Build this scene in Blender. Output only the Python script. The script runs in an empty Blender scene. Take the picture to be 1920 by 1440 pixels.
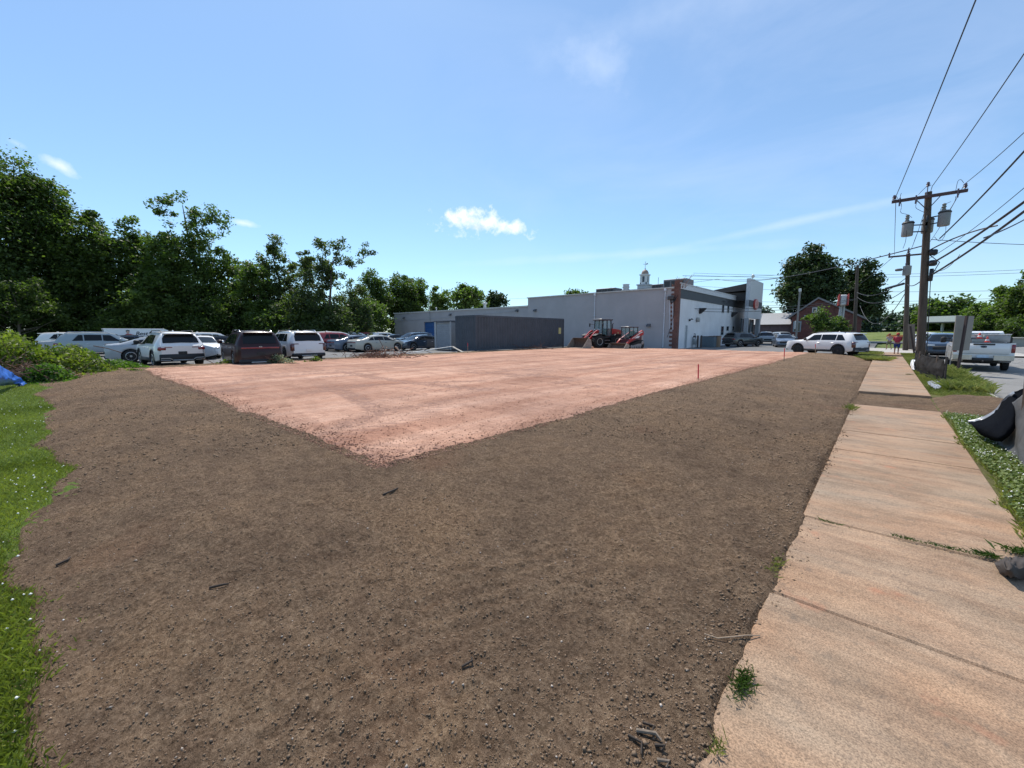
import bpy, math, random
import numpy as np
R=math.radians
sc=bpy.context.scene
COL=sc.collection
rnd=random.Random(7); RNG=np.random.default_rng(11)
# ---------------------------------------------------------------- survey: world X = across the street, Y = along it
FPX=770.0; TH=R(7.18); CH=1.65; YAW=R(42.05)
cA,sA=math.cos(YAW),math.sin(YAW)
def ray(px,py):
    u=(px-960)/FPX; v=(720-py)/FPX
    y=math.cos(TH)+v*math.sin(TH); z=-math.sin(TH)+v*math.cos(TH)
    return (u*cA-y*sA, u*sA+y*cA, z, y)
def W(px,py,z=0.0):
    d=ray(px,py); k=(z-CH)/d[2]; return (d[0]*k,d[1]*k,z)
def PD(px,py,D):
    d=ray(px,py); k=D/d[3]; return (d[0]*k,d[1]*k,CH+d[2]*k)
def PX(px,py,X):
    d=ray(px,py); k=X/d[0]; return (X,d[1]*k,CH+d[2]*k)
def PY(px,py,Y):
    d=ray(px,py); k=Y/d[1]; return (d[0]*k,Y,CH+d[2]*k)
# ---------------------------------------------------------------- materials
MATS={}
def nodes(name):
    m=bpy.data.materials.new(name); m.use_nodes=True
    nt=m.node_tree; b=nt.nodes['Principled BSDF']
    return m,nt,b
def L(nt,a,b): nt.links.new(a,b)
def noise(nt,scale,detail=4,rough=.6,vec=None,dist=0):
    n=nt.nodes.new('ShaderNodeTexNoise'); n.inputs['Scale'].default_value=scale
    n.inputs['Detail'].default_value=detail; n.inputs['Roughness'].default_value=rough
    n.inputs['Distortion'].default_value=dist
    if vec is not None: L(nt,vec,n.inputs['Vector'])
    return n
def objco(nt,scale=(1,1,1),rot=(0,0,0)):
    t=nt.nodes.new('ShaderNodeTexCoord'); mp=nt.nodes.new('ShaderNodeMapping')
    mp.inputs['Scale'].default_value=scale; mp.inputs['Rotation'].default_value=rot
    L(nt,t.outputs['Object'],mp.inputs['Vector']); return mp.outputs['Vector']
def ramp(nt,fac,stops):
    r=nt.nodes.new('ShaderNodeValToRGB'); e=r.color_ramp.elements
    while len(e)<len(stops): e.new(.5)
    for i,(p,c) in enumerate(stops):
        e[i].position=p; e[i].color=(c[0],c[1],c[2],1)
    L(nt,fac,r.inputs['Fac']); return r.outputs['Color']
def mixc(nt,fac,a,b,mode='MIX'):
    m=nt.nodes.new('ShaderNodeMix'); m.data_type='RGBA'; m.blend_type=mode
    if isinstance(fac,(int,float)): m.inputs[0].default_value=fac
    else: L(nt,fac,m.inputs[0])
    for s,v in ((6,a),(7,b)):
        if isinstance(v,tuple): m.inputs[s].default_value=(v[0],v[1],v[2],1)
        else: L(nt,v,m.inputs[s])
    return m.outputs[2]
def mth(nt,op,a,b=None,c=None,clamp=False):
    m=nt.nodes.new('ShaderNodeMath'); m.operation=op; m.use_clamp=clamp
    for i,v in enumerate((a,b,c)):
        if v is None: continue
        if isinstance(v,(int,float)): m.inputs[i].default_value=v
        else: L(nt,v,m.inputs[i])
    return m.outputs[0]
def bump(nt,b,h,strength=.5,dist=.02,prev=None):
    n=nt.nodes.new('ShaderNodeBump'); n.inputs['Strength'].default_value=strength; n.inputs['Distance'].default_value=dist
    L(nt,h,n.inputs['Height'])
    if prev is not None: L(nt,prev,n.inputs['Normal'])
    L(nt,n.outputs[0],b.inputs['Normal']); return n.outputs[0]
def M(name,col=(.5,.5,.5),rough=.6,metal=0,var=.12,scale=6,bmp=0,coat=0,emit=None):
    if name in MATS: return MATS[name]
    m,nt,b=nodes(name)
    n=noise(nt,scale,vec=objco(nt))
    lo=tuple(c*(1-var) for c in col); hi=tuple(min(1,c*(1+var)) for c in col)
    L(nt,ramp(nt,n.outputs[0],[(.3,lo),(.7,hi)]),b.inputs['Base Color'])
    b.inputs['Roughness'].default_value=rough; b.inputs['Metallic'].default_value=metal
    b.inputs['Coat Weight'].default_value=coat; b.inputs['Coat Roughness'].default_value=.05
    if bmp: bump(nt,b,noise(nt,scale*4,vec=objco(nt)).outputs[0],.5,bmp)
    MATS[name]=m; return m
def paint(name,col,rough=.35,coat=.8):   # car paint with road dust low down
    if name in MATS: return MATS[name]
    m,nt,b=nodes(name); v=objco(nt)
    n=noise(nt,3,vec=v)
    sx=nt.nodes.new('ShaderNodeSeparateXYZ'); L(nt,v,sx.inputs[0])
    low=mth(nt,'SUBTRACT',.75,sx.outputs[2],clamp=True)
    f=mth(nt,'MULTIPLY',mth(nt,'MULTIPLY',low,n.outputs[0]),.28,clamp=True)
    L(nt,mixc(nt,f,col,(.28,.24,.2)),b.inputs['Base Color'])
    b.inputs['Roughness'].default_value=rough; b.inputs['Coat Weight'].default_value=coat; b.inputs['Coat Roughness'].default_value=.06
    if coat<.5: b.inputs['Specular IOR Level'].default_value=.25
    MATS[name]=m; return m
# ---------------------------------------------------------------- mesh builder
class MB:
    def __init__(s): s.v=[]; s.f=[]
    def add(s,vs,fs):
        n=len(s.v); s.v+=[tuple(p) for p in vs]; s.f+=[tuple(i+n for i in f) for f in fs]; return s
    def box(s,a,b,rz=0,piv=None):
        x0,y0,z0=a; x1,y1,z1=b
        vs=[(x0,y0,z0),(x1,y0,z0),(x1,y1,z0),(x0,y1,z0),(x0,y0,z1),(x1,y0,z1),(x1,y1,z1),(x0,y1,z1)]
        if rz:
            cx,cy=piv or ((x0+x1)/2,(y0+y1)/2); c,d=math.cos(rz),math.sin(rz)
            vs=[(cx+(x-cx)*c-(y-cy)*d,cy+(x-cx)*d+(y-cy)*c,z) for x,y,z in vs]
        return s.add(vs,[(3,2,1,0),(4,5,6,7),(0,1,5,4),(1,2,6,5),(2,3,7,6),(3,0,4,7)])
    def bbox(s,a,b,e=.02):   # bevelled box
        x0,y0,z0=a; x1,y1,z1=b; e=min(e,(x1-x0)/2.1,(y1-y0)/2.1,(z1-z0)/2.1)
        vs=[]
        for (zz,i) in ((z0,e),(z0+e,0),(z1-e,0),(z1,e)):
            vs+=[(x0+i+e,y0+i,zz),(x1-i-e,y0+i,zz),(x1-i,y0+i+e,zz),(x1-i,y1-i-e,zz),(x1-i-e,y1-i,zz),(x0+i+e,y1-i,zz),(x0+i,y1-i-e,zz),(x0+i,y0+i+e,zz)]
        fs=[tuple(range(7,-1,-1)),tuple(range(24,32))]
        for k in range(3):
            for j in range(8): fs.append((k*8+j,k*8+(j+1)%8,(k+1)*8+(j+1)%8,(k+1)*8+j))
        return s.add(vs,fs)
    def tube(s,pts,rad,n=8,caps=True):
        pts=[np.array(p,float) for p in pts]; m=len(pts)
        if not hasattr(rad,'__len__'): rad=[rad]*m
        vs=[]; up=np.array((0,0,1.0))
        d0=pts[-1]-pts[0]; d0/=max(1e-9,np.linalg.norm(d0))
        ref=up if abs(d0[2])<.9 else np.array((1.0,0,0))
        for i,p in enumerate(pts):
            d=pts[min(i+1,m-1)]-pts[max(i-1,0)]; d=d/max(1e-9,np.linalg.norm(d))
            a=np.cross(d,ref); a/=max(1e-9,np.linalg.norm(a)); b=np.cross(d,a)
            for k in range(n):
                t=2*math.pi*k/n; vs.append(tuple(p+rad[i]*(a*math.cos(t)+b*math.sin(t))))
        fs=[]
        for i in range(m-1):
            for k in range(n): fs.append((i*n+k,i*n+(k+1)%n,(i+1)*n+(k+1)%n,(i+1)*n+k))
        if caps: fs+=[tuple(range(n-1,-1,-1)),tuple(range((m-1)*n,m*n))]
        return s.add(vs,fs)
    def lathe(s,prof,n=20,c=(0,0,0),axis='z'):
        vs=[];m=len(prof)
        for r,h in prof:
            for k in range(n):
                t=2*math.pi*k/n; x,y,z=r*math.cos(t),r*math.sin(t),h
                if axis=='y': x,y,z=x,z,y
                elif axis=='x': x,y,z=z,x,y
                vs.append((c[0]+x,c[1]+y,c[2]+z))
        fs=[(i*n+k,i*n+(k+1)%n,(i+1)*n+(k+1)%n,(i+1)*n+k) for i in range(m-1) for k in range(n)]
        fs+=[tuple(range(n-1,-1,-1)),tuple(range((m-1)*n,m*n))]
        return s.add(vs,fs)
    def prism(s,poly,axis,a,b):  # poly in the two other axes
        n=len(poly); vs=[]
        for h in (a,b):
            for (p,q) in poly:
                vs.append({'x':(h,p,q),'y':(p,h,q),'z':(p,q,h)}[axis])
        return s.add(vs,[tuple(range(n-1,-1,-1)),tuple(range(n,2*n))]+[(i,(i+1)%n,n+(i+1)%n,n+i) for i in range(n)])
    def grid(s,rows):
        m=len(rows);n=len(rows[0]); vs=[p for r in rows for p in r]
        return s.add(vs,[(i*n+j,i*n+j+1,(i+1)*n+j+1,(i+1)*n+j) for i in range(m-1) for j in range(n-1)])
    def mesh(s,name,mat,smooth=None):
        me=bpy.data.meshes.new(name); me.from_pydata(s.v,[],s.f); me.update()
        import bmesh
        bm=bmesh.new(); bm.from_mesh(me); bmesh.ops.recalc_face_normals(bm,faces=bm.faces); bm.to_mesh(me); bm.free()
        if mat: me.materials.append(mat)
        if smooth is not None:
            me.shade_smooth(); me.set_sharp_from_angle(angle=R(smooth))
        return me
    def build(s,name,mat,parent=None,smooth=None):
        return link(name,s.mesh(name,mat,smooth),parent)
def link(name,me,parent=None,loc=None):
    o=bpy.data.objects.new(name,me); COL.objects.link(o)
    if parent is not None: o.parent=parent
    if loc: o.location=loc
    return o
def tag(o,label=None,cat=None,group=None,kind=None):
    if label: o['label']=label
    if cat: o['category']=cat
    if group: o['group']=group
    if kind: o['kind']=kind
    return o
def thing(name,label,cat,loc=(0,0,0),rz=0,group=None):
    o=bpy.data.objects.new(name,None); COL.objects.link(o); o.location=loc; o.rotation_euler=(0,0,rz); o.empty_display_size=.2
    return tag(o,label,cat,group)
def copy_tree(o,parent=None):
    c=o.copy(); COL.objects.link(c)
    if parent is not None: c.parent=parent
    for ch in [x for x in bpy.data.objects if x.parent==o]: copy_tree(ch,c)
    return c
def npmesh(name,V,Fq,mat,attr=None,smooth=False,k=4):
    me=bpy.data.meshes.new(name); nv=len(V); nf=len(Fq)
    me.vertices.add(nv); me.vertices.foreach_set('co',np.asarray(V,np.float32).ravel())
    me.loops.add(nf*k); me.loops.foreach_set('vertex_index',np.asarray(Fq,np.int32).ravel())
    me.polygons.add(nf); me.polygons.foreach_set('loop_start',np.arange(0,nf*k,k,dtype=np.int32))
    me.update(calc_edges=True)
    if attr is not None:
        a=me.attributes.new('tint','FLOAT','POINT'); a.data.foreach_set('value',np.asarray(attr,np.float32))
    if mat: me.materials.append(mat)
    if smooth: me.shade_smooth()
    return me
# ---------------------------------------------------------------- numpy value noise
_P=RNG.random((256,256))
def vn(x,y,s):
    x=np.asarray(x)*s+100.3; y=np.asarray(y)*s+57.7
    xi=np.floor(x).astype(int); yi=np.floor(y).astype(int); fx=x-xi; fy=y-yi
    fx=fx*fx*(3-2*fx); fy=fy*fy*(3-2*fy)
    g=lambda i,j:_P[i%256,j%256]
    return (g(xi,yi)*(1-fx)+g(xi+1,yi)*fx)*(1-fy)+(g(xi,yi+1)*(1-fx)+g(xi+1,yi+1)*fx)*fy-.5
def sst(a,b,x):
    t=np.clip((x-a)/(b-a),0,1); return t*t*(3-2*t)
def soil_edge(X,Y):   # signed distance inside the topsoil
    e1=-0.42-X+vn(X,Y,.8)*.10+vn(X,Y,4)*.06+vn(X,Y,11)*.045
    e2=Y+0.22+vn(X,Y,.45)*.5+vn(X,Y,1.7)*.22+vn(X,Y,6)*.08+np.clip(-X-15,0,9)*.05+.17*sst(-6,-3.0,X)
    e3=37.3-Y+vn(X,Y,.5)*.3
    return np.minimum(np.minimum(e1,e2),e3),e1,e2
def soilz(X,Y):
    d,e1,e2=soil_edge(X,Y)
    z=-.06+.07*sst(-.06,.05,d)+.15*sst(0,2.6,e1)*sst(0,1.3,e2)
    fd=sst(-.1,.25,d)
    z=z+fd*(vn(X,Y,.55)*.05+vn(X,Y,1.9)*.022+np.abs(vn(X,Y,7))*.026+vn(X,Y,15)*.018+vn(X,Y,31)*.014)
    z=z-.13*sst(-.03,.13,np.minimum(np.minimum(-4.10-X,Y-2.37),np.minimum(X+22.3,37.0-Y)))
    # raked / tyre-lug ripples
    z=z+fd*.006*np.sin((X*.8+Y*1.3)*46+vn(X,Y,.8)*7)*np.clip(vn(X,Y,.9)*5-.9,0,1)*(X>-6)
    z=z+fd*.007*np.sin((X*1.3-Y*.5)*40+vn(X,Y,1.1)*5)*np.clip(-vn(X,Y,.8)*5-1.0,0,1)*(X>-6)
    return z
def grid_mesh(name,xs,ys,zf,mat,keep=None,attrf=None):
    X,Y=np.meshgrid(xs,ys); Z=zf(X,Y); n=len(xs); m=len(ys)
    V=np.stack([X,Y,Z],-1).reshape(-1,3)
    i=np.arange(m-1)[:,None]*n+np.arange(n-1)[None,:]
    Fq=np.stack([i,i+1,i+1+n,i+n],-1).reshape(-1,4)
    if keep is not None:
        cx=(X[:-1,:-1]+X[1:,1:])/2; cy=(Y[:-1,:-1]+Y[1:,1:])/2
        Fq=Fq[keep(cx,cy).ravel()]
    return npmesh(name,V,Fq,mat,None if attrf is None else attrf(X,Y).ravel(),smooth=True)
def graded(a,b,h0,g,hmax):
    out=[a];h=h0;sg=1 if b>a else -1
    while abs(out[-1]-a)<abs(b-a): out.append(out[-1]+sg*h); h=min(h*g,hmax)
    return np.array(sorted(out))
# ================================================================ camera, sky, sun
cam=bpy.data.cameras.new('camera'); cam.sensor_width=36; cam.lens=36*FPX/1920; cam.clip_end=3000; cam.clip_start=.05
co=bpy.data.objects.new('camera',cam); COL.objects.link(co); co.location=(0,0,CH); co.rotation_euler=(R(90)-TH,0,YAW); sc.camera=co
SUN_AZ=-62.0; SUN_EL=58.0     # azimuth measured from +Y towards +X
sd=np.array((math.sin(R(SUN_AZ))*math.cos(R(SUN_EL)),math.cos(R(SUN_AZ))*math.cos(R(SUN_EL)),math.sin(R(SUN_EL))))
w=bpy.data.worlds.new('World'); sc.world=w; w.use_nodes=True; nt=w.node_tree; bg=nt.nodes['Background']
sky=nt.nodes.new('ShaderNodeTexSky'); sky.sky_type='NISHITA'; sky.sun_disc=False
sky.sun_elevation=R(SUN_EL); sky.sun_rotation=R(SUN_AZ); sky.air_density=1.0; sky.dust_density=.25; sky.ozone_density=2.4; sky.altitude=50
skyc=mixc(nt,1,sky.outputs["Color"],(.84,1.06,1.16),"MULTIPLY")
skyc=mixc(nt,.15,skyc,(5.6,6.9,8.8))
tc=nt.nodes.new('ShaderNodeTexCoord'); dirv=tc.outputs['Generated']
def vdot(v,c):
    n=nt.nodes.new('ShaderNodeVectorMath'); n.operation='DOT_PRODUCT'; L(nt,v,n.inputs[0]); n.inputs[1].default_value=tuple(c); return n.outputs['Value']
def cloudmask(px,py,wx,hy,rot=0,soft=.5,nscale=30,namp=.9,gain=1.0):
    d=ray(px,py); c=np.array(d[:3]); c/=np.linalg.norm(c)
    r=np.cross(c,(0,0,1)); r/=np.linalg.norm(r); u=np.cross(r,c)
    r2=r*math.cos(rot)+u*math.sin(rot); u2=-r*math.sin(rot)+u*math.cos(rot)
    cs=c[0]*-sA+c[1]*cA
    sx=FPX/ max(.3,cs); ax=vdot(dirv,r2*sx/wx); ay=vdot(dirv,u2*sx/hy)
    q=mth(nt,'SQRT',mth(nt,'ADD',mth(nt,'MULTIPLY',ax,ax),mth(nt,'MULTIPLY',ay,ay)))
    n=noise(nt,nscale,6,.62,dirv)
    e=mth(nt,'ADD',mth(nt,'SUBTRACT',1.0,q),mth(nt,'MULTIPLY',mth(nt,'SUBTRACT',n.outputs[0],.5),namp*2))
    m=mth(nt,'DIVIDE',e,soft,clamp=True)
    front=mth(nt,'GREATER_THAN',vdot(dirv,c),.5)
    return mth(nt,'MULTIPLY',mth(nt,'MULTIPLY',m,front),gain,clamp=True)
colr=skyc
CW=(7.5,8.2,9.3)
# thin high veil, stronger to the right; streaks; three small cumulus
mpn=nt.nodes.new('ShaderNodeMapping'); mpn.inputs['Scale'].default_value=(1.2,3.2,5); mpn.inputs['Rotation'].default_value=(0,0,R(20)); L(nt,dirv,mpn.inputs['Vector'])
nz=noise(nt,1.6,6,.6,mpn.outputs['Vector'],.6)
rt=vdot(dirv,(cA,sA,0))
veil=mth(nt,'MULTIPLY',mth(nt,'MULTIPLY',mth(nt,'SUBTRACT',nz.outputs[0],.36,clamp=True),mth(nt,'ADD',rt,.35,clamp=True)),.85,clamp=True)
colr=mixc(nt,veil,colr,(5.2,6.2,8.2))
for (px,py,wx,hy,rot,soft,ns,na,g,c) in [
  (1115,120,60,40,-.5,1.6,9,1.2,.42,CW),(1260,20,260,50,.1,2.5,6,1.2,.3,CW),
  (1420,432,300,10,.12,2.2,7,1.1,.32,CW),(1540,404,200,8,.1,2,9,1.0,.22,CW),(1150,478,300,10,.02,1.8,8,.8,.3,CW),
  (880,412,60,25,-.05,.8,34,1.5,.95,(8.2,8.6,9.2)),(955,424,50,13,-.25,.9,38,1.3,.9,(8.2,8.6,9.2)),(896,426,40,8,0,.9,40,1.2,.5,(6.0,6.6,7.6)),
  (112,310,30,12,-.45,1.2,34,.9,.8,(7.6,8.2,9)),(30,268,16,7,-.3,1.4,34,.8,.4,(7.6,8.2,9)),(460,419,30,7,-.1,1.2,34,.9,.75,(7.6,8.2,9))]:
    colr=mixc(nt,cloudmask(px,py,wx,hy,rot,soft,ns,na,g),colr,c)
L(nt,colr,bg.inputs['Color']); bg.inputs['Strength'].default_value=.10
ld=bpy.data.lights.new('sun','SUN'); ld.energy=3.6; ld.angle=R(.5); ld.color=(1,.95,.87)
lo=bpy.data.objects.new('sun',ld); COL.objects.link(lo)
from mathutils import Vector
lo.rotation_euler=Vector(tuple(sd)).to_track_quat('Z','Y').to_euler(); lo.location=(0,0,30)
sc.view_settings.view_transform='Standard'; sc.view_settings.look='None'; sc.view_settings.exposure=0.5; sc.view_settings.gamma=1
# ================================================================ ground materials
def soil_mat():
    m,nt,b=nodes('topsoil'); v=objco(nt)
    a=noise(nt,.9,5,.6,v); c=noise(nt,38,6,.75,v); d=noise(nt,7,5,.7,v)
    c1=ramp(nt,c.outputs[0],[(.30,(.088,.060,.040)),(.5,(.262,.188,.134)),(.72,(.43,.328,.245))])
    c2=ramp(nt,d.outputs[0],[(.3,(.70,.64,.59)),(.7,(1.16,1.12,1.03))])
    c3=ramp(nt,a.outputs[0],[(.3,(.74,.72,.71)),(.5,(1,.98,.95)),(.7,(1.18,1.12,1.02))])
    x=mixc(nt,1,mixc(nt,1,c1,c2,'MULTIPLY'),c3,'MULTIPLY')
    g=noise(nt,120,2,.5,v)       # pale grit
    x=mixc(nt,ramp(nt,g.outputs[0],[(.70,(0,0,0)),(.76,(.6,.6,.6))]),x,(.36,.29,.23))
    # reddish smears near the walk
    rr=noise(nt,.6,3,.5,v); x=mixc(nt,ramp(nt,rr.outputs[0],[(.62,(0,0,0)),(.75,(.35,.35,.35))]),x,(.26,.12,.07))
    L(nt,x,b.inputs['Base Color']); b.inputs['Roughness'].default_value=1; b.inputs['Specular IOR Level'].default_value=.15
    p=bump(nt,b,c.outputs[0],1,.05); bump(nt,b,noise(nt,95,4,.8,v).outputs[0],1,.03,p)
    return m
def pad_mat():
    m,nt,b=nodes('red_crushed_stone'); v=objco(nt)
    st=noise(nt,1,6,.65,objco(nt,(1.5,.16,1),(0,0,R(6)))); st2=noise(nt,1,6,.7,objco(nt,(.28,1.6,1),(0,0,R(-14))))
    bl=noise(nt,.22,4,.6,v); f=noise(nt,30,6,.8,v)
    x=ramp(nt,st.outputs[0],[(.3,(.38,.196,.128)),(.5,(.485,.28,.192)),(.72,(.59,.375,.275))])
    x=mixc(nt,1,x,ramp(nt,st2.outputs[0],[(.3,(.74,.70,.69)),(.65,(1.1,1.1,1.1))]),'MULTIPLY')
    x=mixc(nt,1,x,ramp(nt,bl.outputs[0],[(.35,(.80,.78,.78)),(.6,(1.08,1.08,1.08))]),'MULTIPLY')
    gr=noise(nt,3.2,7,.8,v,.8); x=mixc(nt,1,x,ramp(nt,gr.outputs[0],[(.32,(.66,.60,.58)),(.47,(1,1,1)),(.7,(1.1,1.1,1.1))]),'MULTIPLY')
    x=mixc(nt,1,x,ramp(nt,f.outputs[0],[(.25,(.72,.7,.7)),(.6,(1.1,1.1,1.1))]),'MULTIPLY')
    ta=nt.nodes.new('ShaderNodeAttribute'); ta.attribute_name='tint'; ln=noise(nt,9,3,.7,v); x=mixc(nt,mth(nt,'MULTIPLY',mth(nt,'MULTIPLY',ta.outputs['Fac'],.75),ramp(nt,ln.outputs[0],[(.42,(.15,.15,.15)),(.52,(1,1,1))])),x,(.27,.155,.115))
    # lugged tyre trails: bands across the wander of a wave
    for (rot,sca,ph) in ((R(8),.22,0),(R(-38),.17,3.1),(R(62),.15,1.2)):
        vv=objco(nt,(1,1,1),(0,0,rot)); sx=nt.nodes.new('ShaderNodeSeparateXYZ'); L(nt,vv,sx.inputs[0])
        wn=noise(nt,.11,2,.5,vv)
        band=mth(nt,'FRACT',mth(nt,'ADD',mth(nt,'MULTIPLY',sx.outputs[0],sca),mth(nt,'ADD',mth(nt,'MULTIPLY',wn.outputs[0],3.0),ph)))
        inb=mth(nt,'MULTIPLY',mth(nt,'LESS_THAN',band,.085),mth(nt,'GREATER_THAN',noise(nt,.3,2,.5,v).outputs[0],.5))
        lug=mth(nt,'GREATER_THAN',mth(nt,'SINE',mth(nt,'MULTIPLY',sx.outputs[1],26)),.1)
        x=mixc(nt,mth(nt,'MULTIPLY',mth(nt,'MULTIPLY',inb,lug),.28),x,(.22,.125,.10))
    L(nt,x,b.inputs['Base Color']); b.inputs['Roughness'].default_value=.95; b.inputs['Specular IOR Level'].default_value=.2
    p=bump(nt,b,f.outputs[0],.9,.02); bump(nt,b,noise(nt,5,5,.75,v,.6).outputs[0],.8,.06,p)
    return m
def asphalt(name,base,sp=(.3,.3,.3)):
    m,nt,b=nodes(name); v=objco(nt)
    a=noise(nt,.35,5,.6,v); f=noise(nt,60,3,.7,v)
    x=ramp(nt,a.outputs[0],[(.3,tuple(c*.82 for c in base)),(.7,tuple(c*1.15 for c in base))])
    x=mixc(nt,1,x,ramp(nt,f.outputs[0],[(.3,(.75,.75,.75)),(.7,(1.2,1.2,1.2))]),'MULTIPLY')
    vo=nt.nodes.new('ShaderNodeTexVoronoi'); vo.feature='DISTANCE_TO_EDGE'; vo.inputs['Scale'].default_value=.28; 
    dn=noise(nt,1.2,4,.6,v); va=nt.nodes.new('ShaderNodeVectorMath'); va.operation='ADD'; L(nt,v,va.inputs[0]); L(nt,dn.outputs[1],va.inputs[1]); L(nt,va.outputs[0],vo.inputs['Vector'])
    x=mixc(nt,ramp(nt,vo.outputs[0],[(.0,(.8,.8,.8)),(.012,(0,0,0))]),x,tuple(c*.35 for c in base))
    L(nt,x,b.inputs['Base Color']); b.inputs['Roughness'].default_value=.85
    bump(nt,b,f.outputs[0],.6,.006); return m
def concrete_walk():
    m,nt,b=nodes('stained_concrete'); v=objco(nt)
    st=noise(nt,1,6,.62,objco(nt,(.55,1.3,1),(0,0,R(8))),.8); st2=noise(nt,1,5,.7,objco(nt,(1.6,7,1),(0,0,R(5))),.6)
    bl=noise(nt,.9,4,.6,v); f=noise(nt,130,3,.7,v); tone=noise(nt,.55,2,.5,v)
    grey=ramp(nt,bl.outputs[0],[(.3,(.19,.138,.092)),(.7,(.345,.262,.185))])
    rust=ramp(nt,st2.outputs[0],[(.3,(.34,.18,.098)),(.7,(.45,.27,.155))])
    x=mixc(nt,ramp(nt,mth(nt,'ADD',mth(nt,'MULTIPLY',st.outputs[0],.6),mth(nt,'MULTIPLY',tone.outputs[0],.4)),[(.36,(0,0,0)),(.66,(.85,.85,.85))]),grey,rust)
    x=mixc(nt,1,x,ramp(nt,st2.outputs[0],[(.3,(.86,.85,.84)),(.62,(1.05,1.05,1.05))]),'MULTIPLY')
    wd=noise(nt,1.6,7,.75,objco(nt,(1,2.2,1),(0,0,R(20)))); x=mixc(nt,1,x,ramp(nt,wd.outputs[0],[(.32,(.72,.70,.68)),(.5,(1,1,1)),(.7,(1.12,1.1,1.08))]),'MULTIPLY')
    x=mixc(nt,1,x,ramp(nt,f.outputs[0],[(.34,(.55,.55,.55)),(.5,(1,1,1)),(.66,(1.4,1.4,1.4))]),'MULTIPLY')
    d=noise(nt,9,6,.7,v); x=mixc(nt,ramp(nt,d.outputs[0],[(.56,(0,0,0)),(.70,(.55,.55,.55))]),x,(.13,.10,.075))
    e=noise(nt,2.3,4,.6,v); x=mixc(nt,ramp(nt,e.outputs[0],[(.62,(0,0,0)),(.74,(.5,.5,.5))]),x,(.50,.19,.10))
    L(nt,x,b.inputs['Base Color']); b.inputs['Roughness'].default_value=.9
    p=bump(nt,b,f.outputs[0],.55,.006); bump(nt,b,st2.outputs[0],.3,.008,p); return m
def grass_ground(name,a,c):
    m,nt,b=nodes(name); v=objco(nt)
    n=noise(nt,.5,6,.7,v); f=noise(nt,25,4,.8,v)
    x=ramp(nt,n.outputs[0],[(.3,a),(.7,c)]); x=mixc(nt,1,x,ramp(nt,f.outputs[0],[(.3,(.5,.5,.5)),(.7,(1.3,1.3,1.3))]),'MULTIPLY')
    L(nt,x,b.inputs['Base Color']); b.inputs['Roughness'].default_value=1; b.inputs['Specular IOR Level'].default_value=.1
    bump(nt,b,f.outputs[0],.8,.03); return m
MS=soil_mat(); MPAD=pad_mat(); MASP=asphalt('lot_asphalt',(.15,.147,.142)); MROAD=asphalt('road_asphalt',(.215,.205,.19)); MCON=concrete_walk()
MGR=grass_ground('lawn_soil',(.07,.11,.02),(.13,.18,.04)); MFLD=grass_ground('field',(.10,.14,.04),(.17,.19,.07))
# ================================================================ the setting
def flat(name,x0,y0,x1,y1,z,mat,nx=1,ny=1):
    g=MB(); g.grid([[(x0+(x1-x0)*i/nx,y0+(y1-y0)*j/ny,z) for i in range(nx+1)] for j in range(ny+1)])
    return tag(g.build(name,mat),kind='structure')
flat('ground',-900,-300,900,1500,-.16,MFLD)
# topsoil
xs=graded(-.15,-24.0,.028,1.006,.16); ys=np.concatenate([np.arange(-1.6,5,.032),graded(5,37.9,.035,1.015,.2)[0:]]); ys=np.unique(ys)
keep=lambda x,y:((~((x<-4.9)&(x>-21.6)&(y>3.1)&(y<36.6)))&(soil_edge(x,y)[0]>-.15))
tag(link('topsoil_ground',grid_mesh('topsoil_ground',xs,ys,soilz,MS,keep)),kind='structure')
# gravel pad
TRACKS=[[W(x,y,.17)[:2] for x,y in t] for t in [[(400,726),(470,714),(560,703),(680,697),(800,695)],[(430,734),(520,719),(600,709),(700,703)],[(640,697),(720,712),(820,724),(960,737)],[(700,690),(860,697),(1000,705),(1200,716)],[(720,684),(880,690),(1030,697)],
  [(560,712),(640,735),(720,775)],[(330,703),(700,683),(1060,665)],[(345,712),(760,687),(1200,664)],[(900,700),(1100,684),(1320,665)],[(960,706),(1150,689),(1380,668)],[(520,745),(700,722),(900,715)],[(640,800),(740,770),(900,745),(1100,722)],[(760,690),(800,676),(860,668)],[(1040,720),(1150,700),(1300,684)],[(1000,680),(1150,668),(1250,662)]]]
def TRK(X,Y):
    out=np.zeros_like(X)
    for t in TRACKS:
        dm=np.full(X.shape,9e9)
        for (ax,ay),(bx,by) in zip(t[:-1],t[1:]):
            dx,dy=bx-ax,by-ay; u=np.clip(((X-ax)*dx+(Y-ay)*dy)/(dx*dx+dy*dy),0,1); dm=np.minimum(dm,np.hypot(X-ax-u*dx,Y-ay-u*dy))
        out=np.maximum(out,(1-sst(.16,.28,dm+vn(X,Y,2)*.08))*np.clip(.75+vn(X,Y,.5)*1.6,0,1))
    return out
def padz(X,Y):
    d=np.minimum(np.minimum(-4.02-X,Y-2.29),np.minimum(X+22.3,37.0-Y))+vn(X,Y,1.3)*.035+vn(X,Y,5)*.05
    z=.02+.172*sst(-.35,.22,d)-.02*TRK(X,Y)
    tr=np.sin((X*math.cos(.14)+Y*math.sin(.14))*3.3+vn(X,Y,.12)*6)*.004
    return z+vn(X,Y,.3)*.03+vn(X,Y,2.4)*.012+vn(X,Y,9)*.010*(1+2*sst(.9,0,d))+tr
tag(link('gravel_pad',grid_mesh('gravel_pad',graded(-3.7,-22.7,.05,1.004,.12),np.unique(np.concatenate([np.arange(1.85,8,.05),graded(8,37.4,.06,1.01,.16)])),padz,MPAD,None,TRK)),kind='structure')
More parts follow.
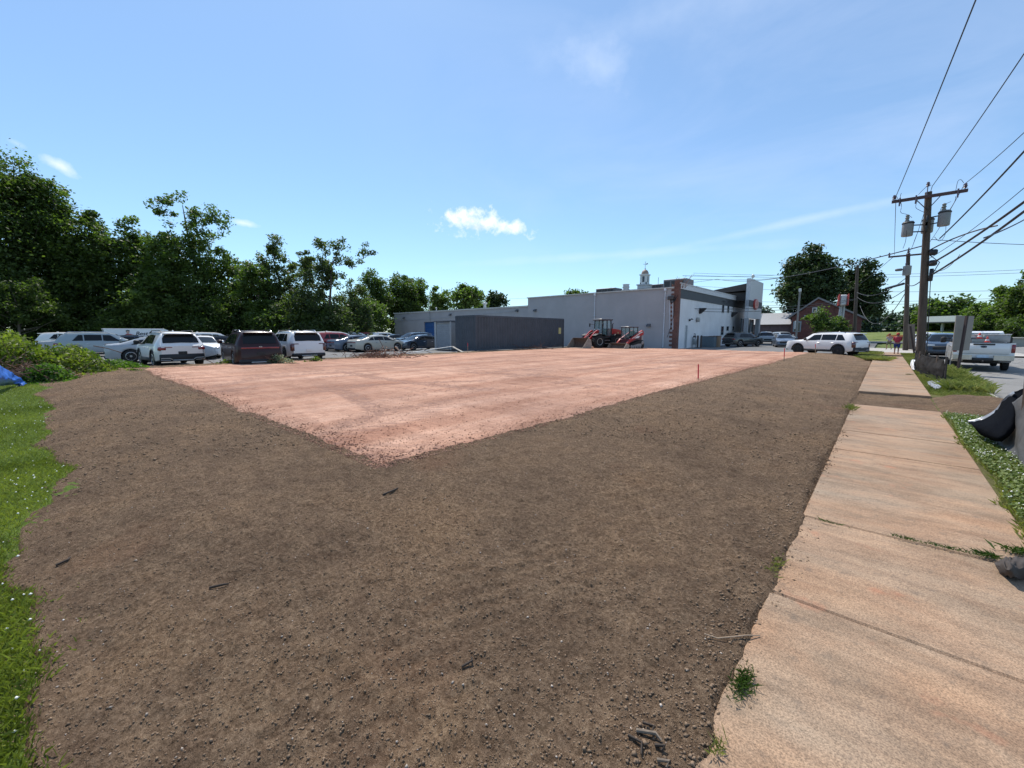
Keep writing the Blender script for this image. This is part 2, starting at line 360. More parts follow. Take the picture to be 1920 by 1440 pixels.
# lawn (left) under the blades
def lawnz(X,Y): return .0+vn(X,Y,.4)*.05+vn(X,Y,3)*.015
tag(link('lawn',grid_mesh('lawn',np.arange(-60,0,.3),np.arange(-40,1.2,.3),lambda X,Y:np.minimum(lawnz(X,Y),np.where(Y>.4,-.03,9)),MGR)),kind='structure')
# parking lot asphalt
flat('parking_lot',-120,.6,-22.2,110,-.008,MASP)
flat('parking_lot_front',-22.2,37.2,-.75,88,-.004,MASP)
flat('parking_lot_rear',-120,-40,-38,.6,-.004,MASP)
# road and cross street
flat('road',2.3,-60,14.5,600,-.10,MROAD)
flat('cross_street',-120,88,300,103,-.012,MROAD)
ml=M('road_paint',(.72,.72,.68),.7,var=.3,scale=20)
g=MB()
for y in (14,): g.grid([[(7.9,y,-.094),(8.05,y,-.094)],[(7.9,86,-.094),(8.05,86,-.094)]])
g.grid([[(12.2,10,-.094),(12.33,10,-.094)],[(12.2,84,-.094),(12.33,84,-.094)]])
g.grid([[(-40,94.7,-.006),(2.1,94.7,-.006)],[(-40,94.95,-.006),(2.1,94.95,-.006)]])
tag(g.build('road_marking',ml),kind='structure')
flat('driveway_apron',-4,44.5,8,58,.008,asphalt('apron_concrete',(.42,.39,.35)))
# kerbs
mk=M('kerb_concrete',(.34,.31,.27),.9,var=.2,scale=9,bmp=.01)
g=MB()
yy=-30
while yy<88:
    g.bbox((2.16,yy+.005,-.12),(2.30,yy+2.995,.0),.015); yy+=3
for yy in range(4,88,3): g.bbox((14.5,yy,-.12),(14.66,yy+2.99,.03),.02)
tag(g.build('kerb',mk),kind='structure')
g=MB()
x=-13.6
while x<-.9: g.bbox((x,37.62,-.03),(x+2.9,37.86,.13),.02); x+=2.93
tag(g.build('lot_kerb',M('lot_kerb_weathered',(.10,.075,.06),.95,var=.3,scale=5,bmp=.01)),kind='structure')
# sidewalk: slabs with joints
def slabs(name,joints,zt,x0=-.42,x1=1.0,thick=.1):
    g=MB(); r=random.Random(5)
    for a,b in zip(joints[:-1],joints[1:]):
        g.bbox((x0,a+.008,-thick+zt),(x1,b-.006,zt+r.uniform(-.006,.006)),.012)
    return tag(g.build(name,MCON),kind='structure')
slabs('sidewalk',[-3.0,-1.5,-.05,1.45,2.93,4.4,5.88,7.36,8.85,10.4,12.25],.0)
slabs('sidewalk_far',[14.75,16.3,17.85,19.4,20.95,22.5,24.1,25.7,27.3,28.9,30.5,32.1,33.7,35.3,36.9,38.5,40.1,41.7,43.3,45],.05,thick=.13)
# verge between walk and road; strip by the lot; dirt across the gap
tag(link('verge',grid_mesh('verge',np.arange(.98,2.2,.1),np.arange(-6,46,.2),lambda X,Y:-.015+vn(X,Y,2)*.02-.1*sst(1.7,2.2,X),grass_ground('verge_soil',(.09,.08,.035),(.16,.16,.06)))),kind='structure')
tag(link('grass_strip',grid_mesh('grass_strip',np.arange(-1.6,-.4,.1),np.arange(36.3,46,.2),lambda X,Y:.025+vn(X,Y,2)*.02,MGR)),kind='structure')
def gapz(X,Y):
    d=np.minimum(np.minimum(Y-11.6+.5*sst(1.2,.2,X)*0,15.4-Y),np.minimum(X+1.0,2.9-X))+vn(X,Y,1.5)*.3
    return -.12+.10*sst(-.2,.25,d)+sst(.95,1.4,X)*sst(2.9,2.0,X)*.16*sst(0,.8,d)+vn(X,Y,6)*.02+vn(X,Y,17)*.012
m2=MS.copy(); m2.name='reddish_topsoil'
tag(link('dirt_strip',grid_mesh('dirt_strip',np.arange(-.9,3.0,.05),np.arange(11.2,15.9,.05),gapz,m2)),kind='structure')
# far grass bank beyond the cross street
def bankz(X,Y): return -.1+1.9*sst(104,150,Y)+vn(X,Y,.03)*1.0*sst(106,130,Y)
tag(link('grass_bank',grid_mesh('grass_bank',np.arange(-260,420,8),np.arange(103,420,6),bankz,grass_ground('bank_grass',(.10,.15,.035),(.22,.24,.09)))),kind='structure')
# ================================================================ foliage
def leaf_mat(name,dark,light,trans=.5,rough=.55):
    if name in MATS: return MATS[name]
    m,nt,b=nodes(name)
    at=nt.nodes.new('ShaderNodeAttribute'); at.attribute_name='tint'
    c=ramp(nt,at.outputs['Fac'],[(0,dark),(1,light)])
    L(nt,c,b.inputs['Base Color']); b.inputs['Roughness'].default_value=rough; b.inputs['Specular IOR Level'].default_value=.35
    tr=nt.nodes.new('ShaderNodeBsdfTranslucent'); L(nt,mixc(nt,1,c,(1.0,1.25,.4),'MULTIPLY'),tr.inputs[0])
    mx=nt.nodes.new('ShaderNodeMixShader'); mx.inputs[0].default_value=trans
    L(nt,b.outputs[0],mx.inputs[1]); L(nt,tr.outputs[0],mx.inputs[2]); L(nt,mx.outputs[0],nt.nodes['Material Output'].inputs[0])
    MATS[name]=m; return m
def leaf_cards(C,size,tint,rng,up=.35,narrow=.55):
    n=len(C); N=rng.normal(size=(n,3)); N[:,2]=np.abs(N[:,2])+up; N/=np.linalg.norm(N,axis=1)[:,None]
    A=np.cross(N,rng.normal(size=(n,3))); A/=np.linalg.norm(A,axis=1)[:,None]+1e-9; B=np.cross(N,A)
    s=size*(.6+.8*rng.random(n))[:,None]
    V=np.stack([C-A*s*.5,C-B*s*narrow*.5+N*s*.08,C+A*s*.5,C+B*s*narrow*.5+N*s*.08],1).reshape(-1,3)
    F_=np.arange(4*n).reshape(-1,4)
    return V,F_,np.repeat(tint,4)
def crown(name,blobs,clusters,leaves,size,mat,seed,cr=.30,tvar=.45,flat=.75):
    rng=np.random.default_rng(seed); Cs=[];T=[];ends=[]
    tot=sum(b[3]*b[4]*b[5] for b in blobs)**(1)
    for (cx,cy,cz,rx,ry,rz) in blobs:
        k=max(4,int(clusters*(rx*ry*rz)/tot)); D=rng.normal(size=(k,3)); D/=np.linalg.norm(D,axis=1)[:,None]
        rr=rng.random(k)**.38; P=np.array((cx,cy,cz))+D*rr[:,None]*np.array((rx,ry,rz)); P[:,2]=np.maximum(P[:,2],.25)
        for p in P:
            q=leaves*(.5+rng.random()); r0=max(size*2.2,cr*(rx*ry*rz)**(1/3))*(.55+.8*rng.random()); m=int(q)
            d=rng.normal(size=(m,3)); d/=np.linalg.norm(d,axis=1)[:,None]; d*=(rng.random(m)**.45)[:,None]*r0*(1,1,flat)*(1+.14*rng.normal(size=(m,1)))
            Cs.append(p+d); T.append(np.clip(.5+(rng.random()-.5)*tvar*1.4+rng.normal(size=m)*.2,0,1)); ends.append(p)
    C=np.concatenate(Cs); T=np.concatenate(T)
    V,F_,A=leaf_cards(C,size,T,rng)
    return npmesh(name,V,F_,mat,A),ends
def limbs(base,top,ends,r0,rng,n=14,z0=.35):
    g=MB(); base=np.array(base,float); top=np.array(top,float)
    mid=[base+(top-base)*t+np.array((rng.normal()*.15,rng.normal()*.15,0))*t*3 for t in (0,.2,.4,.6,.8,1)]
    mid[0]=base
    g.tube(mid,[r0,r0*.8,r0*.66,r0*.5,r0*.34,r0*.1],8)
    idx=list(range(len(ends))); random.Random(int(abs(base[0])*10)).shuffle(idx)
    for i in idx[:n]:
        e=np.array(ends[i]); t=np.clip((e[2]-base[2])/(top[2]-base[2])*.75-.08,.12,.85)
        a=base+(top-base)*t; m=(a+e)/2+np.array((0,0,-.08*np.linalg.norm(e-a)))
        r=r0*(1-t)*.45
        g.tube([a,m,e],[r,r*.6,r*.15],5,False)
    return g
MBARK=M('bark',(.10,.08,.062),.95,var=.35,scale=5,bmp=.03)
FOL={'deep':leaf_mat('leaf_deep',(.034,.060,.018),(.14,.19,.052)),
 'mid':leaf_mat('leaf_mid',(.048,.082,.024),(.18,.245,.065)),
 'light':leaf_mat('leaf_light',(.042,.078,.024),(.155,.205,.06)),
 'dull':leaf_mat('leaf_dull',(.042,.064,.032),(.15,.185,.08)),
 'maple':leaf_mat('leaf_maple',(.022,.040,.016),(.08,.115,.042),.25),
 'far':leaf_mat('leaf_far_haze',(.04,.065,.055),(.09,.125,.09),.3),  # distance haze put into the leaf colour as a blue tint
 'weed':leaf_mat('leaf_weed',(.06,.10,.02),(.24,.27,.06)),
 'shoot':leaf_mat('leaf_shoot',(.05,.11,.02),(.16,.25,.05))}
def tree(px,ptop,D,wpx,label,kind='mid',cat='tree',name='broadleaf_tree',group='trees along the back of the lot',low=.12,n=1.0,size=.30,loose=False,lean=0,blobs=None,seed=None,zb=-.1,cr=.30):
    seed=seed or int(abs(px*7+D)); rng=np.random.default_rng(seed)
    d=ray(px,640); k=D/d[3]; bx,by=d[0]*k,d[1]*k
    zt=PD(px,ptop,D)[2]; h=zt-zb
    u=abs((px-960)/FPX); wd=wpx*D/FPX/math.sqrt(1+u*u)**.6*1.12; r=wd/2; h*=1.03
    t=thing(name,label,cat,(bx,by,zb),0,group)
    if blobs is None:
        c0=h*(low+1)/2; hz=h*(1-low)/2
        bl=[(0,0,c0,r*.82,r*.82,hz*.9),(0,0,h*.80,r*.5,r*.5,h*.19)]
        for i in range(5):
            a=rng.random()*6.28; q=low+ (1-low)*rng.random()*.8
            bl.append((math.cos(a)*r*.45,math.sin(a)*r*.45,h*q,r*.5,r*.5,h*.16))
    else:
        # blobs as (lateral fraction of r, height fraction, rx fraction, rz fraction)
        qq=1.28 if loose else 1; bl=[(cA*a*r,sA*a*r,q*h,rx*r*qq,rx*r*qq,rz*h*qq) for a,q,rx,rz in blobs]
    vol=sum(b[3]*b[4]*b[5] for b in bl)
    area=sum((b[3]*b[5]) for b in bl)
    size*=1.0+max(0,(D-40))*.006; ncl=int(max(45,min(420,area*(3.0 if not loose else 5.5)*n))); nl=int((105 if not loose else 60)*(.3/size)**1.2); size*=1.12; cr*=1.15
    me,ends=crown('crown',bl,ncl,nl,size,FOL[kind],seed,cr)
    tp=(lean*cA,lean*sA,h*.93)
    limbs((0,0,0),tp,ends,max(.12,h*.018),rng,16 if loose else 10).build('trunk',MBARK,t,60)
    link('crown',me,t)
    return t
LT='trees along the back of the lot'
tree(-40,235,42,330,'tallest dark broadleaf tree, cut by the left edge of the photo','deep',low=.02,n=1.3,size=.26)
tree(62,290,45,190,'tall dense tree just right of the tallest one at the left edge','deep',low=.02,n=1.2,size=.27)
tree(132,345,47,150,'dense dark tree where the left treeline starts stepping down','mid',low=.02,n=1.2,size=.28)
tree(196,395,48,140,'dark bushy tree above the white delivery van','deep',low=.02,n=1.2)
tree(262,405,50,120,'mid green leafy tree left of the loose-limbed tall tree','light',low=.03,n=1.1)
tree(372,372,51,165,'tall open tree whose airy limbs rise above its neighbours over the white crossover','light',low=.05,loose=True,n=1.15,size=.27,cr=.24,
   blobs=[(-.1,.5,.55,.20),(-.55,.90,.22,.08),(-.2,.93,.25,.08),(.2,.9,.22,.09),(.55,.86,.25,.07),(.85,.83,.2,.045),(.25,.74,.3,.1),(-.35,.75,.3,.1),(0,.62,.4,.1),(.4,.56,.35,.1),(.62,.66,.2,.08),(-.1,.3,.9,.2)])
tree(322,440,49,120,'rounded green tree below and left of the open airy tree','mid',low=.02,n=1.1)
tree(432,475,52,110,'dense tree filling the gap right of the open airy tree','mid',low=.02)
tree(528,438,53,128,'slender tree with a narrow ragged top behind the maroon van','dull',low=.05,loose=True,n=1.2,size=.27,cr=.24,lean=.6,
   blobs=[(.12,.93,.2,.07),(.15,.82,.25,.09),(-.1,.72,.45,.1),(-.5,.66,.32,.1),(.7,.64,.3,.08),(.2,.58,.6,.1),(-.5,.46,.5,.12),(.4,.38,.6,.15),(-.1,.2,.9,.18)])
tree(482,490,49,70,'small round-topped tree between the airy tree and the slender one','mid',low=.02)
tree(614,452,50,170,'tree with one long bare-edged limb reaching out to the right above the pale SUV','dull',loose=True,n=1.3,size=.25,cr=.22,lean=1.5,
   blobs=[(-.05,.92,.18,.06),(.22,.9,.2,.06),(.5,.915,.22,.05),(.78,.90,.2,.04),(.62,.80,.13,.05),(.05,.8,.3,.09),(-.3,.76,.28,.1),(-.12,.66,.36,.1),(.1,.62,.25,.09),(-.25,.5,.35,.1),(-.2,.3,.6,.16),(-.15,.12,.7,.12)])
tree(668,530,54,66,'thin wispy tree beneath the outstretched limb','dull',loose=True,size=.25,n=1.2)
tree(703,508,80,62,'pointed light green tree left of the low white building','light',low=.02,n=1.2)
tree(756,516,86,88,'dark weeping-looking tree behind the left end of the low building','deep',low=.02,n=1.3)
tree(786,520,90,50,'small ragged tree poking up right of the dark weeping one','mid',low=.02)
tree(826,533,82,46,'narrow tree rising behind the middle of the low roof','mid',low=.02,size=.4)
tree(872,530,86,66,'bushy tree with a pointed top behind the low roof','mid',low=.02,size=.4)
tree(930,551,110,46,'round dark tree behind the right end of the low roof','maple',low=.3,size=.5)
tree(902,566,100,34,'low green tree between the bushy and the round dark tree','mid',low=.1,size=.5)
tree(1078,541,95,42,'tree tip showing above the tall grey wall beside the black roof unit','light',low=.3,size=.4)
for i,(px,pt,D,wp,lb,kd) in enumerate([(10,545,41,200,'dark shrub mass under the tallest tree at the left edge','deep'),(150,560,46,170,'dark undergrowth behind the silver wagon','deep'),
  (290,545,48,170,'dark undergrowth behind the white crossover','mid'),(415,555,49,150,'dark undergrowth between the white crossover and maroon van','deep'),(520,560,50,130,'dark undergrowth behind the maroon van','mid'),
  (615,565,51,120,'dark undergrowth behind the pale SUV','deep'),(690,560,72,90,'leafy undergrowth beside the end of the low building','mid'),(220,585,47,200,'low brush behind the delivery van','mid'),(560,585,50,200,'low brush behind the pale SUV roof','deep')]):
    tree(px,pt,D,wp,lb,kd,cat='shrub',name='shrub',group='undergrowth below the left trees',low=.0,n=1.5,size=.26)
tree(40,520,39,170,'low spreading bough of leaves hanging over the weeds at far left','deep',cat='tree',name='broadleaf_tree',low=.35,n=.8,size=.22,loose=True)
# right-hand trees
RT='trees beyond the dealership on the right'
tree(1510,462,75,112,'largest round dark maple behind the gabled brick building','maple',group=RT,low=.22,n=2.4,size=.42,cr=.2,
  blobs=[(-.05,.55,.85,.30),(-.05,.86,.45,.12),(-.6,.45,.4,.16),(.55,.6,.4,.18),(-.45,.75,.35,.12),(.3,.82,.4,.1)])
tree(1604,482,76,90,'second dark maple behind the dark pole, shorter than its neighbour','maple',group=RT,low=.2,n=2.2,size=.42,cr=.2,
  blobs=[(0,.58,.85,.26),(-.1,.84,.45,.12),(.4,.5,.5,.2),(-.4,.66,.4,.16),(.1,.4,.8,.12)])
tree(1536,582,50,56,'small yellow-green tree in front of the brick building','mid',group=RT,low=.25,n=.8,size=.26,loose=True,name='small_tree')
tree(1572,598,53,34,'sparse sapling beside the pylon sign post','light',group=RT,low=.3,size=.24,loose=True,name='small_tree')
for px,pt,D,wp,lb,kd in [(1424,580,150,26,'far tree tinted haze-blue beside the red oval sign','far'),(1628,588,130,38,'far dark tree left of the distant house','far'),(1668,592,150,36,'far rounded tree behind the distant house','far'),
   (1712,578,115,44,'pale green tree between the two utility poles','far'),(1745,562,110,60,'broad tree behind the fuel canopy, left part','mid'),(1788,562,108,60,'broad tree behind the fuel canopy, right part','mid'),(1826,566,90,50,'leafy tree behind the grey sign panel','mid'),
   (1872,530,62,70,'large spreading tree over the road at right','mid'),(1935,500,58,120,'largest roadside tree, cut by the right edge of the photo','deep')]:
    tree(px,pt,D,wp,lb,kd,group=RT,low=.08,n=1.5,size=.35 if D<100 else .6,cr=.26)
for px,pt,D,wp,lb in [(1845,590,60,60,'dark shrubs under the roadside trees, left'),(1900,592,56,70,'dark shrubs under the roadside trees, right'),(1895,607,52,34,'rounded clipped bush growing over the grey shed')]:
    tree(px,pt,D,wp,lb,'deep',cat='shrub',name='shrub',group='shrubs under the roadside trees',low=0,n=1.5,size=.25)
# ---------------------------------------------------------------- weeds, grass, clods (uncountable)
def scatter_cards(name,P,size,tint,mat,kind='stuff',up=.0,narrow=.5,seed=3):
    rng=np.random.default_rng(seed); V,F_,A=leaf_cards(P,size,tint,rng,up,narrow)
    o=link(name,npmesh(name,V,F_,mat,A)); return tag(o,kind=kind)
def blades(name,X,Y,Z,h,wd,mat,seed=4,tl=.5):
    rng=np.random.default_rng(seed); n=len(X); a=rng.random(n)*6.283; hh=h*(.5+rng.random(n)); ww=wd*(.7+.6*rng.random(n))
    ln=rng.normal(size=(n,2))*tl*hh[:,None]
    b1=np.stack([X-np.cos(a)*ww,Y-np.sin(a)*ww,Z],-1); b2=np.stack([X+np.cos(a)*ww,Y+np.sin(a)*ww,Z],-1)
    m=np.stack([X+ln[:,0]*.35,Y+ln[:,1]*.35,Z+hh*.65],-1); t=np.stack([X+ln[:,0],Y+ln[:,1],Z+hh],-1)
    V=np.stack([b1,b2,m+(b2-b1)*.35,t],1).reshape(-1,3)
    tint=np.repeat(np.clip(.5+rng.normal(size=n)*.25+vn(X,Y,1.3)*.8,0,1),4)
    return npmesh(name,V,np.arange(4*n).reshape(-1,4),mat,tint)
MBL=leaf_mat('grass_blade',(.10,.125,.018),(.36,.375,.085),.3); MBL2=leaf_mat('grass_blade_dry',(.13,.15,.03),(.38,.36,.13),.3)
def lawn_pts():
    xs=[];ys=[]
    for (a,b,dens) in ((-4.5,-1.2,11000),(-8,-4.5,4600),(-14,-8,2000),(-24,-14,900)):
        y0=-1.2 if a>-9 else -2.2
        n=int((b-a)*(1.1-y0)*dens); X=a+RNG.random(n)*(b-a); Y=y0+RNG.random(n)*(1.1-y0); xs.append(X);ys.append(Y)
    X=np.concatenate(xs);Y=np.concatenate(ys); d=soil_edge(X,Y)[1]*0+soil_edge(X,Y)[2]
    k=(d<.02+RNG.normal(size=len(X))*.035)|((d<.35)&(RNG.random(len(X))<.02*(vn(X,Y,1.5)>0.1)))
    return X[k],Y[k]
X,Y=lawn_pts(); hs=np.where(X>-5,.026,.038)
tag(link('lawn_grass',blades('lawn_grass',X,Y,np.maximum(lawnz(X,Y),0)-.004,.034,.0021,MBL)),kind='stuff')
def flowers(name,X,Y,Z,r=.011,seed=8):
    rng=np.random.default_rng(seed); V=[];F_=[]
    for i,(x,y,z) in enumerate(zip(X,Y,Z)):
        n=len(V); q=r*(.6+.7*rng.random())
        V+=[(x+q,y,z),(x,y+q,z),(x-q,y,z),(x,y-q,z),(x,y,z+q),(x,y,z-q)]
        F_+=[(n,n+1,n+4),(n+1,n+2,n+4),(n+2,n+3,n+4),(n+3,n,n+4),(n+1,n,n+5),(n+2,n+1,n+5),(n+3,n+2,n+5),(n,n+3,n+5)]
    return tag(link(name,npmesh(name,V,F_,M('clover_white',(.85,.84,.78),.8,var=.05),k=3)),kind='stuff')
s=RNG.choice(len(X),min(520,len(X)),replace=False); flowers('clover_flowers',X[s],Y[s],lawnz(X[s],Y[s])+.038,.008)
# right verge: clover mat + blades
n=110000; X=.9+RNG.random(n)*1.3; Y=2.2+RNG.random(n)**1.5*43
e=(X>1.0+vn(X*0,Y,1.7)*.14+vn(X,Y,6)*.06)&~((Y>11.7+vn(X,Y,1)*.4)&(Y<15.4+vn(X,Y,2)*.5)); X=X[e];Y=Y[e]
tag(link('verge_grass',blades('verge_grass',X,Y,np.full(len(X),-.02),.055,.0035,MBL2,5)),kind='stuff')
n=26000; X=1.0+RNG.random(n)*1.0; Y=3.0+RNG.random(n)*8.9; e=(X>1.02+vn(X*0,Y,1.7)*.14+vn(X,Y,6)*.06); X=X[e];Y=Y[e]
scatter_cards('clover_leaves',np.stack([X,Y,.02+RNG.random(len(X))*.05],-1),.028,RNG.random(len(X)),leaf_mat('clover_leaf',(.06,.10,.02),(.22,.27,.08),.25),up=1.2,narrow=.9)
s=RNG.choice(len(X),1000,replace=False); s=s[vn(X[s],Y[s],2.5)>-.12]; flowers('clover_blossom',X[s],Y[s],.06+RNG.random(len(s))*.03,.0085,9)
# strip of grass under the pale SUV and its straw patch
n=14000; X=-1.5+RNG.random(n)*1.1+RNG.random(n)**3*.5; Y=36.5+RNG.random(n)*9
tag(link('strip_grass',blades('strip_grass',X,Y,np.full(n,.02),.09,.012,MBL2,6)),kind='stuff')
n=4200; X=-.75+RNG.random(n)*1.0; Y=31.2+RNG.random(n)*2.3-X*.6
tag(link('dry_grass_clump',blades('dry_grass_clump',X,Y,np.full(n,.04),.14,.014,MBL2,16,1.3)),kind='stuff')
# tall weeds round the fence end and the sign post
n=7000; X=1.45+RNG.random(n)*.9; Y=16.9+RNG.random(n)**1.1*10
tag(link('tall_weeds',blades('tall_weeds',X,Y,np.full(n,-.03),.20,.0035,MBL2,12,.5)),kind='stuff')
# clods, grit and straw over the topsoil
def clods(name,n,rmin,rmax,mat,sel,seed,sink=.35,zf=None):
    rng=np.random.default_rng(seed); X,Y=sel(rng,n); d=soil_edge(X,Y)[0]; k=d>-.12+rng.random(len(X))*.08; X=X[k];Y=Y[k]; m=len(X)
    r=rmin+(rmax-rmin)*rng.random(m)**3.2; Z=np.maximum(soilz(X,Y) if zf is None else np.maximum(zf(X,Y),soilz(X,Y)),0.0)+r*sink
    O=np.array([(1,0,0),(0,1,0),(-1,0,0),(0,-1,0),(0,0,1),(0,0,-1)],float)
    V=O[None]*r[:,None,None]*(.65+.7*rng.random((m,6,1)))+rng.normal(size=(m,6,3))*r[:,None,None]*.15
    a=rng.random(m)*6.28; c,s_=np.cos(a)[:,None],np.sin(a)[:,None]; x=V[...,0]*c-V[...,1]*s_; y=V[...,0]*s_+V[...,1]*c
    V=np.stack([x+X[:,None],y+Y[:,None],V[...,2]*.8+Z[:,None]],-1).reshape(-1,3)
    T=np.array([(0,1,4),(1,2,4),(2,3,4),(3,0,4),(1,0,5),(2,1,5),(3,2,5),(0,3,5)])
    F_=(np.arange(m)[:,None,None]*6+T[None]).reshape(-1,3)
    return tag(link(name,npmesh(name,V,F_,mat,k=3)),kind='stuff')
def sel_polar(r0,r1,pw):
    def f(rng,n):
        th=R(42.05)+(rng.random(n)-.5)*R(118); q=r0+(r1-r0)*rng.random(n)**pw
        return -np.sin(th)*q,np.cos(th)*q
    return f
MCL=M('clod',(.235,.165,.112),1,var=.35,scale=9); MCL.node_tree.nodes['Principled BSDF'].inputs['Specular IOR Level'].default_value=0
clods('soil_clods',95000,.0016,.0075,MCL,sel_polar(1.0,8.5,1.3),21)
clods('soil_clods_far',42000,.005,.020,MCL,sel_polar(6,30,1.2),22)
clods('pale_pebbles',1800,.002,.008,M('pebble',(.42,.35,.29),.8,var=.35,scale=20),sel_polar(1.0,7,1.1),23)
def edge_band(rng,n):
    Y=1.0+rng.random(n)**1.4*24; X=-.5+rng.normal(size=n)*.13; return X,Y
def pad_rim(rng,n):
    a=rng.random(n)**1.5; k=rng.random(n)<.5; off=np.abs(rng.normal(size=n))*.22-.10
    return np.where(k,-4.02-off,-4.0-a*17.5),np.where(k,2.3+a*24,2.29+off)
clods('pad_rim_crumbs',13000,.003,.016,MPAD,pad_rim,25,.3,padz)
def pad_in(rng,n):
    a=rng.random(n)**1.4; b=rng.random(n); return -4.2-b*14*(.15+a),2.5+a*20
clods('pad_grit',9000,.003,.014,MPAD,pad_in,26,.3,padz)
clods('edge_crumbs',9000,.002,.012,MCL,edge_band,24)
# ================================================================ vehicles
MGLASS=M('auto_glass',(.010,.013,.016),.06,var=.05); MGLASS.node_tree.nodes['Principled BSDF'].inputs['Specular IOR Level'].default_value=.28; MTYRE=M('tyre_rubber',(.018,.018,.018),.85,var=.2)
MRIM=M('alloy',(.45,.46,.48),.3,.85,var=.1); MRIMD=M('dark_alloy',(.05,.05,.055),.35,.6); MBLK=M('black_plastic',(.02,.02,.022),.6)
MCHR=M('chrome',(.7,.7,.72),.15,1,var=.05); MRED=M('tail_lens',(.22,.012,.012),.15,coat=1); MHL=M('head_lens',(.55,.58,.6),.08,.3,coat=1); MPLT=M('plate',(.55,.65,.75),.5)
MSKID=M('silver_trim',(.38,.38,.37),.4,.5)
SPEC={
'suv':dict(L=4.66,W=1.87,H=1.66,wb=2.76,r=.37,cl=.29,belt=1.03,top=[(-2.33,.98),(-2.24,1.08),(-1.98,1.50),(-1.72,1.62),(-.6,1.66),(.3,1.63),(.62,1.56),(1.32,1.09),(1.7,1.05),(2.15,.95),(2.28,.84),(2.33,.62)],
  side=(-1.55,.95),ws=(.66,1.30),rw=(-2.21,-1.95),cabw=.67),
'boxy':dict(L=5.0,W=1.99,H=1.75,wb=2.90,r=.40,cl=.31,belt=1.10,top=[(-2.5,1.06),(-2.46,1.14),(-2.25,1.58),(-2.05,1.71),(-.8,1.75),(.2,1.73),(.55,1.67),(1.2,1.17),(1.7,1.13),(2.3,1.06),(2.45,.95),(2.5,.7)],
  side=(-1.95,.95),ws=(.60,1.18),rw=(-2.44,-2.2),cabw=.73),
'van':dict(L=5.15,W=2.0,H=1.75,wb=3.09,r=.37,cl=.2,belt=1.06,top=[(-2.57,1.0),(-2.53,1.1),(-2.36,1.55),(-2.15,1.70),(-.8,1.75),(.3,1.70),(.75,1.60),(1.75,1.07),(2.1,1.0),(2.45,.88),(2.57,.6)],
  side=(-2.1,1.3),ws=(.82,1.72),rw=(-2.52,-2.3),cabw=.70),
'sedan':dict(L=4.9,W=1.86,H=1.445,wb=2.85,r=.35,cl=.17,belt=.93,top=[(-2.45,.86),(-2.38,1.02),(-2.15,1.04),(-1.85,1.07),(-1.0,1.36),(-.4,1.44),(.2,1.44),(.55,1.38),(1.42,.97),(1.8,.90),(2.3,.76),(2.42,.66),(2.45,.5)],
  side=(-1.45,1.15),ws=(.62,1.38),rw=(-1.8,-1.0),cabw=.70),
'wagon':dict(L=4.75,W=1.9,H=1.62,wb=2.8,r=.37,cl=.22,belt=1.02,top=[(-2.37,.95),(-2.3,1.06),(-1.95,1.48),(-1.6,1.58),(-.5,1.62),(.3,1.59),(.65,1.52),(1.38,1.07),(1.8,1.02),(2.2,.9),(2.33,.78),(2.37,.6)],
  side=(-1.75,1.0),ws=(.7,1.34),rw=(-2.27,-1.95),cabw=.67)}
def pl(pts,x): return float(np.interp(x,[p[0] for p in pts],[p[1] for p in pts]))
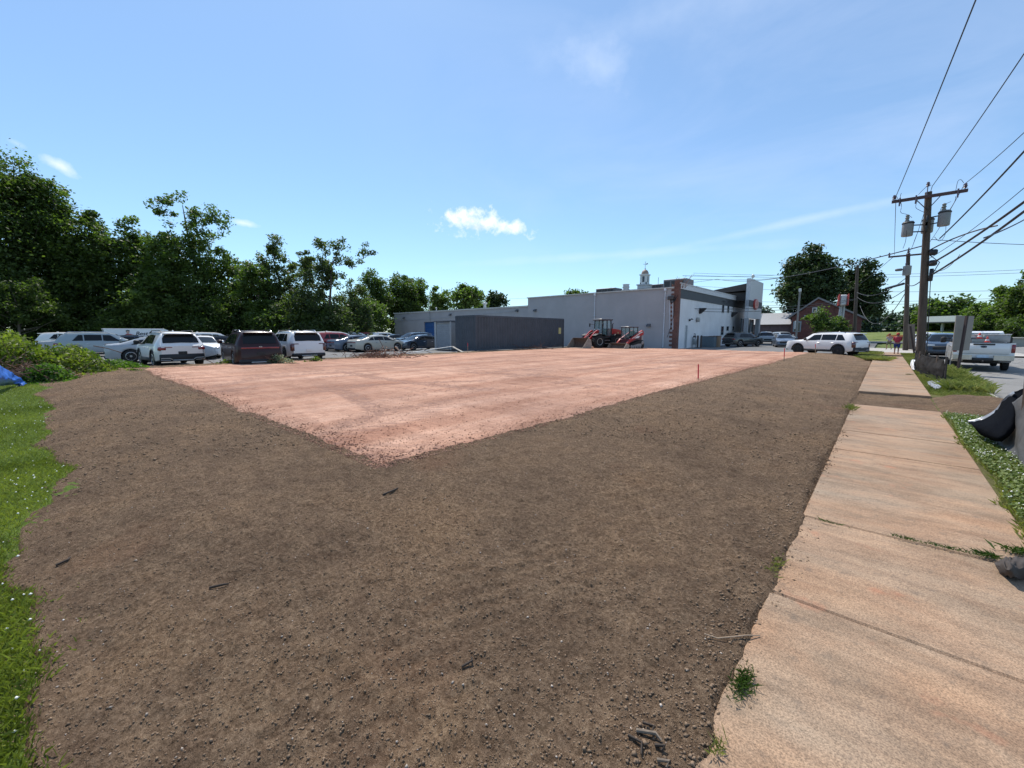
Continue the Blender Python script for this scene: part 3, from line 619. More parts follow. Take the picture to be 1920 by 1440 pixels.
class Body:
    def __init__(s,S): s.S=S; s.hl=S['L']/2; s.xw=(-S['wb']/2-.02,S['wb']/2-.02); s.xs=None
    def sec(s,x):
        S=s.S; hl=s.hl; e=max(0,(abs(x)-(hl-.5))/.5); w=S['W']/2*(1-.19*e**2.2)
        zt=(pl(S['top'],x-.05)+2*pl(S['top'],x)+pl(S['top'],x+.05))/4
        zs=min(S['belt']+(.03 if x<0 else 0)-.03*max(0,x)/hl,zt-.02)
        zb=S['cl']+.10*e; ra=S['r']*1.16
        for xw in s.xw:
            if abs(x-xw)<ra: zb=max(zb,S['r']+math.sqrt(ra*ra-(x-xw)**2)*.98)
        kk=min(1,max(0,(zt-zs-.03)/(S['H']-S['belt']-.03))); yr=w*(.90*(1-kk)+S['cabw']*kk); zr=zt-.11*kk-.02
        mid=max(zb+.08,zs*.62)
        return [(0,zb),(w*.84,zb),(w*.965,zb+.01),(w*.995,zb+.06),(w,mid),(w*.985,max(mid+.02,zs-.1)),(w*.955,max(mid+.04,zs)),(yr,max(zr,zs+.005)),(yr*.93,zt-.055*kk-.005),(yr*.6,zt-.014),(0,zt)]
    def stations(s):
        hl=s.hl; xs=set([-hl,hl]); 
        for k in range(0,int(s.S['L']/.06)+1): xs.add(round(-hl+k*.06,4))
        for xw in s.xw:
            ra=s.S['r']*1.16
            for a in range(0,181,15): xs.add(round(xw+ra*math.cos(R(a)),4))
            xs.add(round(xw+ra+.002,4)); xs.add(round(xw-ra-.002,4))
        return sorted(x for x in xs if abs(x)<=hl)
    def mb(s):
        g=MB(); rows=[]
        for x in s.stations():
            p=s.sec(x); r=[(x,-y,z) for y,z in p]; l=[(x,y,z) for y,z in p[::-1][1:-1]]
            rows.append(r+l)
        n=len(rows[0]); m=len(rows)
        for r in rows: g.v+=r
        for i in range(m-1):
            for j in range(n): g.f.append((i*n+j,i*n+(j+1)%n,(i+1)*n+(j+1)%n,(i+1)*n+j))
        g.f+=[tuple(range(n-1,-1,-1)),tuple(range((m-1)*n,m*n))]
        return g
    def side(s,x,t,sg,off=.01):
        p=s.sec(x); a,b=p[6],p[7]; dy,dz=b[0]-a[0],b[1]-a[1]; l=math.hypot(dy,dz)+1e-6
        return (x,sg*(a[0]+dy*t+off*dz/l),a[1]+dz*t-off*dy/l)
    def topp(s,x,f,off=.012):
        p=s.sec(x); y=f*p[7][0]*.97; ay=abs(y); pts=[(q[0],q[1]) for q in p[7:]][::-1]
        z=float(np.interp(ay,[q[0] for q in pts],[q[1] for q in pts]))
        x2=.03; sl=(pl(s.S['top'],x+x2)-pl(s.S['top'],x-x2))/(2*x2); l=math.hypot(sl,1)
        return (x-off*sl/l,y,z+off/l)
def wheel_meshes(r,wd,rim):
    g=MB(); g.lathe([(r*.62,-wd/2),(r*.9,-wd/2),(r*.98,-wd*.42),(r,-wd*.3),(r,wd*.3),(r*.98,wd*.42),(r*.9,wd/2),(r*.62,wd/2)],26,axis='y')
    t=g.mesh('wheel',MTYRE,40)
    g=MB(); g.lathe([(r*.16,wd/2+.004),(r*.16,wd*.2),(r*.60,wd*.05),(r*.66,wd*.05),(r*.66,wd/2+.008),(r*.60,wd/2+.012),(r*.57,wd*.3)],26,axis='y')
    for k in range(5):
        a=2*math.pi*k/5
        for da in (-.13,.13):
            c,s_=math.cos(a+da),math.sin(a+da); c2,s2=math.cos(a+da*2.2),math.sin(a+da*2.2)
            g.tube([(c*r*.1,wd*.42,s_*r*.1),(c2*r*.6,wd*.45,s2*r*.6)],r*.045,4)
    m=g.mesh('rim',rim,40); return t,m
WM={}
def add_wheels(t,S,rim,xw):
    key=(S['r'],rim.name)
    if key not in WM: WM[key]=wheel_meshes(S['r'],.24,rim)
    for x in xw:
        for sg in (-1,1):
            w=link('wheel',WM[key][0],t,(x,sg*(S['W']/2-.135),S['r'])); 
            if sg<0: w.rotation_euler=(0,0,math.pi)
            link('rim',WM[key][1],w)
PROTO={}
def car(kind,color,label,loc,hd,name='parked_car',cat='car',group='cars parked in the lot',sc_=1.0,rim=MRIM,clad=False,tail=None,rails=False,letters=None,ccol=None,far=False):
    S=SPEC[kind]; B=Body(S); t=thing(name,label,cat,loc,R(90-hd),group); t.scale=(sc_,)*3
    hl,w,bz=S['L']/2,S['W']/2,S['belt']
    B.mb().build('body',color,t,38)
    add_wheels(t,S,rim,B.xw)
    # side glass in three panes each side
    a,b=S['side']; cuts=[a,a+(b-a)*.24,a+(b-a)*.60,b]
    for sg in (-1,1):
        for k in range(3):
            x0,x1=cuts[k]+.03,cuts[k+1]-.03; rows=[]
            for j in range(4):
                tt=.05+.84*j/3; lo=x0+(.38*tt if k==0 else 0); hi=x1-(.62*tt*(1.15 if kind in('van','sedan') else 1) if k==2 else 0)
                rows.append([B.side(lo+(hi-lo)*i/6,tt,sg) for i in range(7)])
            MB().grid(rows).build('side_window',MGLASS,t,60)
        g=MB(); mx=b-.12   # mirror
        g.bbox((mx-.09,sg*(w+.02) if sg>0 else -(w+.24),bz+.02),(mx+.07,sg*(w+.24) if sg>0 else -(w+.02),bz+.20),.04); g.bbox((mx-.03,min(sg*(w-.12),sg*(w+.04)),bz+.01),(mx+.04,max(sg*(w-.12),sg*(w+.04)),bz+.06),.01)
        g.build('side_mirror',MBLK if clad else color,t,50)
        for hx in (cuts[1]+.18,cuts[2]+.12):
            g=MB(); y=sg*w; g.bbox((hx-.1,min(y-.02,y+.035),bz-.16),(hx+.1,max(y-.02,y+.035),bz-.125),.012); g.build('door_handle',MCHR if not clad else color,t)
    for nm,(x0,x1) in (('windscreen',S['ws']),('rear_window',S['rw'])):
        rows=[[B.topp(x0+(x1-x0)*i/6,-1+2*j/10) for j in range(11)] for i in range(7)]
        if nm=='rear_window': rows=[[(p[0]-.004,p[1]*.92,p[2]) for p in r_] for r_ in rows]
        MB().grid(rows).build(nm,MGLASS,t,60)
    # nose
    hz=.62 if kind=='sedan' else .72
    for sg in (-1,1):
        g=MB(); y0,y1=sorted((sg*w*.5,sg*w*.90)); g.bbox((hl-.28,y0,hz),(hl-.045 if kind!='sedan' else hl-.03,y1,hz+.12),.03); g.build('headlight',MHL,t,50)
    g=MB(); g.bbox((hl-.08,-w*.62,.42 if kind=='sedan' else .5),(hl+.012,w*.62,hz+.04),.03); g.build('grille',MBLK,t,50)
    g=MB(); g.bbox((hl-.1,-w*.78,S['cl']+.02),(hl+.03,w*.78,S['cl']+.15),.03); g.build('front_bumper',MBLK,t,50)
    # tail
    if tail is None: tail='bar' if kind=='sedan' else 'corner'
    zt=bz-.05
    if tail=='bar':
        g=MB(); g.bbox((-hl-.012,-w*.80,zt-.14),(-hl+.12,w*.80,zt-.03),.03); g.build('tail_light',MRED,t,50)
    else:
        for sg in (-1,1):
            g=MB()
            if tail=='tall':
                y0,y1=sorted((sg*w*.74,sg*w*.93)); g.bbox((-hl-.012,y0,zt-.42),(-hl+.28,y1,zt-.0),.03); y0,y1=sorted((sg*w*.52,sg*w*.9)); g.bbox((-hl-.014,y0,zt-.06),(-hl+.1,y1,zt+.0),.02)
            elif tail=='boomer':
                y0,y1=sorted((sg*w*.60,sg*w*.925)); g.bbox((-hl-.012,y0,zt-.2),(-hl+.3,y1,zt-.03),.04); y0,y1=sorted((sg*w*.36,sg*w*.7)); g.bbox((-hl-.012,y0,zt-.09),(-hl+.1,y1,zt-.02),.03)
            else:
                y0,y1=sorted((sg*w*.58,sg*w*.925)); g.bbox((-hl-.012,y0,zt-.18),(-hl+.26,y1,zt-.03),.03)
            g.build('tail_light',MRED if tail!='tall' else M('smoked_lens',(.10,.03,.03),.15,coat=1),t,50)
    if kind!='sedan':
        g=MB(); g.bbox((-hl-.035,-w*.88,S['cl']+.0),(-hl+.3,w*.88,S['cl']+(.34 if clad else .20)),.04); g.build('rear_bumper',MBLK,t,50)
        g=MB(); g.bbox((-hl-.05,-w*.42,S['cl']+.02),(-hl+.1,w*.42,S['cl']+.09),.02)
        if clad:
            for sg in (-1,1): g.tube([(-hl-.04,sg*w*.42,S['cl']+.09),(-hl-.045,sg*w*.52,S['cl']+.15),(-hl-.03,sg*w*.84,S['cl']+.16),(-hl-.03,sg*w*.86,S['cl']+.08),(-hl-.045,sg*w*.5,S['cl']+.06)],.02,5)
        g.build('skid_trim',MSKID,t,50)
        g=MB(); rx=S['rw'][1]; z=pl(S['top'],rx)+.02; g.bbox((rx-.20,-w*.62,z-.02),(rx+.15,w*.62,z+.035),.02); g.build('spoiler',color,t,50)
    else:
        g=MB(); g.bbox((-hl-.03,-w*.7,S['cl']+.04),(-hl+.15,w*.7,S['cl']+.2),.04); g.build('rear_bumper',MBLK,t,50)
    g=MB(); g.bbox((-hl-.028,-.16,.60 if kind!='sedan' else .46),(-hl-.002,.16,.74 if kind!='sedan' else .6),.006); g.build('licence_plate',MBLK if tail!='tall' else color,t)
    g=MB(); g.bbox((-1.0,-.02,S['H']-.03),(-.86,.02,S['H']+.045),.015); 
    g.build('antenna_fin',color,t)
    if rails:
        for sg in (-1,1):
            y=sg*w*S['cabw']*.93; zz=S['H']+.015
            MB().tube([(-1.75,y,zz-.09),(-1.6,y,zz),(.15,y,zz-.0),(.35,y,zz-.1)],.02,6).build('roof_rail',MCHR if not clad else MBLK,t,50)
    if clad:
        for xw in B.xw:
            for sg in (-1,1):
                ra=S['r']*1.16; g=MB()
                pts=[]
                for k in range(13):
                    a_=R(-8+196*k/12); pts.append((xw+ra*1.07*math.cos(a_),S['r']+ra*1.07*math.sin(a_)))
                inn=[(xw+ra*.97*math.cos(R(-8+196*k/12)),S['r']+ra*.97*math.sin(R(-8+196*k/12))) for k in range(13)]
                y0,y1=sorted((sg*(w-.06),sg*(w+.018)))
                vs=[(x,yy,z) for yy in (y0,y1) for (x,z) in pts+inn]; n=13
                fs=[(k,k+1,n+k+1,n+k) for k in range(12)]+[(26+k,26+k+1,26+n+k+1,26+n+k) for k in range(12)]+[(k,k+1,26+k+1,26+k) for k in range(12)]+[(n+k,n+k+1,39+k+1,39+k) for k in range(12)]
                g.add(vs,fs).build('wheel_arch_trim',MBLK,t,50)
        for sg in (-1,1):
            y0,y1=sorted((sg*(w-.08),sg*(w+.012))); g=MB(); g.bbox((B.xw[0]+S['r']*1.2,y0,S['cl']-.01),(B.xw[1]-S['r']*1.2,y1,S['cl']+.16),.02); g.build('sill_trim',MBLK,t,50)
    g=MB(); g.bbox((-hl+.35,-w*.72,S['cl']-.02),(hl-.35,w*.72,S['cl']+.25),.05); g.build('underbody',MBLK,t,50)
    if letters:
        text_obj('badge',letters,.085,(-hl-.022,0,bz-.09),(R(90),0,R(-90)),M('badge_silver',(.6,.6,.6),.3,.6),t)
    return t
def text_obj(name,s,size,loc,rot,mat,parent=None,depth=.006,shear=0):
    cu=bpy.data.curves.new(name,'FONT'); cu.body=s; cu.size=size; cu.extrude=depth; cu.align_x='CENTER'; cu.align_y='CENTER'; cu.shear=shear; cu.offset=size*.012
    o=bpy.data.objects.new(name,cu); COL.objects.link(o)
    dg=bpy.context.evaluated_depsgraph_get(); me=bpy.data.meshes.new_from_object(o.evaluated_get(dg)); bpy.data.objects.remove(o); me.name=name
    me.materials.clear(); me.materials.append(mat)
    n=link(name,me,parent); n.location=loc; n.rotation_euler=rot; return n
def at(px,py,hd,fwd=0,left=0,z=0):
    x,y,_=W(px,py); a=R(hd); return (x+math.sin(a)*fwd-math.cos(a)*left,y+math.cos(a)*fwd+math.sin(a)*left,z)
WHITE=paint('pearl_white',(.78,.765,.745)); SILV=paint('silver_blue',(.30,.35,.38)); GREY=paint('light_grey_blue',(.36,.39,.42)); MAROON=paint('dark_maroon',(.026,.008,.010),.4,.25)
BLUEG=paint('slate_blue',(.10,.13,.18)); CHAMP=paint('champagne',(.46,.43,.36)); NAVY=paint('navy',(.015,.03,.055),.25); DKG=paint('dark_green_grey',(.02,.028,.03),.25); REDP=paint('cherry_red',(.32,.02,.022)); BLKP=paint('black_paint',(.012,.013,.015),.2)
SILG=paint('silver_grey',(.33,.35,.36)); 
# left lot, nearest row seen from behind
car('suv',WHITE,'white crossover with black lower cladding, rear end facing the pink gravel',at(331,687,-90,1.36),-93,clad=True,tail='boomer',rails=True,sc_=1.03)
car('van',MAROON,'dark maroon van-like family car with full-width dark red tail light, next to the white crossover',at(487,686,-88,1.5),-84,tail='bar',rails=True,letters='KIA',sc_=1.0,rim=MRIM)
car('boxy',WHITE,'large boxy white SUV with upright smoked tail lamps, right of the maroon van',at(570,677,-90,1.45),-88,clad=False,tail='tall',rails=True,rim=MRIMD)
# second row seen from the side
car('sedan',GREY,'light grey-blue sedan side-on with black boomerang tail lamp, left of the white crossover',at(250,680,0,1.42,.9),2,tail='bar')
car('suv',SILV,'silver-blue crossover side-on behind the weeds at left',at(143,670,0,1.4,.9),0,tail='corner',rails=True)
car('sedan',SILG,'silver sedan mostly hidden by weeds, red tail lamp showing, leftmost car',at(84,667,0,2.2,1),0,tail='corner')
car('suv',WHITE,'white SUV roof showing above the silver sedan at far left',at(92,659,0,1.6,.9),0)
car('sedan',NAVY,'dark blue sedan roof behind the silver-blue crossover',at(215,662,0,1.2,.9),0)
car('sedan',BLKP,'black sedan half hidden between white crossover and maroon van',at(402,667,180,0,0),172)
car('sedan',WHITE,'white sedan nose peeking out right of the white crossover',at(382,672,100,-1.6,0),100)
car('suv',WHITE,'white roof of a parked car just above the black sedan',at(398,659,0,0,0),0)
car('sedan',CHAMP,'champagne beige sedan side-on behind the heap of scrap wood',at(691,660,0,1.42,.9),0,tail='bar')
car('sedan',BLUEG,'slate blue sedan parked alongside the champagne sedan',at(650,659.5,0,1.5,.9),0,tail='bar')
car('suv',REDP,'bright red car tail between the white minivan and slate blue sedan',at(632,657.5,0,.4,.9),0)
car('van',WHITE,'white minivan side-on behind the big boxy white SUV',at(611,655.5,0,1.5,.9),0)
car('suv',NAVY,'dark blue SUV nose-on in front of the blue garage door',at(768,651,180,-1.2,-.9),180)
car('sedan',NAVY,'dark blue sedan partly hidden by the grey storage unit',at(778,657,180,-1.3,-.9),180)
for px,py,k,c,lb in [(668,648,'suv',WHITE,'white car roof above the slate blue sedan, leftmost of the back row'),(692,647,'suv',REDP,'dull red car roof in the back row above the champagne sedan'),
   (722,646.5,'suv',WHITE,'white SUV roof in the back row behind the champagne sedan'),(742,648.5,'sedan',BLKP,'black car with white highlights left of the dark blue SUV'),(655,648,'sedan',WHITE,'white sedan windscreen glinting behind the slate blue sedan')]:
    car(k,c,lb,at(px,py,0,0,0),0,group='cars in the back row of the left lot')
# right-hand lot
car('suv',DKG,'dark green SUV seen from behind beside the white showroom wall',at(1380,650,20,1.2),28,rails=True,clad=True,tail='boomer',group='cars outside the showroom')
car('boxy',SILG,'silver-grey SUV facing the camera beside the man in a white shirt',at(1436,645,168,-1.0),168,group='cars outside the showroom',rim=MRIMD)
car('boxy',SILG,'pale silver SUV behind the dark blue hatchback, left of the light pole',at(1474,643,160,-2.4),150,group='cars outside the showroom')
car('sedan',BLUEG,'low dark blue electric hatchback facing the camera in front of the pale silver SUV',at(1471,651,166,-1.4),166,group='cars outside the showroom')
car('suv',WHITE,'far white car between the silver-grey SUV and the dark blue hatchback',at(1457,641,160,-4),160,group='cars outside the showroom')
car('boxy',WHITE,'long white SUV side-on with black wheels parked by the sidewalk',at(1557,664.5,-64,-.1,.9),-64,clad=True,tail='tall',rails=True,rim=MRIMD,group='cars outside the showroom',sc_=.95)
# roadside
car('wagon',NAVY,'dark blue SUV facing the camera, parked in the road ahead of the pickup',at(1766,669,180,-1.0,0),180,group='vehicles along the road',sc_=1.0)
car('suv',WHITE,'white SUV parked nose-on behind the dark blue SUV on the road',at(1738,658,180,-1.5,0),180,group='vehicles along the road')
car('sedan',WHITE,'white car with roof bar farthest along the road by the fuel canopy',at(1741,650,180,-1.5,-1),180,group='vehicles along the road')
# ---------------------------------------------------------------- pickup truck
def pickup(loc,hd,s_):
    S=dict(L=6.2,W=2.03,H=1.98,r=.42); t=thing('pickup_truck','white crew-cab pickup with a silver tool box and warning cones in its bed','pickup truck',loc,R(90-hd),'vehicles along the road'); t.scale=(s_,)*3
    w=1.015; col=WHITE; hl=3.1
    def extr(poly,y0,y1,g): g.prism(poly,'y',y0,y1)
    # body side profile with wheel arches (x,z)
    def arch(xw,ra=.50): return [(xw+ra*math.cos(a),.42+ra*math.sin(a)) for a in [math.pi*(1-k/10) for k in range(11)]]
    prof=[(-3.1,.55)]+[(-2.5,.5)]+arch(-1.85)+[(-1.2,.48),(1.3,.48)]+arch(1.95)+[(2.6,.45),(3.05,.5),(3.1,.95),(2.95,1.2),(1.75,1.3),(-.9,1.34),(-3.1,1.40)]
    g=MB(); g.prism(prof,'y',-w,w); g.build('body',col,t,30)
    g=MB(); poly=[(-.9,1.33),(-.85,1.9),(-.6,1.98),(.75,1.98),(1.0,1.9),(1.75,1.29)]
    vs=[];n=len(poly)
    for sg in (-1,1):
        for x,z in poly: vs.append((x,sg*(w-.03-(z-1.3)*.28),z))
    g.add(vs,[tuple(range(n)),tuple(range(2*n-1,n-1,-1))]+[(i,(i+1)%n,n+(i+1)%n,n+i) for i in range(n)]); g.build('cab',col,t,30)
    for sg in (-1,1):
        for (a,b,c,d) in ((-.78,-.70,.12,.12),(.2,.2,.95,1.45)):
            yb=lambda z: sg*(w-.03-(z-1.3)*.28+.008)
            MB().add([(a,yb(1.38),1.38),(d if c<.5 else d,yb(1.38),1.38),(c,yb(1.85),1.85),(b,yb(1.85),1.85)],[(0,1,2,3)]).build('side_window',MGLASS,t)
        g=MB(); y0,y1=sorted((sg*(w+.12),sg*(w+.36))); g.bbox((1.15,y0,1.32),(1.27,y1,1.66),.04); y0,y1=sorted((sg*(w-.05),sg*(w+.2))); g.bbox((1.18,y0,1.40),(1.24,y1,1.44),.01); g.bbox((1.18,y0,1.55),(1.24,y1,1.59),.01); g.build('side_mirror',MBLK,t,50)
        g=MB(); y0,y1=sorted((sg*(w-.13),sg*(w+.012))); g.bbox((-3.115,y0,.92),(-2.95,y1,1.34),.02); g.build('tail_light',MRED,t,50)
        g=MB(); y0,y1=sorted((sg*.5,sg*(w-.03))); g.bbox((3.0,y0,.9),(3.12,y1,1.15),.03); g.build('headlight',MHL,t,50)
        g=MB(); y0,y1=sorted((sg*.36,sg*(w-.01))); g.prism([(y0,.56),(y1,.56 if sg<0 else .62),(y1,.80),(y0,.80)],'x',-3.28,-3.08); g.build('rear_bumper',M('bumper_chrome',(.55,.5,.44),.35,.6),t,30)
        y0,y1=sorted((sg*(w-.2),sg*(w+.06))); g=MB(); g.bbox((-.6,y0,.36),(1.1,y1,.42),.01); g.build('side_step',MBLK,t)
        for dx in (-.45,.55):
            y0,y1=sorted((sg*(w-.01),sg*(w+.03))); g=MB(); g.bbox((dx-.1,y0,1.14),(dx+.1,y1,1.18),.01); g.build('door_handle',MBLK,t)
    MB().add([(1.02,-.72,1.87),(1.72,-.9,1.32),(1.72,.9,1.32),(1.02,.72,1.87)],[(0,1,2,3)]).build('windscreen',MGLASS,t).location=(.012,0,.012)
    MB().add([(-.895,-.75,1.42),(-.87,-.66,1.86),(-.87,.66,1.86),(-.895,.75,1.42)],[(0,1,2,3)]).build('rear_window',MGLASS,t).location=(-.015,0,0)
    g=MB(); g.bbox((-3.13,-.86,.86),(-3.09,.86,1.38),.02); g.bbox((-3.14,-.84,1.08),(-3.1,.84,1.10),.004); g.build('tailgate',col,t,50)
    g=MB(); g.bbox((-3.16,-.36,1.29),(-3.12,.36,1.36),.01); g.build('tailgate_handle',MBLK,t)
    g=MB(); g.bbox((-3.0,-.82,1.385),(-.95,.82,1.405),.004); g.build('bed',MBLK,t)
    g=MB(); g.lathe([(.001,-.01),(.10,-.01),(.11,0),(.10,.01),(.001,.01)],20,axis='x'); o=g.build('emblem',M('dark_emblem',(.03,.04,.07),.3),t,50); o.location=(-3.145,0,1.21); o.scale=(1,1,.45)
    g=MB(); g.bbox((-3.2,-.2,.66),(-3.17,.2,.80),.006); g.build('licence_plate',MPLT,t)
    g=MB(); g.bbox((-3.3,-.35,.50),(-2.9,.35,.66),.03); g.tube([(-3.05,0,.48),(-3.42,0,.48),(-3.45,0,.53)],.035,6); g.build('tow_hitch',MBLK,t,50)
    g=MB(); g.bbox((-2.6,-.6,.35),(2.8,.6,.55),.05); g.tube([(-1.87,-.8,.42),(-1.87,.8,.42)],.09,8); g.build('chassis',MBLK,t,50)
    S2=dict(r=.42,W=2.03); add_wheels(t,S2,MRIM,(-1.85,1.95))
    g=MB(); g.bbox((3.06,-.5,.72),(3.13,.5,1.12),.02); g.build('grille',MBLK,t)
    return t
PK=at(1838,690,0,1.85,0,-.08); PKS=.90
pickup(PK,2,PKS)
def pk(x,y,z): a=R(88); s_=PKS; x*=s_;y*=s_; return (PK[0]+x*math.cos(a)-y*math.sin(a),PK[1]+x*math.sin(a)+y*math.cos(a),PK[2]+z*s_)
t=thing('tool_box','long grey-white lidded tool box lying across the pickup bed','tool box',pk(-1.35,-.05,1.40),R(88)); t.scale=(PKS,)*3
g=MB(); g.bbox((-.26,-.93,0.01),(.26,.80,.38),.015); g.build('box',M('toolbox_grey',(.36,.35,.34),.6),t,50)
g=MB(); g.bbox((-.29,-.96,.385),(.29,.83,.43),.012); g.build('lid',M('toolbox_white',(.62,.6,.58),.4),t,50)
g=MB(); g.bbox((-.275,-.05,.30),(-.262,.02,.37),.004); g.build('latch',MCHR,t)
def cone(x,y,z,label,s_=1):
    t=thing('traffic_cone',label,'traffic cone',(x,y,z),0,'warning cones in the pickup bed'); t.scale=(s_,)*3
    g=MB(); g.lathe([(.001,.0),(.11,.0),(.025,.34),(.001,.34)],14); g.build('cone_body',M('cone_red',(.75,.09,.06),.5),t,50)
    g=MB(); g.lathe([(.089,.08),(.093,.08),(.068,.17),(.064,.17)],14); g.build('reflective_band',M('cone_band',(.8,.8,.78),.4),t,50)
    g=MB(); g.bbox((-.15,-.15,-.02),(.15,.15,.0),.01); g.build('base',M('cone_red',(.75,.09,.06),.5),t)
p=pk(-2.0,-.18,1.43); cone(p[0],p[1],p[2],'lower red traffic cone with white band at the tailgate of the pickup',.75)
p=pk(-1.72,.08,1.62); cone(p[0],p[1],p[2],'red traffic cone standing slightly higher against the tool box',.75)
t=thing('equipment_crate','low grey crate in the pickup bed under the higher cone','crate',pk(-1.75,.08,1.41),R(88)); g=MB(); g.bbox((-.16,-.25,.0),(.12,.25,.165),.02); g.build('crate_body',MSKID,t); g=MB(); g.bbox((-.18,-.27,.165),(.14,.27,.18),.004); g.build('lid',MBLK,t)
# ---------------------------------------------------------------- delivery van with lettering
def delivery(loc,hd):
    t=thing('delivery_van','white van with black lettering and a pictured man in red on its side','van',loc,R(90-hd)); L_=5.6; w=1.0; H_=1.95
    g=MB(); g.prism([(-2.8,.3),(2.7,.3),(2.8,.8),(2.55,1.1),(1.95,1.2),(1.55,1.85),(1.3,H_),(-2.8,H_)],'y',-w,w); g.build('body',paint('van_white',(.72,.76,.8)),t,30)
    MB().add([(1.6,-.9,1.84),(1.99,-.92,1.22),(1.99,.92,1.22),(1.6,.9,1.84)],[(0,1,2,3)]).build('windscreen',MGLASS,t).location=(.01,0,.01)
    for sg in (-1,1): MB().add([(1.0,sg*1.006,1.22),(1.85,sg*1.006,1.22),(1.5,sg*1.006,1.75),(1.0,sg*1.006,1.75)],[(0,1,2,3)]).build('side_window',MGLASS,t)
    S2=dict(r=.36,W=2.0); add_wheels(t,S2,MRIM,(-1.7,1.9))
    g=MB(); g.bbox((-2.83,-1.01,H_-.04),(1.25,1.01,H_+.03),.01); g.build('roof_edge',M('bright_white',(.85,.85,.85),.4),t)
    text_obj('lettering','Best',.48,(-.35,-1.012,1.52),(R(90),0,0),M('sign_black',(.02,.025,.04),.5),t,.004,.25)
    text_obj('lettering','Exper',.48,(.72,-1.012,1.50),(R(90),0,0),M('sign_black',(.02,.025,.04),.5),t,.006,.1)
    g=MB(); g.prism([(-1.55,1.1),(-1.5,1.42),(-1.35,1.52),(-1.1,1.5),(-.62,1.34),(-.62,1.28),(-1.05,1.3),(-1.05,1.1)],'y',-1.009,-1.003); g.build('printed_figure_shirt',M('print_red',(.35,.06,.08),.5),t)
    g=MB(); g.prism([(-1.26+.11*math.cos(a*.6283),1.66+.15*math.sin(a*.6283)) for a in range(10)],'y',-1.009,-1.003); g.build('printed_figure_face',M('print_skin',(.5,.33,.26),.5),t)
    g=MB(); g.prism([(-1.39,1.7),(-1.38,1.82),(-1.26,1.86),(-1.13,1.82),(-1.13,1.72),(-1.26,1.78)],'y',-1.014,-1.009); g.build('printed_figure_hair',M('sign_black',(.02,.025,.04),.5),t)
delivery(at(262,657,0,.6,1.0,0),0)
# ================================================================ buildings
def babs(g,name,mat,t,smooth=None):
    lx,ly,lz=t.location; g.v=[(x-lx,y-ly,z-lz) for x,y,z in g.v]; return g.build(name,mat,t,smooth)
def wallmat(name,col,stain=(.5,.45,.4),sc_=.5,block=True):
    if name in MATS: return MATS[name]
    m,nt,b=nodes(name); v=objco(nt)
    a=noise(nt,sc_,5,.6,v); s_=noise(nt,1,5,.7,objco(nt,(1.6,1.6,.18)))
    x=ramp(nt,a.outputs[0],[(.3,tuple(c*.88 for c in col)),(.7,tuple(min(1,c*1.06) for c in col))])
    x=mixc(nt,ramp(nt,s_.outputs[0],[(.55,(0,0,0)),(.8,(.35,.35,.35))]),x,stain)
    L(nt,x,b.inputs['Base Color']); b.inputs['Roughness'].default_value=.8
    if block:
        br=nt.nodes.new('ShaderNodeTexBrick'); br.inputs['Scale'].default_value=1; br.inputs['Brick Width'].default_value=.4; br.inputs['Row Height'].default_value=.2; br.inputs['Mortar Size'].default_value=.012
        sx=nt.nodes.new('ShaderNodeSeparateXYZ'); L(nt,v,sx.inputs[0]); cb=nt.nodes.new('ShaderNodeCombineXYZ'); L(nt,mth(nt,'ADD',sx.outputs[0],sx.outputs[1]),cb.inputs[0]); L(nt,sx.outputs[2],cb.inputs[1]); L(nt,cb.outputs[0],br.inputs['Vector'])
        bump(nt,b,br.outputs['Fac'],-.4,.01)
    MATS[name]=m; return m
def brickmat(name,c1,c2,mo,bw=.22,rh=.075):
    if name in MATS: return MATS[name]
    m,nt,b=nodes(name); v=objco(nt)
    br=nt.nodes.new('ShaderNodeTexBrick'); br.inputs['Scale'].default_value=1; br.inputs['Brick Width'].default_value=bw; br.inputs['Row Height'].default_value=rh; br.inputs['Mortar Size'].default_value=.008
    for k,c in (('Color1',c1),('Color2',c2),('Mortar',mo)): br.inputs[k].default_value=(*c,1)
    sx=nt.nodes.new('ShaderNodeSeparateXYZ'); L(nt,v,sx.inputs[0]); cb=nt.nodes.new('ShaderNodeCombineXYZ'); L(nt,mth(nt,'ADD',sx.outputs[0],sx.outputs[1]),cb.inputs[0]); L(nt,sx.outputs[2],cb.inputs[1]); L(nt,cb.outputs[0],br.inputs['Vector'])
    x=mixc(nt,1,br.outputs['Color'],ramp(nt,noise(nt,1.2,5,.7,v).outputs[0],[(.3,(.7,.7,.7)),(.7,(1.2,1.2,1.2))]),'MULTIPLY')
    L(nt,x,b.inputs['Base Color']); b.inputs['Roughness'].default_value=.9; MATS[name]=m; return m
WG=wallmat('painted_block_grey',(.42,.40,.405)); WW=wallmat('painted_wall_white',(.77,.765,.775)); MDG=M('dark_band',(.06,.065,.072),.6); MTRIM=M('parapet_cap',(.55,.53,.49),.6,scale=2)
BRK=brickmat('raw_brick',(.20,.065,.045),(.14,.05,.04),(.22,.17,.14)); MWIN=M('window_glass',(.03,.04,.05),.05); MWF=M('window_frame',(.6,.62,.63),.5)
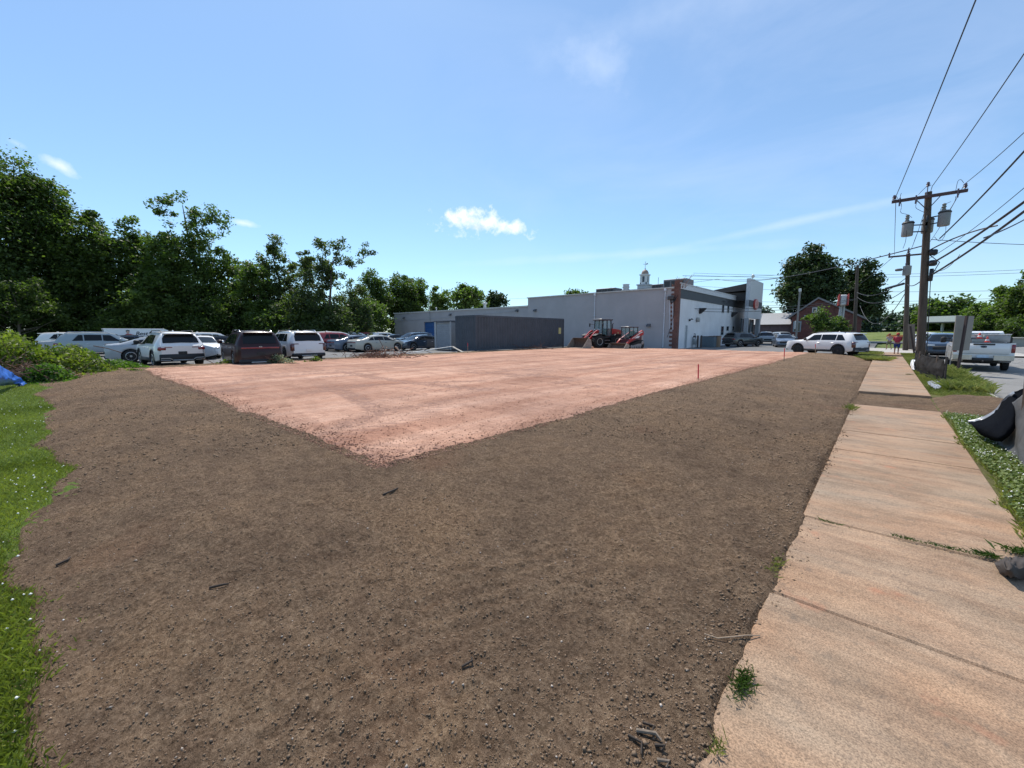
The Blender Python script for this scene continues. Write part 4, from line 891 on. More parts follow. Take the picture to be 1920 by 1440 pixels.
# long low service wing
YB=41.8; XC=-15.5; XS=-34.9; XL=-66.5
t=thing('service_wing','long low grey block wing with blue garage door, left of the tall grey wall','building',((XL+XS)/2,YB,0))
g=MB(); g.box((XL,YB,-.1),(-57.6,YB+24,4.95)); g.box((-57.6,YB,3.35),(-51.0,YB+24,4.95)); g.box((-51.0,YB,-.1),(XS-.01,YB+24,4.95)); g.box((-57.6,YB+.5,-.1),(-51,YB+24,3.34)); babs(g,'wall',WG,t)
g=MB(); g.box((XL-.12,YB-.12,4.93),(XS-.01,YB+24.1,5.12)); babs(g,'parapet_cap',MTRIM,t)
MBLU=M('blue_door_paint',(.01,.085,.27),.45,var=.08)
g=MB()
for k in range(4): g.bbox((-57.58,YB+.2,k*.83),(-51.02,YB+.3,k*.83+.81),.02)
babs(g,'garage_door',MBLU,t)
def wall_light(px,py,label,Y=YB):
    x,y,z=PY(px,py,Y); t=thing('wall_light',label,'wall light',(x,y,z),0,'lights on the grey wall')
    g=MB(); g.bbox((-.17,-.05,-.14),(.17,0,.14),.02); g.build('back_plate',MBLK,t)
    g=MB(); g.prism([(-.30,-.14),(-.28,.02),(-.05,.16),(-.05,-.14)],'x',-.2,.2); g.build('hood',M('lamp_housing',(.10,.10,.11),.4),t)
    g=MB(); g.bbox((-.16,-.28,-.17),(.16,-.08,-.142),.01); g.build('lens',M('lamp_lens',(.5,.52,.5),.2),t)
wall_light(758,596,'floodlight above the blue garage door'); wall_light(845,590,'small wall light in the middle of the low wing'); wall_light(970,582.5,'wall light near the right end of the low wing')
wall_light(1004,582,'wall light at the left end of the tall grey wall'); wall_light(1217,610,'wall lamp low on the tall grey wall, right of the track loader')
for px,py0,py1,lb,r in [(1050-246,560,602,'tall thin vent mast rising above the low roof',.05),(818,578,590,'short capped flue on the low roof',.09)]:
    a=PY(px,py0,YB+.5 if r>.06 else YB-.15); t=thing('vent_pipe',lb,'pipe',(a[0],a[1],PY(px,py1,a[1])[2]),0,'pipes on the low roof'); b=a[2]-t.location[2]
    g=MB(); g.tube([(0,0,0),(0,0,b)],r,8); g.build('pipe',M('galvanised',(.42,.44,.46),.45,.6),t,50)
    g=MB(); g.lathe([(.001,b-.02),(r*1.9,b-.02),(r*1.3,b+.12),(.001,b+.16)],10); g.build('cap',M('galvanised',(.42,.44,.46),.45,.6),t,50)
a=PY(909,577,YB+2); t=thing('roof_vent','mushroom vent with domed cap on the low roof','roof vent',(a[0],a[1],5.0)); g=MB(); g.tube([(0,0,0),(0,0,.9)],.2,10); g.build('stack',M('galvanised',(.42,.44,.46),.45,.6),t,50)
g=MB(); g.lathe([(.34,.85),(.36,.95),(.25,1.12),(.001,1.18)],14); g.build('cap',M('lamp_lens',(.5,.52,.5),.2),t,50)
g=MB(); g.tube([PY(745,602,YB-.05),PY(860,594,YB-.05),PY(968,583,YB-.05)],.02,5); tag(g.build('conduit',M('galvanised',(.42,.44,.46),.45,.6)),'thin conduit running along the low grey wing under its lights','conduit')
# main showroom
ZT=6.02; YE=68.6
t=thing('showroom_building','tall grey and white showroom with exposed brick corner and dark band under its parapet','building',(XC-5,YB,0))
g=MB(); g.box((XS,YB-.02,-.1),(XC,YB+.28,ZT)); g.box((XS,YB+.28,-.1),(XS+.3,YE,ZT)); babs(g,'side_wall',WG,t)
g=MB(); g.box((XC-.3,YB+.285,-.1),(XC,YE,5.03)); babs(g,'front_wall',WW,t)
g=MB(); g.box((XC-.3,YB+.285,5.035),(XC+.05,YE,5.93)); babs(g,'dark_band',MDG,t)
g=MB(); g.box((XC-.3,YB+.285,5.935),(XC+.12,YE,6.42)); g.box((XC-.35,YB+.0,6.43),(XC+.16,YE,6.52)); babs(g,'white_fascia',M('fascia_white',(.62,.62,.63),.6),t)
g=MB(); g.box((XS+.3,YB+.3,5.7),(XC-.3,YE,5.9)); babs(g,'roof',M('roof_membrane',(.3,.3,.3),.9),t)
g=MB(); g.box((XS-.1,YB-.14,ZT+.003),(XC-.43,YB+.35,ZT+.12)); babs(g,'parapet_cap',MTRIM,t)
g=MB(); g.box((XC-.42,YB-.06,-.1),(XC+.06,YB+.42,6.75)); 
for k in range(15):
    z=.25+k*.42; g.box((XC-.42-.30,YB-.05,z),(XC-.42,YB+.0,z+.21))
babs(g,'exposed_brick_corner',BRK,t)
MDOOR=M('door_grey',(.30,.33,.36),.5); 
def fwin(px0,px1,py0,py1,nm='window',mat=MWIN):
    a=PX(px0,py1,XC+.02); b=PX(px1,py0,XC+.02); c=PX(px0,py0,XC+.02); z0=a[2]; z1=c[2]
    g=MB(); e=.07; g.box((XC+.003,a[1]-e,z0-e),(XC+.05,a[1],z1+e)); g.box((XC+.003,b[1],z0-e),(XC+.05,b[1]+e,z1+e)); g.box((XC+.003,a[1],z1),(XC+.05,b[1],z1+e)); g.box((XC+.003,a[1],z0-e),(XC+.07,b[1],z0))
    f=babs(g,nm,MWF,t)
    g=MB(); g.box((XC+.004,a[1],z0),(XC+.03,b[1],z1)); babs(g,'pane' if nm=='window' else 'leaf',mat,t).parent=f
for p0,p1 in ((1353,1358.3),(1363,1368),(1373.5,1377.5)): fwin(p0,p1,565,586)
for p0,p1 in ((1351,1357),(1361.5,1366.5),(1372.5,1376.5)): fwin(p0,p1,612,628 if p0<1355 else 620)
fwin(1283.2,1288.8,610.5,652.5,'door',MDOOR)
# entry portal tower
YT0,YT1,XT=61.1,68.6,-13.5
g=MB(); g.box((XT-.46,YT0+.002,-.1),(XT-.02,YT0+.55,8.55)); babs(g,'portal_pier',M('portal_panel',(.33,.345,.365),.45),t)
g=MB(); g.box((XT-.42,YT0+.0,3.5),(XT,YT1,5.0)); g.box((XT-.42,YT0-.0,5.85),(XT,YT1,8.6)); babs(g,'portal_panel',M('portal_white',(.56,.565,.575),.45),t)
g=MB(); g.box((XT-.41,YT0+.01,5.003),(XT+.03,YT1,5.847)); babs(g,'portal_band',MDG,t)
g=MB(); g.box((XT-1.0,YT0+.56,-.1),(XT-.9,YT1,3.49)); babs(g,'entrance_glazing',MWIN,t)
g=MB()
for k in range(5): g.box((XT-.898,YT0+.9+k*1.6,-.1),(XT-.82,YT0+.98+k*1.6,3.48))
g.box((XT-.5,YT1-.9,-.1),(XT-.02,YT1,3.49)); babs(g,'mullions',M('portal_panel',(.33,.345,.365),.45),t)
g=MB(); g.add([(XC-3.2,YT0+.7,7.35),(XT-.47,YT0+.6,8.05),(XT-.47,YT1,8.05),(XC-3.2,YT1,7.35),(XC-3.2,YT0+.7,6.95),(XT-.47,YT0+.6,7.15),(XT-.47,YT1,7.15),(XC-3.2,YT1,6.95)],[(0,1,2,3),(7,6,5,4),(0,4,5,1),(1,5,6,2),(2,6,7,3),(3,7,4,0)])
g.box((XC-2.6,YT0+1.2,5.9),(XT-.5,YT1-.2,6.94)); babs(g,'rear_canopy',M('canopy_dark',(.05,.045,.045),.7),t)
# oval sign
c=PX(1417.5,571,XT+.1); t2=thing('oval_sign','red oval sign with white letters on the edge of the entry portal','sign',(XT+.03,c[1]-.15,c[2]))
g=MB(); g.lathe([(.001,0),(1,0),(1,.16),(.94,.2),(.001,.2)],36,axis='x'); o=g.build('sign_disc',M('sign_red',(.42,.045,.035),.35),t2,40); o.scale=(1,1.12,.72)
g=MB(); g.lathe([(.82,.195),(.90,.195),(.90,.225),(.82,.225)],36,axis='x'); o=g.build('rim_ring',M('sign_pale',(.62,.3,.26),.4),t2,40); o.scale=(1,1.12,.72)
text_obj('letters','KIA',.78,(.235,0,0),(R(90),0,R(90)),M('sign_pale',(.62,.3,.26),.4),t2,.02)
c=PX(1411,530,XT-.3); t2=thing('roof_ball','small pale ball perched on top of the entry portal','light',(XT-.3,c[1],8.6))  # pale ball atop the parapet, given the form of a lamp
g=MB(); g.tube([(0,0,0),(0,0,.3)],.04,6); g.build('stem',MBLK,t2); g=MB(); g.lathe([(.001,.25),(.16,.32),(.22,.5),(.12,.72),(.001,.78)],12); g.build('lamp_head',M('lamp_lens',(.5,.52,.5),.2),t2,50)
# small fixtures on the white wall
for px,py,lb,k in [(1312,583,'wedge-shaped black wall fixture on the left of the white wall','w'),(1372,590,'wedge-shaped black wall fixture under the upper windows','w'),(1306,599.5,'round grey fixture on the white wall','r'),(1292,600,'small hooked black lamp above the grey door','s')]:
    c=PX(px,py,XC); t2=thing('wall_fixture',lb,'wall fixture',c,0,'fixtures on the white wall')
    g=MB(); g.bbox((.003,-.12,-.12),(.05,.12,.12),.02); g.build('mount',MBLK,t2)
    g=MB()
    if k=='w': g.prism([(.05,-.32),(.62,.2),(.62,.3),(.05,.3)],'y',-.3,.3)
    elif k=='r': g.lathe([(.001,.05),(.26,.06),(.24,.3),(.001,.38)],14,axis='x')
    else: g.tube([(.05,0,-.1),(.25,0,.12),(.4,0,.05)],.06,6)
    g.build('hood',MBLK if k!='r' else MSKID,t2,50)
# rooftop things
def roofunit(px0,px1,py0,py1,Y,dy,label,mat,legs=True):
    a=PY(px0,py1,Y); b=PY(px1,py0,Y); t=thing('rooftop_unit',label,'rooftop unit',((a[0]+b[0])/2,Y,a[2]),0,'machines on the roof'); w=(b[0]-a[0])/2; h=b[2]-a[2]
    g=MB(); g.bbox((-w,0,.12),(w,dy,h),.04); g.build('casing',mat,t); g=MB(); g.box((-w*.9,.1,-.3),(w*.9,dy-.1,.118)); g.build('curb',MDG,t)
    g=MB()
    n=max(3,int(w*2))
    for k in range(n): g.box((-w+.15+k*(2*w-.3)/n,-.025,h*.2),(-w+.15+(k+.8)*(2*w-.3)/n,-.002,h*.85))
    g.build('grille',M('grille_dark',(.025,.027,.03),.5),t)
    g=MB(); g.lathe([(.001,h),(w*.3,h),(w*.3,h+.08),(.001,h+.1)],14,c=(w*.3,dy/2,0)); g.build('fan',MBLK,t,50)
roofunit(1117,1153,539,554,YB+6,2.0,'black air handling unit nearest the left on the tall roof',M('unit_black',(.07,.075,.085),.5))
roofunit(1243,1287,521,549,YB+5,2.4,'largest dark grey roof unit above the brick corner',M('unit_grey',(.13,.135,.15),.5))
roofunit(1221,1243,532,549,YB+8,1.5,'brownish roof unit left of the largest grey unit',M('unit_brown',(.10,.08,.075),.6))
a=PY(1173.5,548,YB+4); t=thing('roof_exhaust','pale cylindrical exhaust vent on the tall roof','roof vent',a); 
g=MB(); g.lathe([(.001,-.5),(.34,-.5),(.34,.2),(.46,.22),(.46,.3),(.36,.36),(.36,.85),(.40,.87),(.40,.92),(.001,.94)],18); g.build('drum',M('exhaust_pale',(.45,.47,.48),.5),t,40)
g=MB(); g.lathe([(.41,.55),(.43,.55),(.43,.62),(.41,.62)],18); g.build('band',M('galvanised',(.42,.44,.46),.45,.6),t,40)
g=MB(); r_=random.Random(3)
for i in range(26):
    p0=np.array(PY(1276+r_.uniform(-8,9),540,YB+.5)); p1=p0+np.array((r_.uniform(-.7,.9),r_.uniform(-.2,.4),r_.uniform(.2,1.3))); g.tube([p0,(p0+p1)/2+np.array((r_.uniform(-.1,.1),0,.1)),p1],.012,4)
o=tag(g.build('dry_vine',M('vine_rust',(.22,.10,.05),.9)),'dry rust-coloured vine stems sprouting above the brick corner','vine')
# downspouts, conduits
for px,y0,y1,lb in [(1114.5,556,652,'white downspout on the grey wall behind the wheel loader'),(1245,545,651,'white downspout near the brick corner')]:
    c=PY(px,600,YB-.1); g=MB(); g.tube([(c[0],c[1],.15),(c[0],c[1],ZT-.25)],.06,8); g.tube([(c[0],c[1],.2),(c[0]+.02,c[1]-.12,.08)],.06,8); g.bbox((c[0]-.12,c[1]-.1,ZT-.3),(c[0]+.12,c[1]+.06,ZT-.02),.02)
    for z in (1.5,3.5,5): g.bbox((c[0]-.09,c[1]-.075,z),(c[0]+.09,c[1]+.07,z+.05),.01)
    tag(g.build('downspout',M('spout_white',(.6,.62,.66),.5),None,50),lb,'downspout','downspouts on the grey wall')
t=thing('electric_service','power meter, conduits and tangled cables beside the brick corner','electrical service',PY(1257,600,YB)); 
for px,y0,y1 in ((1256,562,617),(1261.5,564,618)):
    a=PY(px,y0,YB-.07); b=PY(px,y1,YB-.07); g=MB(); g.tube([a,b],.045,6); babs(g,'conduit',M('spout_white',(.6,.62,.66),.5),t,50)
g=MB(); 
for i in range(7): 
    a=np.array(PY(1255+i*1.6,557+(i%3)*2,YB-.15)); b=np.array(PY(1263+i*1.2,566-i*2.0,YB-.2)); m=(a+b)/2-np.array((0,.1,.35)); g.tube([a,m,b],.025,5)
pts=[PY(1266,552,YB-.1),PY(1264,585,YB-.12),PY(1258,612,YB-.12),PY(1251,632,YB-.1)]; g.tube(pts,.02,5); babs(g,'cables',MBLK,t,50)
g=MB(); c=PY(1259,559,YB); g.bbox((c[0]-.3,c[1]-.3,c[2]-.15),(c[0]+.3,c[1]-.003,c[2]+.2),.04); babs(g,'meter_box',M('meter_dark',(.08,.07,.07),.6),t)
# things along the foot of the white wall
def foot(px,py,X=None):
    x,y,z=W(px,py); return (x,y,0)
c=foot(1301,651.5); t=thing('gas_meter','gas meter with pipes at the foot of the white wall','gas meter',c)
g=MB(); g.tube([(0,-.5,0),(0,-.5,1.1),(0,-.2,1.1)],.04,8); g.tube([(0,.5,0),(0,.5,.9),(0,.2,1.5),(0,-.05,1.5)],.04,8); g.build('pipes',M('meter_pipe',(.28,.3,.31),.5,.3),t,50)
g=MB(); g.bbox((-.2,-.32,.35),(.22,.22,.95),.06); g.build('meter_body',M('meter_grey',(.35,.37,.38),.5),t,50); g=MB(); g.lathe([(.001,0),(.16,0),(.2,.06),(.16,.16),(.001,.2)],14,c=(0,-.02,1.1)); g.build('regulator',M('meter_dark',(.08,.07,.07),.6),t,50)
for px,lb in ((1307.5,'left of two dark bollards guarding the gas meter'),(1314,'right of two dark bollards guarding the gas meter')):
    c=foot(px,652); g=MB(); g.lathe([(.001,0),(.10,0),(.10,1.25),(.06,1.31),(.001,1.33)],14); o=g.build('bollard',M('bollard_brown',(.06,.045,.04),.6),None,50); o.location=c; tag(o,lb,'bollard','bollards by the gas meter')
c=foot(1328,650.5); t=thing('utility_cabinet','dark blue-grey utility cabinet beside the brown bins','cabinet',c); g=MB(); g.bbox((-.75,-.5,.0),(.75,.5,1.15),.03); g.build('cabinet_body',M('cabinet_slate',(.11,.15,.18),.5),t); g=MB(); g.bbox((-.78,-.53,1.153),(.78,.53,1.2),.01); g.build('lid',MDG,t)
for px,lb,h in ((1335,'taller brown plastic bin beside the slate cabinet',1.25),(1344,'brown bin nearest the dark green SUV',1.28)):
    c=foot(px,650.5); t=thing('rubbish_bin',lb,'bin',c,0,'brown bins by the white wall')
    g=MB(); g.prism([(-.27,0),(.27,0),(.33,h-.1),(-.33,h-.1)],'y',-.32,.32); g.build('bin_body',M('bin_brown',(.30,.20,.13),.6),t); g=MB(); g.bbox((-.35,-.35,h-.097),(.35,.35,h-.02),.02); g.build('lid',M('bin_brown_dark',(.2,.13,.085),.6),t)
# ---------------------------------------------------------------- cupola behind the roof
c=PD(1208,548,95); t=thing('cupola','small square cupola with arched lantern, tan dome and weather vane rising behind the roof','cupola',(c[0],c[1],0)); z0=c[2]; s_=95/FPX
MCU=wallmat('cupola_grey',(.42,.45,.48),block=False)
g=MB(); q=9.5*s_; g.box((-q,-q,z0-7),(q,q,z0+12*s_)); g.box((-q*1.15,-q*1.15,z0+12*s_),(q*1.15,q*1.15,z0+14*s_)); g.box((-2.6*q,-2*q,0),(2.6*q,2*q,z0-1.5)); g.build('base',MCU,t)
g=MB(); q=6.3*s_; zl=z0+14*s_
g.box((-q*.93,-q*.93,zl),(q*.93,q*.93,zl+16*s_))
for sx in (-1,1):
    for sy in (-1,1): g.box((sx*q-(.0 if sx<0 else .3*q),sy*q-(0 if sy<0 else .3*q),zl),(sx*q+(.3*q if sx<0 else 0),sy*q+(.3*q if sy<0 else 0),zl+16.1*s_))
g.box((-q*1.18,-q*1.18,zl+16*s_),(q*1.18,q*1.18,zl+18*s_)); g.box((-q,-q,zl),(q,q,zl+3*s_)); g.build('lantern',M('cupola_white',(.62,.63,.62),.6),t)
for k in range(4):
    g=MB(); g.box((-.32*q,-.95*q,zl+4*s_),(.32*q,-.935*q,zl+14*s_)); o=g.build('louvre',MWIN,t); o.rotation_euler=(0,0,k*math.pi/2)
g=MB(); g.lathe([(6.6*s_,zl+18*s_),(6.3*s_,zl+21*s_),(4.6*s_,zl+24.5*s_),(2*s_,zl+26.3*s_),(.001,zl+26.8*s_)],16); g.build('dome',M('dome_tan',(.30,.22,.17),.6),t,50)
g=MB(); g.tube([(0,0,zl+26*s_),(0,0,zl+29*s_)],.9*s_,8); g.tube([(0,0,zl+28*s_),(0,0,zl+41*s_)],.35*s_,6); a=np.array((cA,sA,0)); 
g.tube([tuple(-a*4*s_+np.array((0,0,zl+36*s_))),tuple(a*4.2*s_+np.array((0,0,zl+36*s_)))],.32*s_,5); g.prism([(1.5*s_,zl+35*s_),(4.5*s_,zl+36*s_),(4.2*s_,zl+37.8*s_),(2*s_,zl+37*s_)],'y',-.1,.1); g.build('weather_vane',M('vane_grey',(.35,.35,.33),.5),t,50)
c=PD(1234,535,80); g=MB(); g.tube([(c[0],c[1],4),(c[0],c[1],PD(1234,520,80)[2])],.05,5); tag(g.build('antenna_mast',M('galvanised',(.42,.44,.46),.45,.6)),'thin antenna mast between the cupola and the largest roof unit','mast')
# ---------------------------------------------------------------- container, storage unit
def corrugated(g,x0,y0,x1,y1,z0,z1,n,d):
    dx,dy=x1-x0,y1-y0; l=math.hypot(dx,dy); nx,ny=dy/l,-dx/l; rows=[[],[]]
    for i in range(n*4+1):
        f=i/(n*4); o=d*(0,0,1,1)[i%4]; 
        for k,z in enumerate((z0,z1)): rows[k].append((x0+dx*f-nx*o,y0+dy*f-ny*o,z))
    g.grid(rows)
MCT=M('container_slate',(.060,.072,.090),.6,var=.15,scale=1.5)
x0,x1,y0,y1=-26.65,-24.2,22.5,34.7
t=thing('shipping_container','slate blue-grey corrugated shipping container at the back edge of the pink gravel','container',((x0+x1)/2,(y0+y1)/2,.0))
g=MB(); corrugated(g,x1,y0+.1,x1,y1-.1,.35,2.85,38,.065); corrugated(g,x0+.1,y0,x1-.1,y0,.35,2.85,8,.045); corrugated(g,x0,y1-.1,x0,y0+.1,.35,2.85,38,.045); babs(g,'corrugated_sides',MCT,t)
g=MB()
for (a,b) in ((x0,y0),(x1,y0),(x0,y1),(x1,y1)):
    sx=-1 if a==x1 else 1; sy=1 if b==y0 else -1; g.box((min(a,a+sx*.12)-.006,min(b,b+sy*.12)-.006,.12),(max(a,a+sx*.12)+.006,max(b,b+sy*.12)+.006,2.98))
for z in (.18,2.85):
    g.box((x1-.1,y0+.12,z),(x1+.004,y1-.12,z+.16)); g.box((x0-.004,y0+.12,z),(x0+.1,y1-.12,z+.16)); g.box((x0+.12,y0-.004,z),(x1-.12,y0+.1,z+.16)); g.box((x0+.12,y1-.1,z),(x1-.12,y1+.004,z+.16))
babs(g,'frame',MCT,t)
g=MB(); g.box((x0+.02,y0+.1,2.9),(x1-.02,y1-.1,2.99)); babs(g,'roof',MCT,t)
g=MB(); c=PX(1056,620,x1+.01); c0=PX(1056,626,x1+.01); g.box((x1+.006,y1-.95,1.5),(x1+.02,y1-.55,2.1)); babs(g,'placard',M('placard_yellow',(.55,.50,.22),.6),t)
g=MB()
for yy in (y0+.3,y1-.3):
    for xx in (x0+.2,x1-.3): g.box((xx-.2,yy-.12,-.05),(xx+.25,yy+.12,.118))
babs(g,'timber_blocks',M('block_wood',(.12,.08,.05),.9),t)
x0,x1,y0,y1=-31.25,-28.95,23.9,26.4
t=thing('storage_unit','pale grey storage box with roll-up door left of the container','storage unit',((x0+x1)/2,(y0+y1)/2,0)); MSU=M('unit_panel',(.31,.305,.30),.6,scale=2)
g=MB(); g.box((x0,y0+.05,.1),(x1,y1,2.55)); babs(g,'body',MSU,t)
g=MB()
for k in range(12): g.bbox((x0+.25,y0+.0,.2+k*.18),(x1-.1,y0+.045,.2+k*.18+.165),.012)
babs(g,'roller_door',M('roller_grey',(.30,.32,.35),.5),t)
g=MB(); g.box((x0-.03,y0-.05,.05),(x0+.22,y0+.047,2.6)); g.box((x1-.08,y0-.05,.05),(x1+.03,y0+.047,2.6)); babs(g,'door_posts',M('post_pale',(.42,.43,.44),.6),t)
g=MB(); g.box((x0-.06,y0-.1,2.603),(x1+.06,y1+.06,2.70)); babs(g,'roof_rim',M('rim_dark',(.14,.14,.15),.6),t)
# ---------------------------------------------------------------- brick building with gable
D=66
a=PD(1482,628,68.7); b=PD(1613,628,63.2); ap=PD(1531,560,D); 
zE=PD(1482,594,D)[2]; zA=ap[2]; wv=np.array(b[:2])-np.array(a[:2]); Lw=float(np.linalg.norm(wv)); rz=math.atan2(wv[1],wv[0]); bx=49/131*Lw
t=thing('brick_building','red brick building with a wide gable, white window and pale sign board under big maples','building',(a[0],a[1],0),rz)
RB=brickmat('gable_brick',(.16,.05,.038),(.11,.038,.032),(.15,.11,.10),.3,.1)
g=MB(); g.prism([(0,-.5),(Lw,-.5),(Lw,zE*.93),(bx,zA),(0,zE)],'y',0,18); g.build('wall',RB,t)
g=MB(); e=.35
for (x0,z0,x1,z1) in ((-.5,zE-.25,bx,zA),(bx,zA,Lw+.5,zE*.93-.25)):
    g.add([(x0,-.4,z0+.03),(x1,-.4,z1+.03),(x1,18.3,z1+.03),(x0,18.3,z0+.03),(x0,-.4,z0+.3),(x1,-.4,z1+.3),(x1,18.3,z1+.3),(x0,18.3,z0+.3)],[(3,2,1,0),(4,5,6,7),(0,1,5,4),(1,2,6,5),(2,3,7,6),(3,0,4,7)])
g.build('roof',M('roof_grey',(.22,.21,.21),.9),t)
def gb(px0,px1,py0,py1,y,nm,mat,par=t,dy=.06):
    f=lambda px:(px-1482)/131*Lw; zz=lambda py:PD(1531,py,D)[2]
    g=MB(); g.box((f(px0),y-dy,zz(py1)),(f(px1),y,zz(py0))); return g.build(nm,mat,par)
w_=gb(1521,1537,576,586,-.003,'window',M('gable_white',(.6,.6,.58),.6)); gb(1522.5,1528,577.5,585,-.066,'pane',MWIN,w_,.01); gb(1530,1535.5,577.5,585,-.066,'pane',MWIN,w_,.01)
gb(1506,1549,590.5,598,-.003,'sign_board',M('board_pale',(.36,.38,.4),.6)); gb(1472+2,1474,0,1,0,'x',MWIN) if 0 else None
w_=gb(1476+1,1490,603,617,-.003,'window',M('frame_blue',(.25,.31,.34),.5)) if 0 else gb(1474+12,1502,602,622,-.003,'shop_window',M('frame_blue',(.25,.31,.34),.5)); gb(1488,1500,604,621,-.066,'pane',MWIN,w_,.01)
w_=gb(1552,1585,602,622,-.003,'shop_window',M('frame_blue',(.25,.31,.34),.5)); gb(1554,1567,604,621,-.066,'pane',MWIN,w_,.01); gb(1571,1583,604,621,-.066,'pane',MWIN,w_,.01)
a=PD(1425,628,D+8); b=PD(1483,628,D+4.5); zr=PD(1450,594,D-4)[2]; ze=PD(1450,606,D-4)[2]; wv=np.array(b[:2])-np.array(a[:2]); Lw=float(np.linalg.norm(wv))
t=thing('low_annexe','low building with pale grey pitched roof left of the brick gable','building',(a[0],a[1],0),math.atan2(wv[1],wv[0]))
g=MB(); g.box((-12,0,-.5),(Lw-.1,9,ze)); g.build('wall',brickmat('annexe_brick',(.13,.09,.085),(.1,.075,.075),(.14,.12,.12),.3,.1),t)
g=MB(); g.prism([(-.5,ze+.01),(4.5,zr+1.2),(9.5,ze+.01)],'x',-12.4,Lw-.1); g.build('roof',M('annexe_roof',(.33,.33,.33),.9),t)
# pylon sign
D=58; a=PD(1572,652,D); t=thing('pylon_sign','tall pylon sign with red cabinet seen edge-on above two grey posts','sign',(a[0],a[1],0)); f=D/FPX
zz=lambda py:PD(1572,py,D)[2]
g=MB(); u=np.array((cA,sA,0)); 
for k in (-3.0,2.2): g.tube([tuple(u*k*f),tuple(u*k*f+np.array((0,0,zz(573))))],2.3*f,10)
g.build('posts',M('pylon_grey',(.36,.37,.38),.45,.3),t,50)
g=MB(); g.bbox((-5.2*f,-1.2,zz(573)),(5.2*f,1.2,zz(553.5)),.12); o=g.build('cabinet',M('cabinet_grey',(.52,.52,.52),.35),t); o.rotation_euler=(0,0,R(6))
for s_,nm in ((-1,'l'),(1,'r')):
    g=MB(); g.bbox((min(s_*5.2*f,s_*7.6*f),-1.4,zz(574)),(max(s_*5.2*f,s_*7.6*f),1.4,zz(552.5)),.12); o=g.build('red_face',M('sign_red',(.42,.045,.035),.35),t); o.rotation_euler=(0,0,R(6))
# fuel canopy & far buildings
D=95; a=PD(1728,620,101); b=PD(1830,620,90); wv=np.array(b[:2])-np.array(a[:2]); Lw=float(np.linalg.norm(wv)); rz=math.atan2(wv[1],wv[0]); zz=lambda py:PD(1780,py,D)[2]
t=thing('fuel_canopy','flat white-edged fuel station canopy behind the grey sign panel','canopy',(a[0],a[1],0),rz)
g=MB(); g.box((0,0,zz(603)),(Lw,12,zz(592))); g.build('fascia',M('canopy_white',(.68,.67,.66),.5),t); g=MB(); g.box((-.05,-.05,zz(605)),(Lw+.05,12.05,zz(603.2))); g.build('trim',MDG,t)
for x in (2,Lw-2):
    for y in (3,9): g=MB(); g.box((x-.2,y-.2,-.3),(x+.2,y+.2,zz(605.2))); g.build('column',M('pylon_grey',(.36,.37,.38),.45,.3),t)
g=MB(); g.box((1.0,4,0),(1.9,4.6,1.6)); g.box((Lw-5,4,0),(Lw-4.1,4.6,1.6)); g.build('pumps',M('pump_red',(.35,.07,.05),.5),t)
a=PD(1727,622,112); t=thing('station_shop','low brown-roofed brick shop under the fuel canopy','building',(a[0],a[1],-.2),rz); f=112/FPX
g=MB(); g.box((-3,0,-.3),(60*f,10,14*f)); g.build('wall',brickmat('shop_brick',(.22,.09,.06),(.17,.07,.05),(.2,.16,.14),.3,.1),t); g=MB(); g.prism([(-1.5,10*f),(5,23*f),(11.5,10*f)],'x',-4,42*f); g.build('roof',M('shop_roof',(.16,.13,.12),.9),t)
def house(px,D,wpx,pye,pya,label,col,rzz=0,group='distant houses on the rise'):
    a=PD(px,625,D); zz=lambda py:PD(px,py,D)[2]; w=wpx*D/FPX/2
    t=thing('house',label,'house',(a[0],a[1],-.5),YAW+rzz,group); ze,za=zz(pye)+.5,zz(pya)+.5
    g=MB(); g.prism([(-w,0),(w,0),(w,ze),(0,za),(-w,ze)],'y',0,w*2.4); g.build('wall',wallmat('siding_'+label[:5],col,block=False),t)
    g=MB()
    for s_ in (-1,1): g.add([(s_*w*1.1,-.4,ze-.3),(0,-.4,za+.05),(0,w*2.5,za+.05),(s_*w*1.1,w*2.5,ze-.3),(s_*w*1.1,-.4,ze),(0,-.4,za+.35),(0,w*2.5,za+.35),(s_*w*1.1,w*2.5,ze)],[(3,2,1,0),(4,5,6,7),(0,1,5,4),(1,2,6,5),(2,3,7,6),(3,0,4,7)])
    g.build('roof',M('house_roof',(.20,.19,.2),.9),t)
    for x in (-.5,.35): g=MB(); g.box((x*w-.6,-.06,ze*.45),(x*w+.6,-.003,ze*.45+1.5)); g.build('window',MWIN,t)
    g=MB(); g.box((-.5,-.06,ze+.1),(.5,-.003,ze+1.1)); g.build('window',MWIN,t)
    g=MB(); g.box((-w*.6,w*.8,ze),(-w*.6+1,w*.8+1,za+1.4)); g.build('chimney',RB,t)
house(1661,165,27,609,598,'grey-green distant house with its gable facing the road',(.33,.36,.33))
house(1645,178,22,608,601,'darker distant house roof left of the grey-green gable',(.28,.28,.27),.9)
house(1619,150,10,613,606,'small pale distant house behind the dark pole',(.55,.55,.5),.5)
